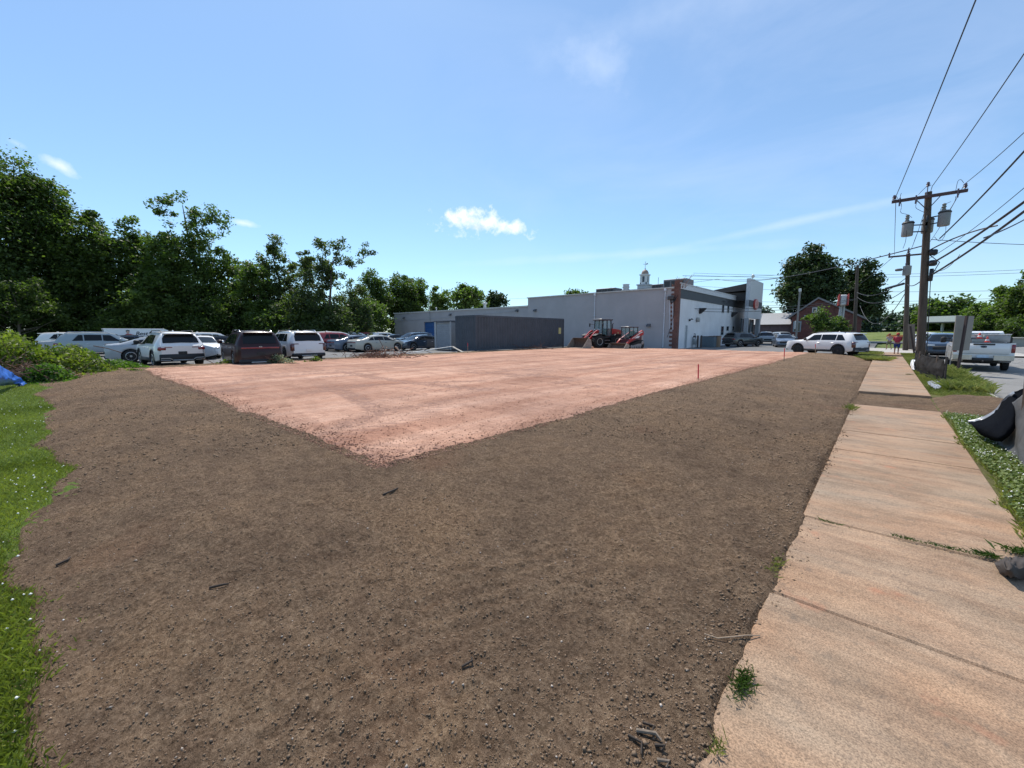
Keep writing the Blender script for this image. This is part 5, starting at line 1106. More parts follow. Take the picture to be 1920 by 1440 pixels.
# grey shed and monument under roadside trees
a=PD(1903,640,50); t=thing('low_shed','low grey walled enclosure under the roadside trees at the right edge','shed',(a[0],a[1],-.1),YAW); f=50/FPX
g=MB(); g.bbox((-12*f,0,0),(22*f,2.5,15*f),.05); g.build('wall',wallmat('enclosure',(.30,.30,.27),block=False),t); g=MB(); g.bbox((-13*f,-.15,15.1*f),(23*f,2.6,17.5*f),.05); g.build('cap',M('cap_stone',(.42,.4,.34),.8),t)
g=MB(); g.bbox((-18*f,-.3,0),(-13.2*f,.6,17*f),.05); g.build('gate_post',M('cap_stone',(.42,.4,.34),.8),t)
a=W(1917,643,-.1); t=thing('plastic_drum','pale plastic drum on the grass at the right edge','drum',a); g=MB(); g.lathe([(.001,0),(.34,0),(.36,.1),(.36,.85),(.3,.95),(.001,.97)],16); g.build('drum_body',M('drum_pale',(.55,.6,.62),.5),t,50); g=MB(); g.lathe([(.365,.4),(.385,.42),(.385,.5),(.365,.52)],16); g.build('hoop',M('galvanised',(.42,.44,.46),.45,.6),t,50)
flat('far_grass',14.66,-60,60,600,.0,MGR if 0 else grass_ground('far_verge',(.11,.13,.04),(.2,.2,.08)))
# orange safety fence and dark trailer
a=PD(1688,632,88); b=PD(1716,630,90); g=MB(); a0=np.array(PD(1662,632,86)); b0=np.array(PD(1740,632,92)); 
rows=[]; r_=random.Random(9)
for z in (0.02,.35,.68,1.0): rows.append([tuple(a0+(b0-a0)*i/24+np.array((0,0,-a0[2]-(b0-a0)[2]*i/24+z*1.1+.05*math.sin(i*1.3+z)))) for i in range(25)])
g.grid(rows); me=g.build('safety_fence',M('safety_orange',(.85,.22,.06),.6,var=.2,scale=9)); md=me.modifiers.new('thickness','SOLIDIFY'); md.thickness=.02; tag(me,'orange plastic safety fence across the far side of the cross street','fence')
a=W(1665,631,0); t=thing('dark_trailer','low black barrier box beside the orange safety fence','barrier',(a[0]*.78,a[1]*.78,0),YAW); g=MB(); g.bbox((-.95,0,.15),(.95,.6,.82),.05); g.build('box',MBLK,t); g=MB(); g.bbox((-.4,-.03,.35),(.4,-.003,.6),.01); g.build('panel',M('panel_grey',(.3,.3,.3),.6),t); g=MB(); g.box((-.8,.1,0),(-.7,.5,.149)); g.box((.7,.1,0),(.8,.5,.149)); g.build('feet',MBLK,t)
a=PD(1607,586,88); t=thing('flag','striped red and white flag with blue corner hanging behind the dark pole','flag',(a[0],a[1],0),YAW)
g=MB(); f=88/FPX; zt=PD(1607,578,88)[2]; g.tube([(-1.5*f,0,0),(-1.5*f,0,zt+1)],.06,6); g.build('flagpole',M('galvanised',(.42,.44,.46),.45,.6),t,50)
for k in range(7):
    g=MB(); rows=[[(-1*f+i*16*f/8,.15*math.sin(i*.9),zt-(k+kk)*13*f/7-i*i*.10*f) for i in range(9)] for kk in (0,1)]; g.grid(rows); g.build('stripe',M('flag_red' if k%2==0 else 'flag_white',(.55,.16,.16) if k%2==0 else (.75,.7,.72),.8),t)
g=MB(); g.grid([[(-1*f+i*1.0*f,.15*math.sin(i*.45)-.01,zt-kk*7*f-i*i*.025*f) for i in range(6)] for kk in (0,1)]); g.build('canton',M('flag_blue',(.08,.1,.25),.8),t)
# ================================================================ machines on the pad
MMR=paint('machine_red',(.38,.018,.018),.35,.3); MBK2=M('bucket_worn',(.12,.085,.065),.7,var=.3,scale=5); MEDG=M('bucket_edge',(.30,.26,.22),.5,.3,var=.25); MCAB=M('cab_frame',(.02,.022,.025),.5); MSH=M('hydraulic_chrome',(.6,.6,.6),.2,.9); MCG=M('cab_glass',(.05,.12,.12),.05)
def machine(name,label,cat,loc,hd,s_): 
    t=thing(name,label,cat,loc,R(90-hd),'earth-moving machines on the gravel'); t.scale=(s_,)*3; return t
def bucket(t,x,w,h,dp):
    g=MB(); prof=[(x-.05,.02),(x+dp,.0),(x+dp,.05),(x+.12,.10),(x-.02,.35),(x-.0,h*.75),(x+.18,h),(x+.10,h+.02),(x-.12,h*.8),(x-.18,.3)]
    g.prism(prof,'y',-w,w); g.build('bucket',MBK2,t,40)
    for s_ in (-1,1):
        y0,y1=sorted((s_*w,s_*(w+.035))); g=MB(); g.prism([(x-.1,.0),(x+dp+.02,-.0),(x+.22,h+.01),(x-.1,h*.9),(x-.2,.3)],'y',y0,y1); g.build('bucket_side',MEDG,t,40)
    g=MB(); g.box((x+.08,-w,h+.021),(x+.2,w,h+.05)); g.build('bucket_lip',MEDG,t)
# wheel loader; local +x = forward (bucket side)
hd=-160
loc=at(1128,655,hd,0,0,.13); t=machine('wheel_loader','red wheel loader with black cab and large brown bucket lowered to the left','wheel loader',loc,hd,.98)
WR=.66; g=MB(); g.lathe([(.3,-.26),(.58,-.26),(WR*.98,-.18),(WR,-.1),(WR,.1),(WR*.98,.18),(.58,.26),(.3,.26)],28,axis='y')
for k in range(22):
    a=2*math.pi*k/22; c,s_=math.cos(a),math.sin(a)
    for sg in (-1,1): g.tube([(c*(WR-.01),sg*.24,s_*(WR-.01)),(math.cos(a+.16)*(WR+.015),0,math.sin(a+.16)*(WR+.015))],.032,4)
tyre=g.mesh('wheel',MTYRE,40); g=MB(); g.lathe([(.001,.12),(.12,.12),(.14,.16),(.26,.17),(.30,.27),(.335,.28),(.335,.1),(.001,.1)],22,axis='y'); rim=g.mesh('rim',M('rim_grey',(.42,.41,.38),.5),40)
for x in (-1.1,1.15):
    for sg in (-1,1):
        w=link('wheel',tyre,t,(x,sg*.82,WR)); w.rotation_euler=(0,0,0 if sg>0 else math.pi); link('rim',rim,w)
g=MB(); g.bbox((-2.0,-.45,.55),(-.1,.45,1.05),.06); g.bbox((.0,-.38,.5),(1.6,.38,1.05),.06); g.tube([(-.2,0,.5),(-.2,0,1.1)],.14,10); g.tube([(-1.1,-.75,WR),(-1.1,.75,WR)],.12,8); g.tube([(1.15,-.75,WR),(1.15,.75,WR)],.12,8); g.build('chassis',MCAB,t,40)
g=MB(); prof=[(-2.3,1.0),(-2.32,1.35),(-2.1,1.68),(-1.6,1.82),(-.75,1.92),(-.7,1.05)]; g.prism(prof,'y',-.62,.62); g.build('engine_hood',MMR,t,35)
g=MB(); g.bbox((-2.45,-.72,.55),(-2.2,.72,1.1),.08); g.bbox((-2.34,-.5,1.1),(-2.3,.5,1.5),.01); g.build('counterweight',MCAB,t,40)
g=MB()
for x in (-.65,.5): 
    for y in (-.62,.62): g.tube([(x,y,1.0),(x*(.92),y*.92,2.72)],.055,6)
g.tube([(-.1,-.64,1.0),(-.1,-.58,2.7)],.05,6); g.tube([(-.1,.64,1.0),(-.1,.58,2.7)],.05,6); g.bbox((-.72,-.66,.95),(.58,.66,1.15),.03); g.bbox((-.45,-.3,1.15),(-.15,.3,1.9),.08); g.bbox((-.4,-.3,1.3),(.1,.3,1.45),.06); g.build('cab',MCAB,t,40)
g=MB(); g.add([(-.63,-.6,1.2),(-.13,-.6,1.2),(-.13,-.565,2.66),(-.6,-.565,2.66)],[(0,1,2,3)]); g.add([(-.07,-.6,1.2),(.47,-.6,1.2),(.45,-.565,2.66),(-.07,-.565,2.66)],[(0,1,2,3)]); g.add([(-.63,.6,1.2),(-.13,.6,1.2),(-.13,.565,2.66),(-.6,.565,2.66)],[(0,1,2,3)]); g.add([(-.07,.6,1.2),(.47,.6,1.2),(.45,.565,2.66),(-.07,.565,2.66)],[(0,1,2,3)]); g.add([(.5,-.55,1.2),(.5,.55,1.2),(.46,.5,2.66),(.46,-.5,2.66)],[(0,1,2,3)]); 
mg,ntg,bb=nodes('clear_glass'); bb.inputs['Base Color'].default_value=(.25,.42,.42,1); bb.inputs['Roughness'].default_value=.03; bb.inputs['Alpha'].default_value=.35; MCLG=mg
g.build('cab_glass',MCLG,t)
g=MB(); g.bbox((-.82,-.74,2.7),(.72,.74,2.86),.07); g.build('cab_roof',M('cab_roof_grey',(.09,.09,.1),.4),t,50)
g=MB(); g.tube([(.5,.62,2.3),(.78,.95,2.35)],.02,5); g.bbox((.74,.88,2.1),(.80,1.08,2.45),.03); g.tube([(.5,-.62,2.3),(.78,-.95,2.35)],.02,5); g.bbox((.74,-1.08,2.1),(.80,-.88,2.45),.03); g.build('mirrors',MBLK,t,50)
for sg in (-1,1):
    y0,y1=sorted((sg*.36,sg*.50)); g=MB(); g.prism([(.75,1.62),(.95,1.78),(1.25,1.62),(1.95,.95),(2.35,.35),(2.2,.25),(1.8,.62),(1.1,1.25)],'y',y0,y1); g.build('lift_arm',MMR,t,35)
    g=MB(); g.tube([(.7,sg*.3,1.0),(1.35,sg*.3,1.2)],.06,8); g.build('hydraulic_cylinder',MCAB,t,50); g=MB(); g.tube([(1.35,sg*.3,1.2),(1.85,sg*.3,1.0)],.035,8); g.build('hydraulic_rod',MSH,t,50)
    g=MB(); y0,y1=sorted((sg*.55,sg*1.1)); g.prism([(.42,1.2),(.6,1.38),(1.3,1.42),(1.72,1.25),(1.72,1.2),(1.3,1.36),(.62,1.33),(.46,1.2)],'y',y0,y1); g.prism([(-1.8,1.2),(-1.6,1.38),(-.8,1.38),(-.62,1.2),(-.68,1.2),(-.85,1.33),(-1.55,1.33),(-1.72,1.2)],'y',y0,y1); g.build('mudguard',MBLK,t,40)
    g=MB(); y0,y1=sorted((sg*.66,sg*.84)); 
    for z in (.45,.75): g.box((-.32,y0,z),(.32,y1,z+.05))
    g.build('step',MSKID,t)
    g=MB(); y0,y1=sorted((sg*.25,sg*.4)); g.bbox((.62,y0,1.75),(.72,y1,1.88),.03); g.build('work_lamp',MHL,t,50)
g=MB(); g.tube([(1.0,0,1.55),(1.6,0,1.35)],.075,8); g.build('tilt_cylinder',MCAB,t,50); g=MB(); g.tube([(1.6,0,1.35),(2.15,0,1.0)],.04,8); g.prism([(2.1,.9),(2.3,1.05),(2.4,.6),(2.3,.3),(2.1,.5)],'y',-.3,.3); g.build('quick_coupler',MMR,t,40)
bucket(t,2.45,1.22,.98,.95)
g=MB(); g.lathe([(.001,0),(.085,0),(.085,.02),(.001,.022)],14,axis='y'); o=g.build('round_decal',M('decal_gold',(.5,.32,.12),.5),t); o.location=(-1.5,.622,1.5)
g=MB(); g.tube([(-1.1,.25,1.85),(-1.1,.25,2.35),(-1.2,.25,2.42)],.05,8); g.build('exhaust_stack',MBLK,t,50)
# compact track loader
hd=-167
loc=at(1179,656.5,hd,0,0,.13); t=machine('track_loader','red and grey compact track loader with low wide bucket','track loader',loc,hd,.98)
for sg in (-1,1):
    y0,y1=sorted((sg*.48,sg*.88)); out=[(-1.05,.18),(-.92,.04),(.75,.04),(.92,.18),(.90,.38),(.5,.52),(-.55,.80),(-.95,.78),(-1.1,.5)]
    g=MB(); g.prism(out,'y',y0,y1)
    n=len(out)
    for i in range(n):
        a=np.array(out[i]);b=np.array(out[(i+1)%n]); l=np.linalg.norm(b-a)
        for k in range(int(l/.1)):
            q=a+(b-a)*(k*.1+.05)/l; nn=np.array((b[1]-a[1],-(b[0]-a[0])))/l; q=q+nn*.012; g.box((q[0]-.02,y0,q[1]-.02),(q[0]+.02,y1,q[1]+.02))
    tr=g.build('track',MTYRE,t)
    g=MB(); y=sg*.885
    for (x,z,r) in ((-.85,.58,.17),(.72,.22,.15),(-.5,.17,.11),(-.18,.17,.11),(.14,.17,.11),(.44,.17,.11)): g.lathe([(.001,-.02),(r,-.02),(r,.02),(r*.5,.04),(.001,.045)],14,c=(x,y,z),axis='y')
    g.prism([(-.7,.25),(.6,.25),(.6,.33),(-.2,.48),(-.7,.5)],'y',min(y-.01,y+.01),max(y-.01,y+.01)); g.build('undercarriage',M('undercarriage_grey',(.28,.26,.25),.6),tr,40)
    g=MB(); y0,y1=sorted((sg*.5,sg*.66)); g.prism([(-1.25,1.62),(-1.05,1.75),(.55,.98),(1.0,.62),(1.2,.28),(1.02,.25),(.7,.62),(-.6,1.15),(-1.25,1.3)],'y',y0,y1); g.build('lift_arm',MMR,t,35)
    g=MB(); y=sg*.665; g.add([(-1.15,y,1.56),(-.95,y,1.62),(.4,y,.99),(.4,y,.93),(-.9,y,1.5)],[(0,1,2,3,4)]); g.add([(-.75,y,1.22),(-.4,y,1.22),(.1,y,.98),(-.5,y,1.0)],[(0,1,2,3)]); g.build('arm_stripe',M('decal_white',(.7,.7,.68),.5),t)
    g=MB(); y0,y1=sorted((sg*.44,sg*.58)); g.bbox((.55,y0,.85),(.62,y1,.98),.02); g.build('headlight',MHL,t,50)
g=MB(); g.bbox((-1.3,-.5,.4),(.7,.5,.95),.05); g.prism([(-1.35,.6),(-1.3,1.5),(-.7,1.55),(-.65,.9)],'y',-.49,.49); g.build('body',M('machine_dark_red',(.12,.03,.035),.5),t,40)
g=MB(); g.bbox((-1.42,-.55,.45),(-1.15,.55,1.35),.08); g.build('rear_door',M('loader_grey',(.36,.36,.34),.5),t,50)
g=MB()
for y in (-.46,.46): g.tube([(.62,y,.9),(.55,y,1.98)],.045,6); g.tube([(-.62,y,.9),(-.6,y,1.98)],.05,6); g.tube([(0,y,1.2),(0,y,1.98)],.03,6)
g.bbox((-.35,-.28,.9),(.0,.28,1.15),.05); g.bbox((-.45,-.28,1.1),(-.33,.28,1.7),.05); g.bbox((.5,-.45,.85),(.64,.45,1.02),.02); g.build('cab',MCAB,t,40)
g=MB(); g.bbox((-.72,-.54,1.98),(.72,.54,2.1),.05); g.build('cab_roof',M('cab_roof_grey',(.09,.09,.1),.4),t,50)
g=MB(); 
for y in (-.47,.47): g.add([(-.58,y,1.2),(.57,y,1.2),(.54,y,1.96),(-.58,y,1.96)],[(0,1,2,3)])
g.add([(.61,-.42,1.05),(.61,.42,1.05),(.56,.42,1.95),(.56,-.42,1.95)],[(0,1,2,3)]); g.build('cab_glass',MCLG,t)
bucket(t,1.35,.98,.52,.62)
g=MB(); g.prism([(1.0,.15),(1.3,.12),(1.25,.5),(1.0,.45)],'y',-.6,.6); g.build('coupler',MCAB,t)
# ================================================================ poles and wires
def polemat():
    m,nt,b=nodes('pole_wood'); n=noise(nt,1,6,.7,objco(nt,(9,9,.5)))
    L(nt,ramp(nt,n.outputs[0],[(.3,(.045,.034,.026)),(.7,(.13,.10,.08))]),b.inputs['Base Color']); b.inputs['Roughness'].default_value=.95; bump(nt,b,n.outputs[0],.7,.02); return m
MPW=polemat(); MINS=M('insulator',(.10,.07,.09),.3); MCAN=M('transformer_grey',(.22,.225,.225),.5,var=.1); MWIRE=M('wire',(.025,.025,.03),.6)
def topz(px,py,x,y):   # height of the point above (x,y) that lines up with row py
    f=-x*sA+y*cA; v=(720-py)/FPX; return CH+f*(-math.sin(TH)+v*math.cos(TH))/(math.cos(TH)+v*math.sin(TH))
def pole(x,y,pxt,pyt,r0,r1,label,arms,name='utility_pole'):
    f=-x*sA+y*cA; tp=PD(pxt,pyt,f); t=thing(name,label,'utility pole',(x,y,-.05),0,'poles along the street'); q=np.array(tp)-np.array((x,y,-.05))
    g=MB(); g.tube([(0,0,0),tuple(q*.5),tuple(q)],[r0,(r0+r1)/2,r1],14); g.build('pole_shaft',MPW,t,50)
    return t,q
XP,YP=1.45,29.5
t,Q=pole(XP,YP,1741,360,.185,.13,'tallest nearest wooden utility pole with three transformers, leaning slightly',1)
zc=Q[2]-.25; xc,yc=Q[0],Q[1]-.2
g=MB(); g.bbox((xc-1.30,yc-.06,zc-.07),(xc+1.30,yc+.06,zc+.07),.01); g.build('crossarm',M('crossarm_wood',(.09,.06,.06),.9),t)
g=MB()
for s_ in (-1,1): g.tube([(xc+s_*.42,yc,zc-.06),(Q[0]*.95,Q[1]*.95-.15,zc-.62)],.02,5)
g.build('brace',MCAB,t)
for dx,dz in ((-1.22,0),(-.05,.36),(1.2,.02)):
    g=MB(); g.tube([(xc+dx,yc,zc+.06),(xc+dx,yc,zc+.2+dz)],.02,5); g.lathe([(.03,zc+.1+dz),(.08,zc+.12+dz),(.05,zc+.17+dz),(.08,zc+.2+dz),(.05,zc+.25+dz),(.06,zc+.29+dz),(.02,zc+.32+dz)],10,c=(xc+dx,yc,0)); g.build('insulator',MINS,t,50)
for dx in (-1.0,-.42,.98):
    g=MB(); g.tube([(xc+dx,yc-.08,zc+.12),(xc+dx,yc-.12,zc-.28)],.035,6); g.tube([(xc+dx,yc-.06,zc),(xc+dx,yc-.14,zc)],.03,5); g.build('fuse_cutout',MINS,t,50)
for (dx,dy,dz,lab) in ((-.66,-.15,-1.75,0),(.58,-.12,-1.45,0),(.06,.42,-1.6,0)):
    px_,py_,pz_=Q[0]*.86+dx,Q[1]*.86+dy,zc+dz
    g=MB(); g.lathe([(.001,0),(.205,.0),(.22,.04),(.22,.62),(.20,.70),(.001,.74)],18,c=(px_,py_,pz_)); c=g.build('transformer',MCAN,t,40)
    g=MB(); g.lathe([(.222,.58),(.24,.6),(.24,.64),(.222,.66)],18,c=(px_,py_,pz_)); g.build('lid_band',MCAB,c)
    g=MB(); g.lathe([(.07,.70),(.09,.76),(.06,.82),(.09,.88),(.06,.94),(.085,1.0),(.03,1.05)],10,c=(px_-.05,py_,pz_)); g.build('bushing',M('bushing_grey',(.16,.17,.16),.4),c,50)
    if abs(dx)>.3:
        g=MB()
        for z in (.18,.5): g.tube([(px_-math.copysign(.21,dx),py_,pz_+z),(Q[0]*.86,Q[1]*.86,pz_+z-.02)],.03,6)
        g.bbox((Q[0]*.86-.04,Q[1]*.86-.17,pz_+.1),(Q[0]*.86+.04,Q[1]*.86-.10,pz_+.58),.01)
        g.build('bracket',MCAB,c,50)
def jumper(pts,r=.008):
    g=MB(); P=[np.array(p,float) for p in pts]; out=[]
    for i in range(len(P)-1):
        p0=P[max(0,i-1)];p1=P[i];p2=P[i+1];p3=P[min(len(P)-1,i+2)]
        for k in range(5):
            u=k/5; out.append(.5*((2*p1)+(-p0+p2)*u+(2*p0-5*p1+4*p2-p3)*u*u+(-p0+3*p1-3*p2+p3)*u**3))
    out.append(P[-1]); g.tube(out,r,5); return g
fQ=-XP*sA+YP*cA-.4
for pts in ([(1680,322+45),(1690,384),(1689,398),(1700,402),(1710,408)],[(1721,372),(1717,388),(1724,394),(1733,398)],[(1792,358),(1796,340),(1802,337),(1807,343)],[(1722,365),(1735,352),(1746,347)],[(1783,378),(1770,384),(1764,392),(1763,397)],[(1792,368),(1790,378),(1775,402)],
            [(1700,432),(1698,452),(1693,466)],[(1774,415),(1772,440),(1762,452),(1752,444)],[(1722,432),(1715,450),(1711,462)],[(1690,362),(1688,370),(1690,384)]):
    babs(jumper([PD(a,b,fQ) for a,b in pts],.010),'jumper_wire',MWIRE,t,50)
g=MB(); 
for zz_ in (.66,.60): q=Q*zz_; g.bbox((q[0]+.12,q[1]-.28,q[2]-.15),(q[0]+.42,q[1]+.02,q[2]+.12),.05)
g.tube([tuple(Q*.62+np.array((.15,-.1,.2))),tuple(Q*.60+np.array((.5,-.1,.0))),tuple(Q*.57+np.array((.25,-.1,-.4)))],.02,5); g.bbox((Q[0]*.52+.15,Q[1]*.52-.2,Q[2]*.52-.2),(Q[0]*.52+.3,Q[1]*.52-.05,Q[2]*.52+.4),.02); g.build('cable_fittings',MCAB,t,50)
pts=[tuple(Q*z+np.array((.22,-.12,0))) for z in (.02,.3,.55)]; g=MB(); g.tube(pts,.018,6); g.build('riser_conduit',MCAB,t,50)
# second pole
x2,y2,_=W(1697.5,657); t,Q2=pole(x2,y2,1703,475,.20,.14,'second wooden utility pole with one transformer and street lamp arm',1)
f2=-x2*sA+y2*cA; s2=f2/FPX; zc=Q2[2]-.2
g=MB(); g.bbox((Q2[0]-1.3,Q2[1]-.25,zc-.07),(Q2[0]+1.5,Q2[1]-.14,zc+.07),.01); g.build('crossarm',M('crossarm_wood',(.09,.06,.06),.9),t)
for dx in (-1.25,0,1.4): g=MB(); g.lathe([(.03,zc+.07),(.09,zc+.12),(.05,zc+.18),(.09,zc+.24),(.03,zc+.38+(.3 if dx==0 else 0))],10,c=(Q2[0]+dx,Q2[1]-.2,0)); g.build('insulator',MINS,t,50)
g=MB(); g.lathe([(.001,0),(.27,0),(.29,.05),(.29,.8),(.001,.86)],16,c=(Q2[0]*.9-.02,Q2[1]*.9-.45,zc-1.75)); c=g.build('transformer',MCAN,t,40); g=MB(); g.lathe([(.06,.86),(.09,.92),(.06,.98),(.09,1.04),(.03,1.1)],10,c=(Q2[0]*.9-.1,Q2[1]*.9-.45,zc-1.75)); g.build('bushing',MINS,c,50)
a=np.array(PD(1701,512,f2)); b=np.array(PD(1688,507,f2-.3)); g=MB(); g.tube([tuple(a),tuple((a+b)/2+np.array((0,0,.18))),tuple(b+np.array((.1,.1,.05)))],.04,6); babs(g,'lamp_arm',M('galvanised',(.42,.44,.46),.45,.6),t,50)
g=MB(); g.bbox((b[0]-.35,b[1]-.16,b[2]-.05),(b[0]+.15,b[1]+.16,b[2]+.16),.06); babs(g,'lamp_head',M('lamp_housing',(.10,.10,.11),.4),t,50)
# third and fourth poles, light poles
x,y,_=W(1601,647.5); pole(x,y,1608,497,.22,.15,'dark wooden pole in front of the second maple',1)
x,y,_=W(1439,633); pole(x,y,1440,577,.16,.12,'short distant dark pole left of the brick building',1)
x,y,_=W(1491,651); t=thing('light_pole','square grey parking lot light pole in front of the brick gable','light pole',(x,y,0)); h=topz(1491,541,x,y); f=(-x*sA+y*cA)/FPX
g=MB(); g.bbox((-1.4*f,-1.4*f,0),(1.4*f,1.4*f,h-6*f),.02); g.build('pole_shaft',M('lightpole_grey',(.20,.20,.19),.6),t); g=MB(); g.bbox((-2.0*f,-2.0*f,h-6*f),(2.0*f,2.0*f,h),.03); g.build('lamp_head',M('lamp_lens',(.5,.52,.5),.2),t)
g=MB(); g.bbox((-4*f,-3*f,2.0),(-1.6*f,0,2.9),.02); g.build('meter_box',M('galvanised',(.42,.44,.46),.45,.6),t)
# wires: pole end -> far end, sagging
def wire(a,b,sag,r,label,ext=0.0,n=26,grp='overhead wires'):
    a=np.array(a,float);b=np.array(b,float); b=a+(b-a)*(1+ext); g=MB(); P=[]
    for i in range(n+1):
        u=i/n; p=a+(b-a)*u; p[2]-=sag*4*u*(1-u); P.append(tuple(p))
    g.tube(P,r,5); o=g.build('power_line',MWIRE,None,50); return tag(o,label,'wire',grp)
PA=np.array((XP,YP,-.05)); fP=-XP*sA+YP*cA
def seg(px0,py0,px1,py1,z1,ext,sag,r,lb,D0=None):
    wire(PD(px0,py0,D0 or fP-.1),W(px1,py1,z1),sag,r,lb,ext)
ZL=PD(1741,360,fP)[2]
seg(1680,368,1822,2,8.5,1.1,.25,.014,'steepest thin wire running from the left end of the near crossarm to the top edge')
seg(1748,349,1918,88,8.8,1.1,.25,.014,'thin wire from the top pin of the near pole to the right edge')
seg(1806,347,1918,238,8.6,1.3,.25,.014,'thin wire from the right end of the near crossarm')
seg(1762,447,1918,272,7.2,1.0,.25,.028,'thick twisted service cable starting below the right transformer')
seg(1741,497,1918,360,5.9,1.0,.35,.040,'upper of the two thickest bundled cables sweeping to the right edge')
seg(1744,517,1918,381,5.6,1.0,.30,.040,'lower of the two thickest bundled cables sweeping to the right edge')
seg(1740,471,1870,423,6.0,.0,-.15,.03,'short thick cable bowing up to meet the bundled cables')
seg(1742,485,1918,328,6.8,1.0,.5,.012,'faint thin wire above the bundled cables')
seg(1845,446,1918,408,5.5,1.0,.1,.02,'thin cable curving away beneath the bundled cables',fP*.55)
seg(1747,505,1800,477,5.6,.0,.35,.014,'looped drop wire hanging under the bundled cables')
seg(1746,449,1918,457,6.5,.5,.05,.016,'nearly level wire leaving the near pole towards the right edge')
def span(p0,p1,D0,D1,sag,r,lb): wire(PD(p0[0],p0[1],D0),PD(p1[0],p1[1],D1),sag,r,lb)
f2=f2
span((1741,458),(1345,523.5),fP,70,.9,.03,'thick wire falling from the near pole leftwards over the maples')
span((1345,523.5),(1060,553),70,100,.3,.025,'thin line above the grey roof continuing to the left')
span((1060,553),(955,560),100,130,.2,.025,'faint line above the low roof towards the round dark tree')
span((1680,368),(1677,478),fP,f2,.1,.014,'wire dropping from the left end of the near crossarm to the second pole')
span((1748,349),(1704,476),fP,f2,.4,.013,'thin wire from the near pole top to the second pole top')
span((1806,350),(1727,474),fP,f2,.3,.013,'thin wire from the right crossarm end down to the second pole')
span((1677,480),(1560,560),f2,110,.8,.022,'thin wire from the second crossarm falling left behind the maple')
span((1700,520),(1607,548),f2,52,.9,.03,'cable from the second pole to the dark pole, upper')
span((1700,541),(1607,557),f2,52,1.0,.03,'cable from the second pole to the dark pole, middle')
span((1700,545),(1612,572),f2,52,2.6,.03,'deeply sagging cable between second pole and dark pole')
span((1738,516),(1701,533),fP,f2,.3,.03,'short cable linking near pole and second pole')
g=MB(); a=np.array(PD(1694,532,f2)); b=np.array(PD(1661,541,f2+3)); g.tube([a,b],.11,8); tag(g.build('splice_case',MCAB),'fat black splice case hanging on the cable left of the second pole','splice case')
for (y0,y1,lb) in ((515,505,'upper long level wire crossing the street above the maples'),(519,511,'long level wire just below the upper one'),(539,545,'long level wire at mid height right of the second pole'),(565,557,'lowest pair of level wires, upper'),(573,560,'lowest pair of level wires, lower')):
    span((1300,y0-3),(1990,y1-3),105,75,.9,.03,lb)
span((1280,517),(1480,514),64,104,.3,.03,'line leaving the brick corner towards the maples, upper'); span((1300,523.5),(1470,520),64,104,.3,.03,'line leaving the brick corner towards the maples, lower')
span((1605,560),(1278,578),52,44.5,.5,.028,'cable from the dark pole to the white wall of the showroom, upper'); span((1605,562),(1290,583),52,46,.6,.028,'cable from the dark pole to the white wall of the showroom, lower')
# sign backs
x,y,_=W(1795,699); t=thing('road_sign','tall grey sign panel seen from behind, in front of the pickup','sign',(x,y,0)); f=-x*sA+y*cA
b=np.array(PD(1813,592,f))-np.array((x,y,0)); bb=b*(1+.0)
g=MB(); g.tube([(0,0,-.05),tuple(b)],.052,4); g.build('post',M('post_rust',(.055,.035,.032),.8),t)
def panel(c4,nm,mat,par,base,th=.03):
    P=[np.array(p)-np.array(base) for p in c4]; nrm=np.cross(P[1]-P[0],P[3]-P[0]); nrm/=np.linalg.norm(nrm); g=MB(); vs=[tuple(p) for p in P]+[tuple(p+nrm*th) for p in P]
    g.add(vs,[(0,1,2,3),(7,6,5,4),(0,4,5,1),(1,5,6,2),(2,6,7,3),(3,7,4,0)]); return g.build(nm,mat,par)
fp=f+.25; panel([PD(1784,657,fp),PD(1816,657,fp-.1),PD(1826,592.5,fp-.1),PD(1792,592,fp)],'panel',M('sign_back_grey',(.30,.265,.23),.7,var=.08,scale=3),t,(x,y,0))
x,y,_=W(1714.5,663); t=thing('small_sign','brownish sign board seen from behind between the two utility poles','sign',(x,y,0)); f=-x*sA+y*cA; b=np.array(PD(1707,611,f))-np.array((x,y,0))
g=MB(); g.tube([(0,0,-.05),tuple(b)],.06,4); g.build('post',M('post_rust',(.055,.035,.032),.8),t); panel([PD(1703,655,f+.3),PD(1716,655,f+.3),PD(1715,607,f+.3),PD(1702,608,f+.3)],'panel',M('sign_back_brown',(.20,.15,.115),.8),t,(x,y,0))
x,y,_=W(1663+29,654); g=MB(); g.tube([(x,y,0),(x,y,1.2)],.03,6); tag(g.build('thin_post',MSKID),'slim grey post left of the second utility pole base','post')
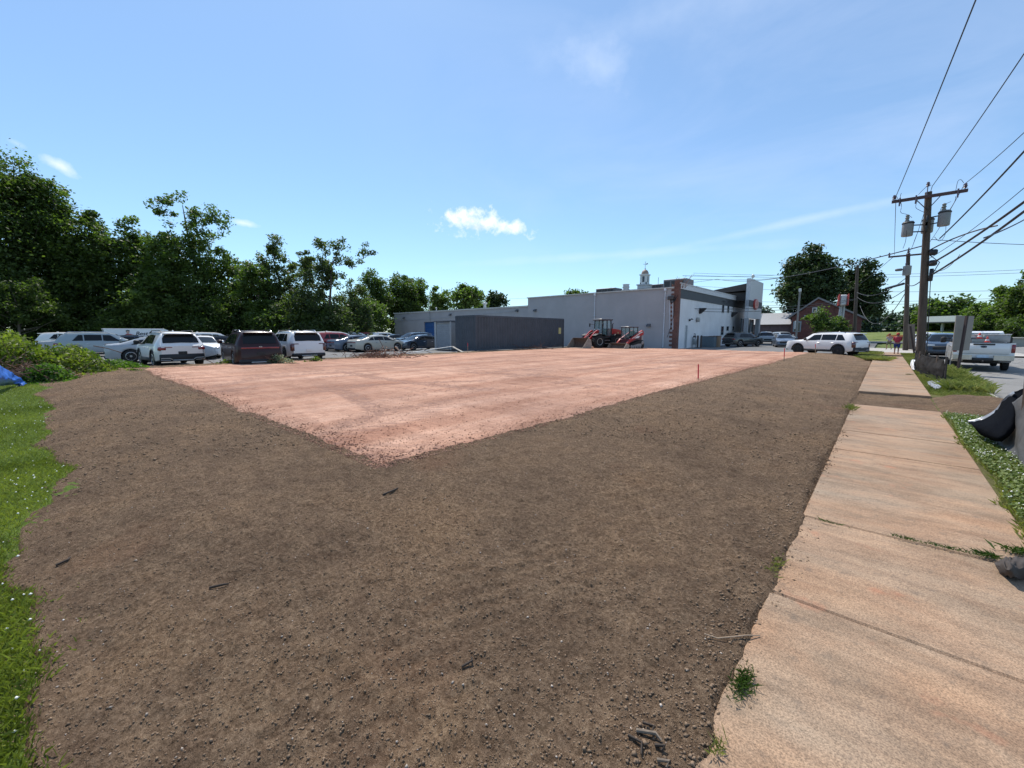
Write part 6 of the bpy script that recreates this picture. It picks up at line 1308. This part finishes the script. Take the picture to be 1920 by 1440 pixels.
# ---------------------------------------------------------------- people
def human(name,label,loc,hd,h,pose,shirt,shorts,skin=(.35,.19,.13),hat=None,hair=(.05,.03,.02),wide=1.0):
    t=thing('person',label,'person',loc,R(90-hd)); t.scale=(h/1.78,)*3
    J=pose
    def skinmesh(nm,verts,edges,mat,lv=2):
        me=bpy.data.meshes.new(nm); me.from_pydata([v[0] for v in verts],edges,[]); o=bpy.data.objects.new(nm,me); COL.objects.link(o)
        sm=o.modifiers.new('s','SKIN'); 
        for i,v in enumerate(verts):
            r=v[1]; me.skin_vertices[0].data[i].radius=(r if not isinstance(r,tuple) else r[0],r if not isinstance(r,tuple) else r[1])
        me.skin_vertices[0].data[0].use_root=True
        ss=o.modifiers.new('u','SUBSURF'); ss.levels=lv; ss.render_levels=lv
        dg=bpy.context.evaluated_depsgraph_get(); m2=bpy.data.meshes.new_from_object(o.evaluated_get(dg)); bpy.data.objects.remove(o); m2.name=nm; m2.materials.clear(); m2.materials.append(mat); m2.shade_smooth()
        return link(nm,m2,t)
    w=wide
    V=[(J['pel'],(.13*w,.11*w)),(J['waist'],(.14*w,.11*w)),(J['chest'],(.165*w,.12*w)),(J['neck'],.055),(J['head0'],.075),(J['head1'],.095),(J['head2'],.06)]
    E=[(0,1),(1,2),(2,3),(3,4),(4,5),(5,6)]
    for s_ in ('l','r'):
        n=len(V); V+=[(J['hip'+s_],.085*w),(J['knee'+s_],.058),(J['ank'+s_],.038),(J['toe'+s_],.032)]; E+=[(0,n),(n,n+1),(n+1,n+2),(n+2,n+3)]
        n=len(V); V+=[(J['sh'+s_],.06*w),(J['el'+s_],.042),(J['wr'+s_],.028),(J['ha'+s_],.036)]; E+=[(2,n),(n,n+1),(n+1,n+2),(n+2,n+3)]
        # fingers
        hn=n+3; d=np.array(J['ha'+s_])-np.array(J['wr'+s_]); d/=np.linalg.norm(d)+1e-9; lat=np.cross(d,(0,0,1)) ; lat=lat/(np.linalg.norm(lat)+1e-9) if np.linalg.norm(lat)>.1 else np.array((0,1.,0))
        for k,l in ((-1.5,.065),(-.5,.08),(.5,.075),(1.5,.06)):
            p=np.array(J['ha'+s_])+d*l+lat*k*.018; V.append((tuple(p),.008)); E.append((hn,len(V)-1))
        p=np.array(J['ha'+s_])+d*.02+lat*.05; V.append((tuple(p),.009)); E.append((hn,len(V)-1))
    skinmesh('body',V,E,M('skin_%d'%int(skin[0]*100),skin,.6))
    cl=lambda a,b,f:tuple(np.array(a)+(np.array(b)-np.array(a))*f)
    V=[(J['pel'],(.15*w,.125*w)),(J['waist'],(.165*w,.13*w)),(J['chest'],(.185*w,.135*w)),(cl(J['chest'],J['neck'],.75),.075)]; E=[(0,1),(1,2),(2,3)]
    for s_ in ('l','r'): n=len(V); V+=[(J['sh'+s_],.08*w),(cl(J['sh'+s_],J['el'+s_],.85),.062)]; E+=[(2,n),(n,n+1)]
    skinmesh('shirt',V,E,M('cloth_'+name,shirt,.9,var=.15,scale=12))
    V=[(cl(J['pel'],J['waist'],.2),(.16*w,.13*w))]; E=[]
    for s_ in ('l','r'): n=len(V); V+=[(J['hip'+s_],.115*w),(cl(J['hip'+s_],J['knee'+s_],.95),.085)]; E+=[(0,n),(n,n+1)]
    skinmesh('shorts',V,E,M('short_'+name,shorts,.9))
    for s_ in ('l','r'): skinmesh('shoe',[(J['ank'+s_],.05),(cl(J['ank'+s_],J['toe'+s_],.5),.05),(J['toe'+s_],.042)],[(0,1),(1,2)],M('shoe_dark',(.025,.025,.028),.7),1)
    hc=np.array(J['head1']); 
    g=MB(); g.lathe([(.001,.125),(.06,.115),(.10,.06),(.108,-.0),(.095,-.05),(.001,-.055)],14,c=(hc[0]-.012,hc[1],hc[2]+.0)); g.build('hair',M('hair_'+name,hair,.9),t,60)
    f=np.array((1,0,0)) # face direction local +x
    g=MB(); g.tube([tuple(hc+(.095,0,.0)),tuple(hc+(.125,0,-.035))],.012,5); g.build('nose',M('skin_%d'%int(skin[0]*100),skin,.6),t,60)
    for sg in (-1,1):
        g=MB(); g.lathe([(.001,-.01),(.012,0),(.001,.01)],8,c=(hc[0]+.09,hc[1]+sg*.035,hc[2]+.005)); g.build('eye',MBLK,t,60)
    g=MB(); g.bbox((hc[0]+.085,hc[1]-.03,hc[2]-.07),(hc[0]+.1,hc[1]+.03,hc[2]-.058),.004); g.build('mouth',M('lip',(.25,.08,.07),.6),t)
    if hat: 
        g=MB(); g.lathe([(.16,.03),(.17,.04),(.11,.055),(.108,.12),(.07,.16),(.001,.165)],16,c=tuple(hc)); g.build('hat',M('hat_'+name,hat,.8),t,60)
    return t
def pose(stride=.18,bend=0,arms=None):
    J=dict(pel=(0,0,.95),waist=(.0+bend*.1,0,1.12),chest=(.0+bend*.3,0,1.36),neck=(bend*.42,0,1.52),head0=(.02+bend*.5,0,1.58),head1=(.03+bend*.55,0,1.67),head2=(.02+bend*.55,0,1.75),
     hipl=(0,.10,.88),kneel=(stride+.03,.11,.5),ankl=(stride*.9,.11,.08),toel=(stride*.9+.17,.12,.03),
     hipr=(0,-.10,.88),kneer=(-stride*.25,-.11,.49),ankr=(-stride*1.6,-.11,.12),toer=(-stride*1.6+.15,-.12,.03),
     shl=(bend*.3,.20,1.42),ell=(-.08,.27,1.16),wrl=(.08,.27,.95),hal=(.11,.27,.87),
     shr=(bend*.3,-.20,1.42),elr=(-.02,-.27,1.15),wrr=(.14,-.25,.96),har=(.19,-.25,.89))
    if arms=='front': J.update(ell=(.08,.27,1.18),wrl=(.30,.13,1.16),hal=(.37,.10,1.17),elr=(.08,-.27,1.18),wrr=(.30,-.13,1.16),har=(.37,-.10,1.17))
    return J
x,y,_=W(1680,664,.05); human('red','man in red shirt, blue shorts and red cap walking away on the sidewalk',(x,y,.05),0,1.52,pose(.1,.05,'front'),(.40,.035,.06),(.02,.05,.22),hat=(.45,.03,.03),wide=1.3)
x,y,_=W(1666,655.5,.05); human('grey','person in patterned grey top and shorts stepping ahead of the man in red',(x,y,.05),-25,1.45,pose(.2,.15,'front'),(.30,.30,.32),(.10,.11,.08),hat=(.25,.04,.04))
x,y,_=W(1411,649); human('white','man in a white shirt and dark trousers standing between the dark green and silver SUVs',(x,y,0),90,1.62,pose(.04,0),(.70,.73,.78),(.03,.03,.035),hair=(.02,.015,.012))
# ---------------------------------------------------------------- stakes
def stake(px,pyb,pyt,z,label,lean=0,red=.55,X=None):
    x,y,_=W(px,pyb,z); f=-x*sA+y*cA; tp=np.array(PD(px+lean,pyt,f))-np.array((x,y,z)); r=.019
    t=thing('survey_stake',label,'survey stake',(x,y,z),0,'survey stakes with red tops')
    g=MB(); g.tube([(0,0,-.1),tuple(tp*(1-red))],r,4); g.build('shaft',M('stake_wood',(.33,.24,.16),.85),t); g=MB(); g.tube([tuple(tp*(1-red)),tuple(tp)],r*1.05,4); g.build('red_top',M('marker_red',(.62,.03,.05),.6),t); return t
stake(1309,716,683,.12,'nearest red-topped stake standing at the right edge of the pink gravel',.5,.8)
stake(1470,679,653,.12,'red-topped stake at the far right corner of the pink gravel',1,.6)
stake(1529,666,645,.1,'thin dark stake in front of the long white SUV',0,.3)
stake(877,664,643,.12,'pale stake with red tip at the left corner of the container',0,.3)
t=stake(161,697,668,.05,'red-painted stake among the weeds at the left end of the topsoil',-2,.75); g=MB(); g.bbox((-.18,-.01,.50),(.22,.012,.535),.004); g.build('crossbar',M('marker_red',(.62,.03,.05),.6),t)
# ---------------------------------------------------------------- brush, scrap wood, boards
def brushpile(name,label,px,py,wm,dm,hm,nl,ns,leafm,size,seed,cat='brush pile',group=None,z=0,rz=0):
    x,y,_=W(px,py,z); t=thing(name,label,cat,(x,y,z),rz,group); rng=np.random.default_rng(seed)
    if nl:
        P=rng.normal(size=(nl,3))*(wm*.26,dm*.26,1); rr=np.clip(1-(np.abs(P[:,0])/(wm*.55))**2-(np.abs(P[:,1])/(dm*.6))**2,.05,1); P[:,2]=rng.random(nl)**.6*hm*rr*(.8+.5*rng.random(nl))+vn(P[:,0]*1.3,P[:,1]*1.3,1.1)*hm*.35
        P[:,2]=np.maximum(P[:,2],.02)
        V,F_,A=leaf_cards(P,size,np.clip(.5+rng.normal(size=nl)*.2+vn(P[:,0],P[:,1],2.0)*1.2,0,1),rng,.1); link('leaves',npmesh('leaves',V,F_,leafm,A),t)
    if ns:
        g=MB()
        for i in range(ns):
            a=rng.normal(size=3)*(wm*.28,dm*.28,0); a[2]=rng.random()*hm*.6; d=rng.normal(size=3)*(1,.7,.35); d/=np.linalg.norm(d); l=.2+rng.random()*.8; g.tube([tuple(a),tuple(a+d*l*.5+np.array((0,0,.04))),tuple(a+d*l)],.006+.012*rng.random(),4)
        g.build('twigs',M('twig_'+name,(.13,.07,.05),.9,var=.4),t)
    return t
WEED=FOL['weed']; SHO=FOL['shoot']
brushpile('weed_mound','tall weedy mound with yellowish leaves at the left edge, behind the blue tarp',-5,707,5.6,3.0,1.35,15000,60,WEED,.13,31,'weeds','weeds along the left edge',rz=YAW)
brushpile('weed_mound','bushy green weeds in front of the silver-blue crossover',112,703,4.2,2.4,.95,11000,8,WEED,.11,32,'weeds','weeds along the left edge',rz=YAW)
brushpile('weed_mound','low bright green shoots tapering off beside the light grey-blue sedan',195,696,4.6,1.5,.42,6500,0,SHO,.10,33,'weeds','weeds along the left edge',rz=YAW)
brushpile('weed_mound','fresh green leafy clump at the foot of the weedy mound',85,716,2.0,1.0,.5,3500,8,SHO,.10,34,'weeds','weeds along the left edge',rz=YAW)
brushpile('weed_mound','green weeds rising by the red-painted stake',145,690,2.6,1.4,.75,6000,0,SHO,.12,35,'weeds','weeds along the left edge',rz=YAW)
brushpile('straw_heap','heap of pale straw and dead leaves where lawn meets topsoil',115,713,1.7,.8,.30,1500,30,leaf_mat('leaf_straw',(.22,.13,.06),(.5,.36,.2),.1),.07,36,'straw heap',rz=YAW)
brushpile('brush_pile','brown tangle of dead stems between blue tarp and weeds',38,716,2.4,1.2,.75,600,160,leaf_mat('leaf_dead',(.10,.045,.03),(.26,.14,.09),.1),.07,37,rz=YAW)
for i,(px,py,w_,h_,n_,lb) in enumerate([(424,688,1.3,.32,420,'small leafy weed by the rear wheel of the maroon van'),(520,688,2.1,.50,1100,'leafy cut branches piled behind the maroon van'),(592,684,.8,.42,420,'small green bush behind the boxy white SUV'),(572,685,.5,.2,160,'tiny weed left of the small green bush')]):
    brushpile('weed_clump',lb,px,py,w_,.5,h_,n_,8,WEED if i!=1 else leaf_mat('leaf_pale',(.08,.11,.05),(.42,.44,.30),.2),.09,40+i,'weeds','weed clumps along the gravel edge',rz=YAW)
brushpile('scrap_heap','heap of reddish brush and broken timber in front of the champagne sedan',718,677,3.6,1.3,.75,900,170,leaf_mat('leaf_rust',(.13,.04,.02),(.35,.13,.07),.1),.07,51,'scrap heap',rz=YAW)
brushpile('scrap_heap','small dark heap of debris at the left end of the scrap timber',690,672,1.6,.7,.35,200,60,leaf_mat('leaf_dead',(.10,.045,.03),(.26,.14,.09),.1),.07,52,'scrap heap',rz=YAW)
brushpile('scrap_heap','dark clutter lying against the long side of the container',1000,656,2.2,.6,.4,150,70,leaf_mat('leaf_dead',(.10,.045,.03),(.26,.14,.09),.1),.08,53,'scrap heap',z=.1,rz=YAW)
def board(p0,p1,z0,z1,wd,th,label,mat,grp='loose boards by the scrap heap'):
    a=np.array(W(p0[0],p0[1],z0)); b=np.array(W(p1[0],p1[1],z1)); d=b-a; l=np.linalg.norm(d); d/=l; n=np.cross(d,(0,0,1)); n/=np.linalg.norm(n); u=np.cross(n,d); g=MB(); vs=[]
    for q in (0,l):
        for (s_,k) in ((-1,0),(1,0),(1,1),(-1,1)): vs.append(tuple(d*q+n*s_*wd/2+u*k*th))
    g.add(vs,[(3,2,1,0),(4,5,6,7),(0,1,5,4),(1,2,6,5),(2,3,7,6),(3,0,4,7)]); o=g.build('board',mat); o.location=a; return tag(o,label,'board',grp)
MWB=M('white_board',(.62,.62,.6),.6); MGB=M('grey_board',(.3,.28,.25),.8)
board((742,650),(754,664.5),.75,.05,.09,.04,'steep white board leaning in the scrap heap, front of the champagne sedan',MWB)
board((750,657),(760,663),.4,.05,.12,.04,'shorter grey board beside the steep white board',MGB)
board((789,654),(813,664.5),.5,.05,.14,.04,'white board sloping down to the right in front of the storage unit',MWB)
board((762,663),(848,650),.08,.45,.14,.04,'long white board rising to the right past the storage unit',MWB)
board((848,650),(868,661),.42,.1,.2,.04,'grey board descending from the tip of the long white board',MGB)
board((676,668),(730,667),.12,.16,.1,.04,'reddish plank lying flat in the scrap heap',M('red_plank',(.25,.10,.06),.8))
board((707,665),(716,669),.3,.12,.1,.04,'short white offcut in the scrap heap',MWB)
board((55,686),(100,681),.42,.48,.12,.05,'white plank lying across the weeds at left',MWB,'loose boards in the weeds')
board((206,687),(228,688),.14,.14,.07,.04,'short white plank in the green shoots',MWB,'loose boards in the weeds')
board((0,648),(22,649),.95,.95,.12,.05,'reddish plank on top of the weedy mound at the left edge',M('red_plank',(.25,.10,.06),.8),'loose boards in the weeds')
# rubble along the gravel's back edge
g=MB(); rr=random.Random(12)
for i in range(520):
    y=2.5+rr.random()*34; x=-22.35+rr.gauss(0,.22); r=.02+rr.random()**3*.10; z=.0
    g.add([(x+r*rr.uniform(.6,1.2),y,z),(x,y+r,z),(x-r,y,z+r*.2),(x,y-r*rr.uniform(.6,1.2),z),(x+r*.2,y,z+r*rr.uniform(.5,1))],[(0,1,4),(1,2,4),(2,3,4),(3,0,4)])
tag(g.build('edge_rubble',M('rubble',(.16,.11,.09),.95,var=.5,scale=3)),kind='stuff')
# blue tarp
def sheet(name,rows,mat,label,cat,sub=2,th=.006,group=None,wr=.03,seed=1,base=None):
    base=np.array(base if base is not None else rows[-1][len(rows[-1])//2]); r=np.array(rows,float)-base; n=10
    def up(a,ax):   # smooth resample
        m=a.shape[ax]; u=np.linspace(0,m-1,(m-1)*n+1); i=np.clip(u.astype(int),0,m-2); f=(u-i)
        g_=lambda k:np.take(a,np.clip(k,0,m-1),axis=ax); sh=[1]*a.ndim; sh[ax]=len(u); f=f.reshape(sh)
        p0,p1,p2,p3=g_(i-1),g_(i),g_(i+1),g_(i+2); return .5*((2*p1)+(-p0+p2)*f+(2*p0-5*p1+4*p2-p3)*f*f+(-p0+3*p1-3*p2+p3)*f**3)
    r=up(up(r,0),1); U,Vv=np.meshgrid(np.arange(r.shape[1])/n,np.arange(r.shape[0])/n)
    w=(vn(U*2+seed,Vv*.9,1.6)+.5*vn(U*4+seed*3,Vv*2,2.1))*wr*2
    nrm=np.cross(r[0,-1]-r[0,0],r[-1,0]-r[0,0]); nrm/=np.linalg.norm(nrm); r=r+w[...,None]*nrm
    g=MB(); g.grid([[tuple(p) for p in row] for row in r]); o=g.build(name,mat,None,80); o.location=tuple(base); md=o.modifiers.new('thickness','SOLIDIFY'); md.thickness=th
    return tag(o,label,cat,group)
MTP=M('tarp_blue',(.03,.13,.50),.35,var=.35,scale=3)
sheet('tarp',[[W(-30,676,.95),W(0,684,.75),W(22,697,.5),W(38,710,.24),W(50,719,.06)],[W(-30,700,.75),W(-4,706,.55),W(12,714,.32),W(30,718,.14),W(46,722,.05)],[W(-30,725,.45),W(-10,722,.35),W(8,723,.12),W(24,722,.06),W(40,723.5,.03)]],MTP,'crumpled shiny blue tarp slumping onto the lawn at the left edge','tarp',wr=.05,seed=5)
# ---------------------------------------------------------------- silt fences
def fabric_mat(name,a,c,ro=.6,sp=.35):
    m,nt,b=nodes(name); v=objco(nt); n=noise(nt,1.5,5,.6,v,1.0); f=noise(nt,90,2,.5,v); x=ramp(nt,n.outputs[0],[(.3,a),(.7,c)]); 
    L(nt,x,b.inputs['Base Color']); b.inputs['Roughness'].default_value=ro; b.inputs['Specular IOR Level'].default_value=sp; bump(nt,b,n.outputs[0],.5,.05); return m
MFG=fabric_mat('fabric_grey',(.035,.035,.036),(.12,.115,.11)); MFB=fabric_mat('fabric_black',(.005,.006,.009),(.009,.010,.012),1.0,.02); MFD=fabric_mat('fabric_dark',(.010,.010,.010),(.035,.032,.030),.9,.08); MST=M('stake_old',(.14,.10,.075),.9)
Z=lambda px,py,X:PX(px,py,X)
sheet('silt_fence',[[Z(1850,800,1.35),Z(1885,765,1.42),Z(1925,735,1.5),Z(2000,690,1.5),Z(2080,640,1.5)],[Z(1862,822,1.34),Z(1896,812,1.42),Z(1935,800,1.48),Z(2010,775,1.5),Z(2090,740,1.5)],[Z(1878,852,1.33),Z(1904,862,1.38),Z(1940,868,1.42),Z(2015,870,1.45),Z(2095,870,1.45)],[Z(1890,872,1.33),Z(1918,893,1.34),Z(1950,920,1.36),Z(2020,960,1.4),Z(2100,1010,1.4)]],MFG,'near grey woven silt fence fabric billowing at the right edge','silt fence',wr=.018,seed=2,group='silt fences beside the walk')
sheet('silt_fence_flap',[[W(1814,791,.26),W(1843,784,.34),W(1866,770,.45),W(1880,752,.62),W(1900,736,.76),W(1935,722,.86)],[W(1826,800,.24),W(1850,800,.30),W(1872,792,.38),W(1888,772,.52),W(1906,752,.66),W(1935,738,.74)],[W(1836,812,.16),W(1856,817,.2),W(1876,818,.24),W(1893,798,.38),W(1908,770,.55),W(1935,752,.66)],[W(1846,818,.10),W(1862,825,.12),W(1878,827,.16),W(1898,810,.3),W(1910,784,.46),W(1935,765,.6)]],MFB,'black plastic flap folded down from the near silt fence over the clover','silt fence',wr=.012,seed=7,group='silt fences beside the walk')
sheet('flap_hem',[[W(1813,789,.28),W(1843,781,.37),W(1866,767,.48),W(1880,749,.65),W(1900,733,.79)],[W(1822,793,.26),W(1845,786,.34),W(1867,772,.45),W(1882,754,.61),W(1902,738,.76)]],M('hem_glint',(.22,.23,.25),.35,.1),'shiny pale hem along the top of the black flap','fabric hem',wr=.008,seed=4)
def fstake(px,py0,py1,X,lean,label,z=0,rad=.022):
    a=np.array(Z(px,py0,X)); a[2]=-.05; f=-a[0]*sA+a[1]*cA; b=np.array(PD(px+lean,py1,f)); g=MB(); g.tube([(0,0,0),tuple(b-a)],rad,4); o=g.build('fence_stake',MST); o.location=tuple(a); return tag(o,label,'fence stake','stakes of the silt fences')
fstake(1905,895,690,1.52,22,'thick leaning stake holding the near silt fence at the right edge',rad=.022)
FX=[(1716,689,658),(1723,697,660),(1738,706,665),(1754,714,668),(1771,721,670)]
rows=[[],[],[]]
for (px,pb,pt) in FX:
    b=np.array(W(px,pb,.0)); f=-b[0]*sA+b[1]*cA; tp=np.array(PD(px+3,pt+4,f)); rows[0].append(tp); rows[1].append((tp+b)/2+np.array((-.05,0,0))); rows[2].append(b+np.array((-.03,0,.02)))
sheet('silt_fence',rows,MFD,'dark sagging silt fence between sidewalk and road near the pickup','silt fence',wr=.05,seed=3,group='silt fences beside the walk')
for i,((px,pb,pt),lb) in enumerate(zip(FX,('farthest stake of the dark sagging silt fence','second farthest stake of the dark sagging silt fence','middle stake of the dark sagging silt fence','second nearest stake of the dark sagging silt fence','nearest stake of the dark sagging silt fence'))):
    b=np.array(W(px-.5,pb,.0)); f=-b[0]*sA+b[1]*cA; tp=np.array(PD(px+2+i*.6,pt-1,f)); g=MB(); g.tube([(0,0,-.1),tuple(tp-b)],.030,4); o=g.build('fence_stake',MST if i%2 else M('stake_dark',(.05,.04,.035),.9)); o.location=tuple(b); tag(o,lb,'fence stake','stakes of the silt fences')
sheet('fence_scrap',[[W(1738,716,.05),W(1752,712,.10),W(1766,714,.08),W(1776,718,.04)],[W(1744,724,.04),W(1754,722,.05),W(1764,723,.05),W(1770,721,.04)],[W(1752,730,.03),W(1758,729,.03),W(1764,727,.03),W(1768,725,.03)]],M('scrap_glint',(.32,.33,.36),.25),'shiny crumpled end of silt fence fabric lying on the verge','fabric scrap',wr=.05,seed=6)
sheet('fence_edge',[[W(1764,683,.55),W(1769,694,.42),W(1770,706,.25),W(1765,716,.08)],[W(1760,684,.52),W(1765,695,.4),W(1766,707,.22),W(1758,719,.06)]],M('hem_glint',(.22,.23,.25),.35,.1),'pale curling edge at the near end of the dark silt fence','fabric hem',wr=.01,seed=8)
sheet('cloth_scrap',[[W(1865,1052,.03),W(1885,1046,.10),W(1905,1044,.09),W(1940,1044,.05)],[W(1868,1066,.02),W(1888,1064,.12),W(1912,1062,.10),W(1950,1062,.06)],[W(1884,1080,.01),W(1898,1084,.05),W(1920,1082,.03),W(1960,1084,.02)]],M('cloth_taupe',(.055,.044,.038),.9),'crumpled dark taupe fabric scrap on the concrete at the right edge','fabric scrap',wr=.022,seed=9)
g=MB(); a=W(1711,688,.0); 
sheet('white_bag',[[W(1708,676,.35),W(1712,674,.38),W(1716,676,.35)],[W(1707,684,.15),W(1712,683,.25),W(1717,685,.15)],[W(1709,692,.03),W(1714,693,.05),W(1718,693,.03)]],M('bag_white',(.75,.76,.78),.4),'small white plastic bag at the foot of the near utility pole','plastic bag',wr=.03,seed=11)
# ---------------------------------------------------------------- sticks, stones, weeds at the walk edge
def stick(p0,p1,r,label,mat,z0=.05,z1=.05,bend=.02):
    def s(px,py): 
        x,y,_=W(px,py,.04); return np.array((x,y,max(float(soilz(np.array(x),np.array(y))),0)+.01))
    a=s(*p0);b=s(*p1); m=(a+b)/2+np.array((bend,bend,bend*.4)); g=MB(); g.tube([(0,0,0),tuple(m-a),tuple(b-a)],[r,r*.9,r*.7],7); o=g.build('stick',mat,None,50); o.location=tuple(a); return tag(o,label,'stick','sticks on the topsoil')
MSK=M('stick_grey',(.20,.155,.115),.9,var=.35,scale=30); MSD=M('stick_dark',(.055,.04,.03),.9)
stick((1193,1367),(1240,1383),.008,'thickest pale stick near the bottom of the photo',MSK); stick((1178,1374),(1203,1407),.006,'dark stick left of the thickest pale stick',MSD); stick((1205,1352),(1222,1372),.0055,'short dark stick crossing above the thickest pale stick',MSD)
stick((1228,1392),(1240,1402),.007,'stubby dark stick just below the thickest pale stick',MSD); stick((1232,1420),(1250,1432),.007,'stubby stick at the bottom edge',MSK)
stick((719,953),(747,940),.009,'dark stick lying below the tip of the pink gravel',MSD); stick((395,1120),(430,1112),.008,'small dark stick at lower left of the topsoil',MSD); stick((105,1063),(132,1049),.009,'dark stick near the lawn edge',MSD); stick((866,1256),(884,1244),.006,'short dark twig in the lower middle of the topsoil',MSD)
pts=[(1320,1195),(1345,1200),(1375,1196),(1400,1190),(1425,1186)]; P=[]
for px,py in pts: x,y,_=W(px,py,.03); P.append((x,y,max(float(soilz(np.array(x),np.array(y))),0)+.012))
g=MB(); g.tube(P,.0032,5); tag(g.build('root',M('root_pale',(.42,.30,.2),.8)),'pale curved root lying where topsoil meets the sidewalk','root')
def tuft(px,py,n,sp,h,label,dry=False,seed=1,wd=.003):
    x,y,_=W(px,py,.0); rng=np.random.default_rng(seed); X=rng.normal(size=n)*sp[0]; Y=rng.normal(size=n)*sp[1]; me=blades('grass_tuft',X,Y,np.full(n,0.0),h,wd,MBL2 if dry else leaf_mat('grass_blade_dark',(.03,.065,.012),(.11,.16,.04),.3),seed,.8)
    o=link('grass_tuft',me); o.location=(x,y,.02); return tag(o,label,'grass tuft','grass tufts on and beside the sidewalk')
tuft(1392,1288,420,(.018,.05),.02,'largest dark green grass tuft at the near sidewalk edge',seed=61,wd=.0022)
tuft(1455,1065,120,(.025,.09),.02,'dry olive tuft at the sidewalk edge beside the second joint',True,62,.0022)
tuft(1850,1048,120,(.03,.015),.028,'bright tuft at the right end of the weedy joint',seed=63,wd=.0025)
tuft(1700,1016,80,(.06,.008),.02,'thin line of grass in the weedy joint, middle',seed=64,wd=.002)
tuft(1780,1034,120,(.08,.008),.02,'grass growing along the right part of the weedy joint',seed=65,wd=.002)
tuft(1556,985,50,(.05,.006),.018,'sparse blades at the left part of the weedy joint',seed=66,wd=.002)
tuft(1705,705,60,(.06,.05),.05,'small weed growing in the middle of the far sidewalk',seed=67,wd=.006)
tuft(1594,768,90,(.05,.12),.07,'dry twiggy tuft where the far topsoil meets the near slab',True,68,.004)
tuft(1905,1040,120,(.04,.025),.035,'green weeds behind the dark taupe fabric scrap',seed=69,wd=.004)
tuft(1345,1410,60,(.012,.03),.02,'dry straw tuft at the bottom by the sidewalk edge',True,70,.0018)
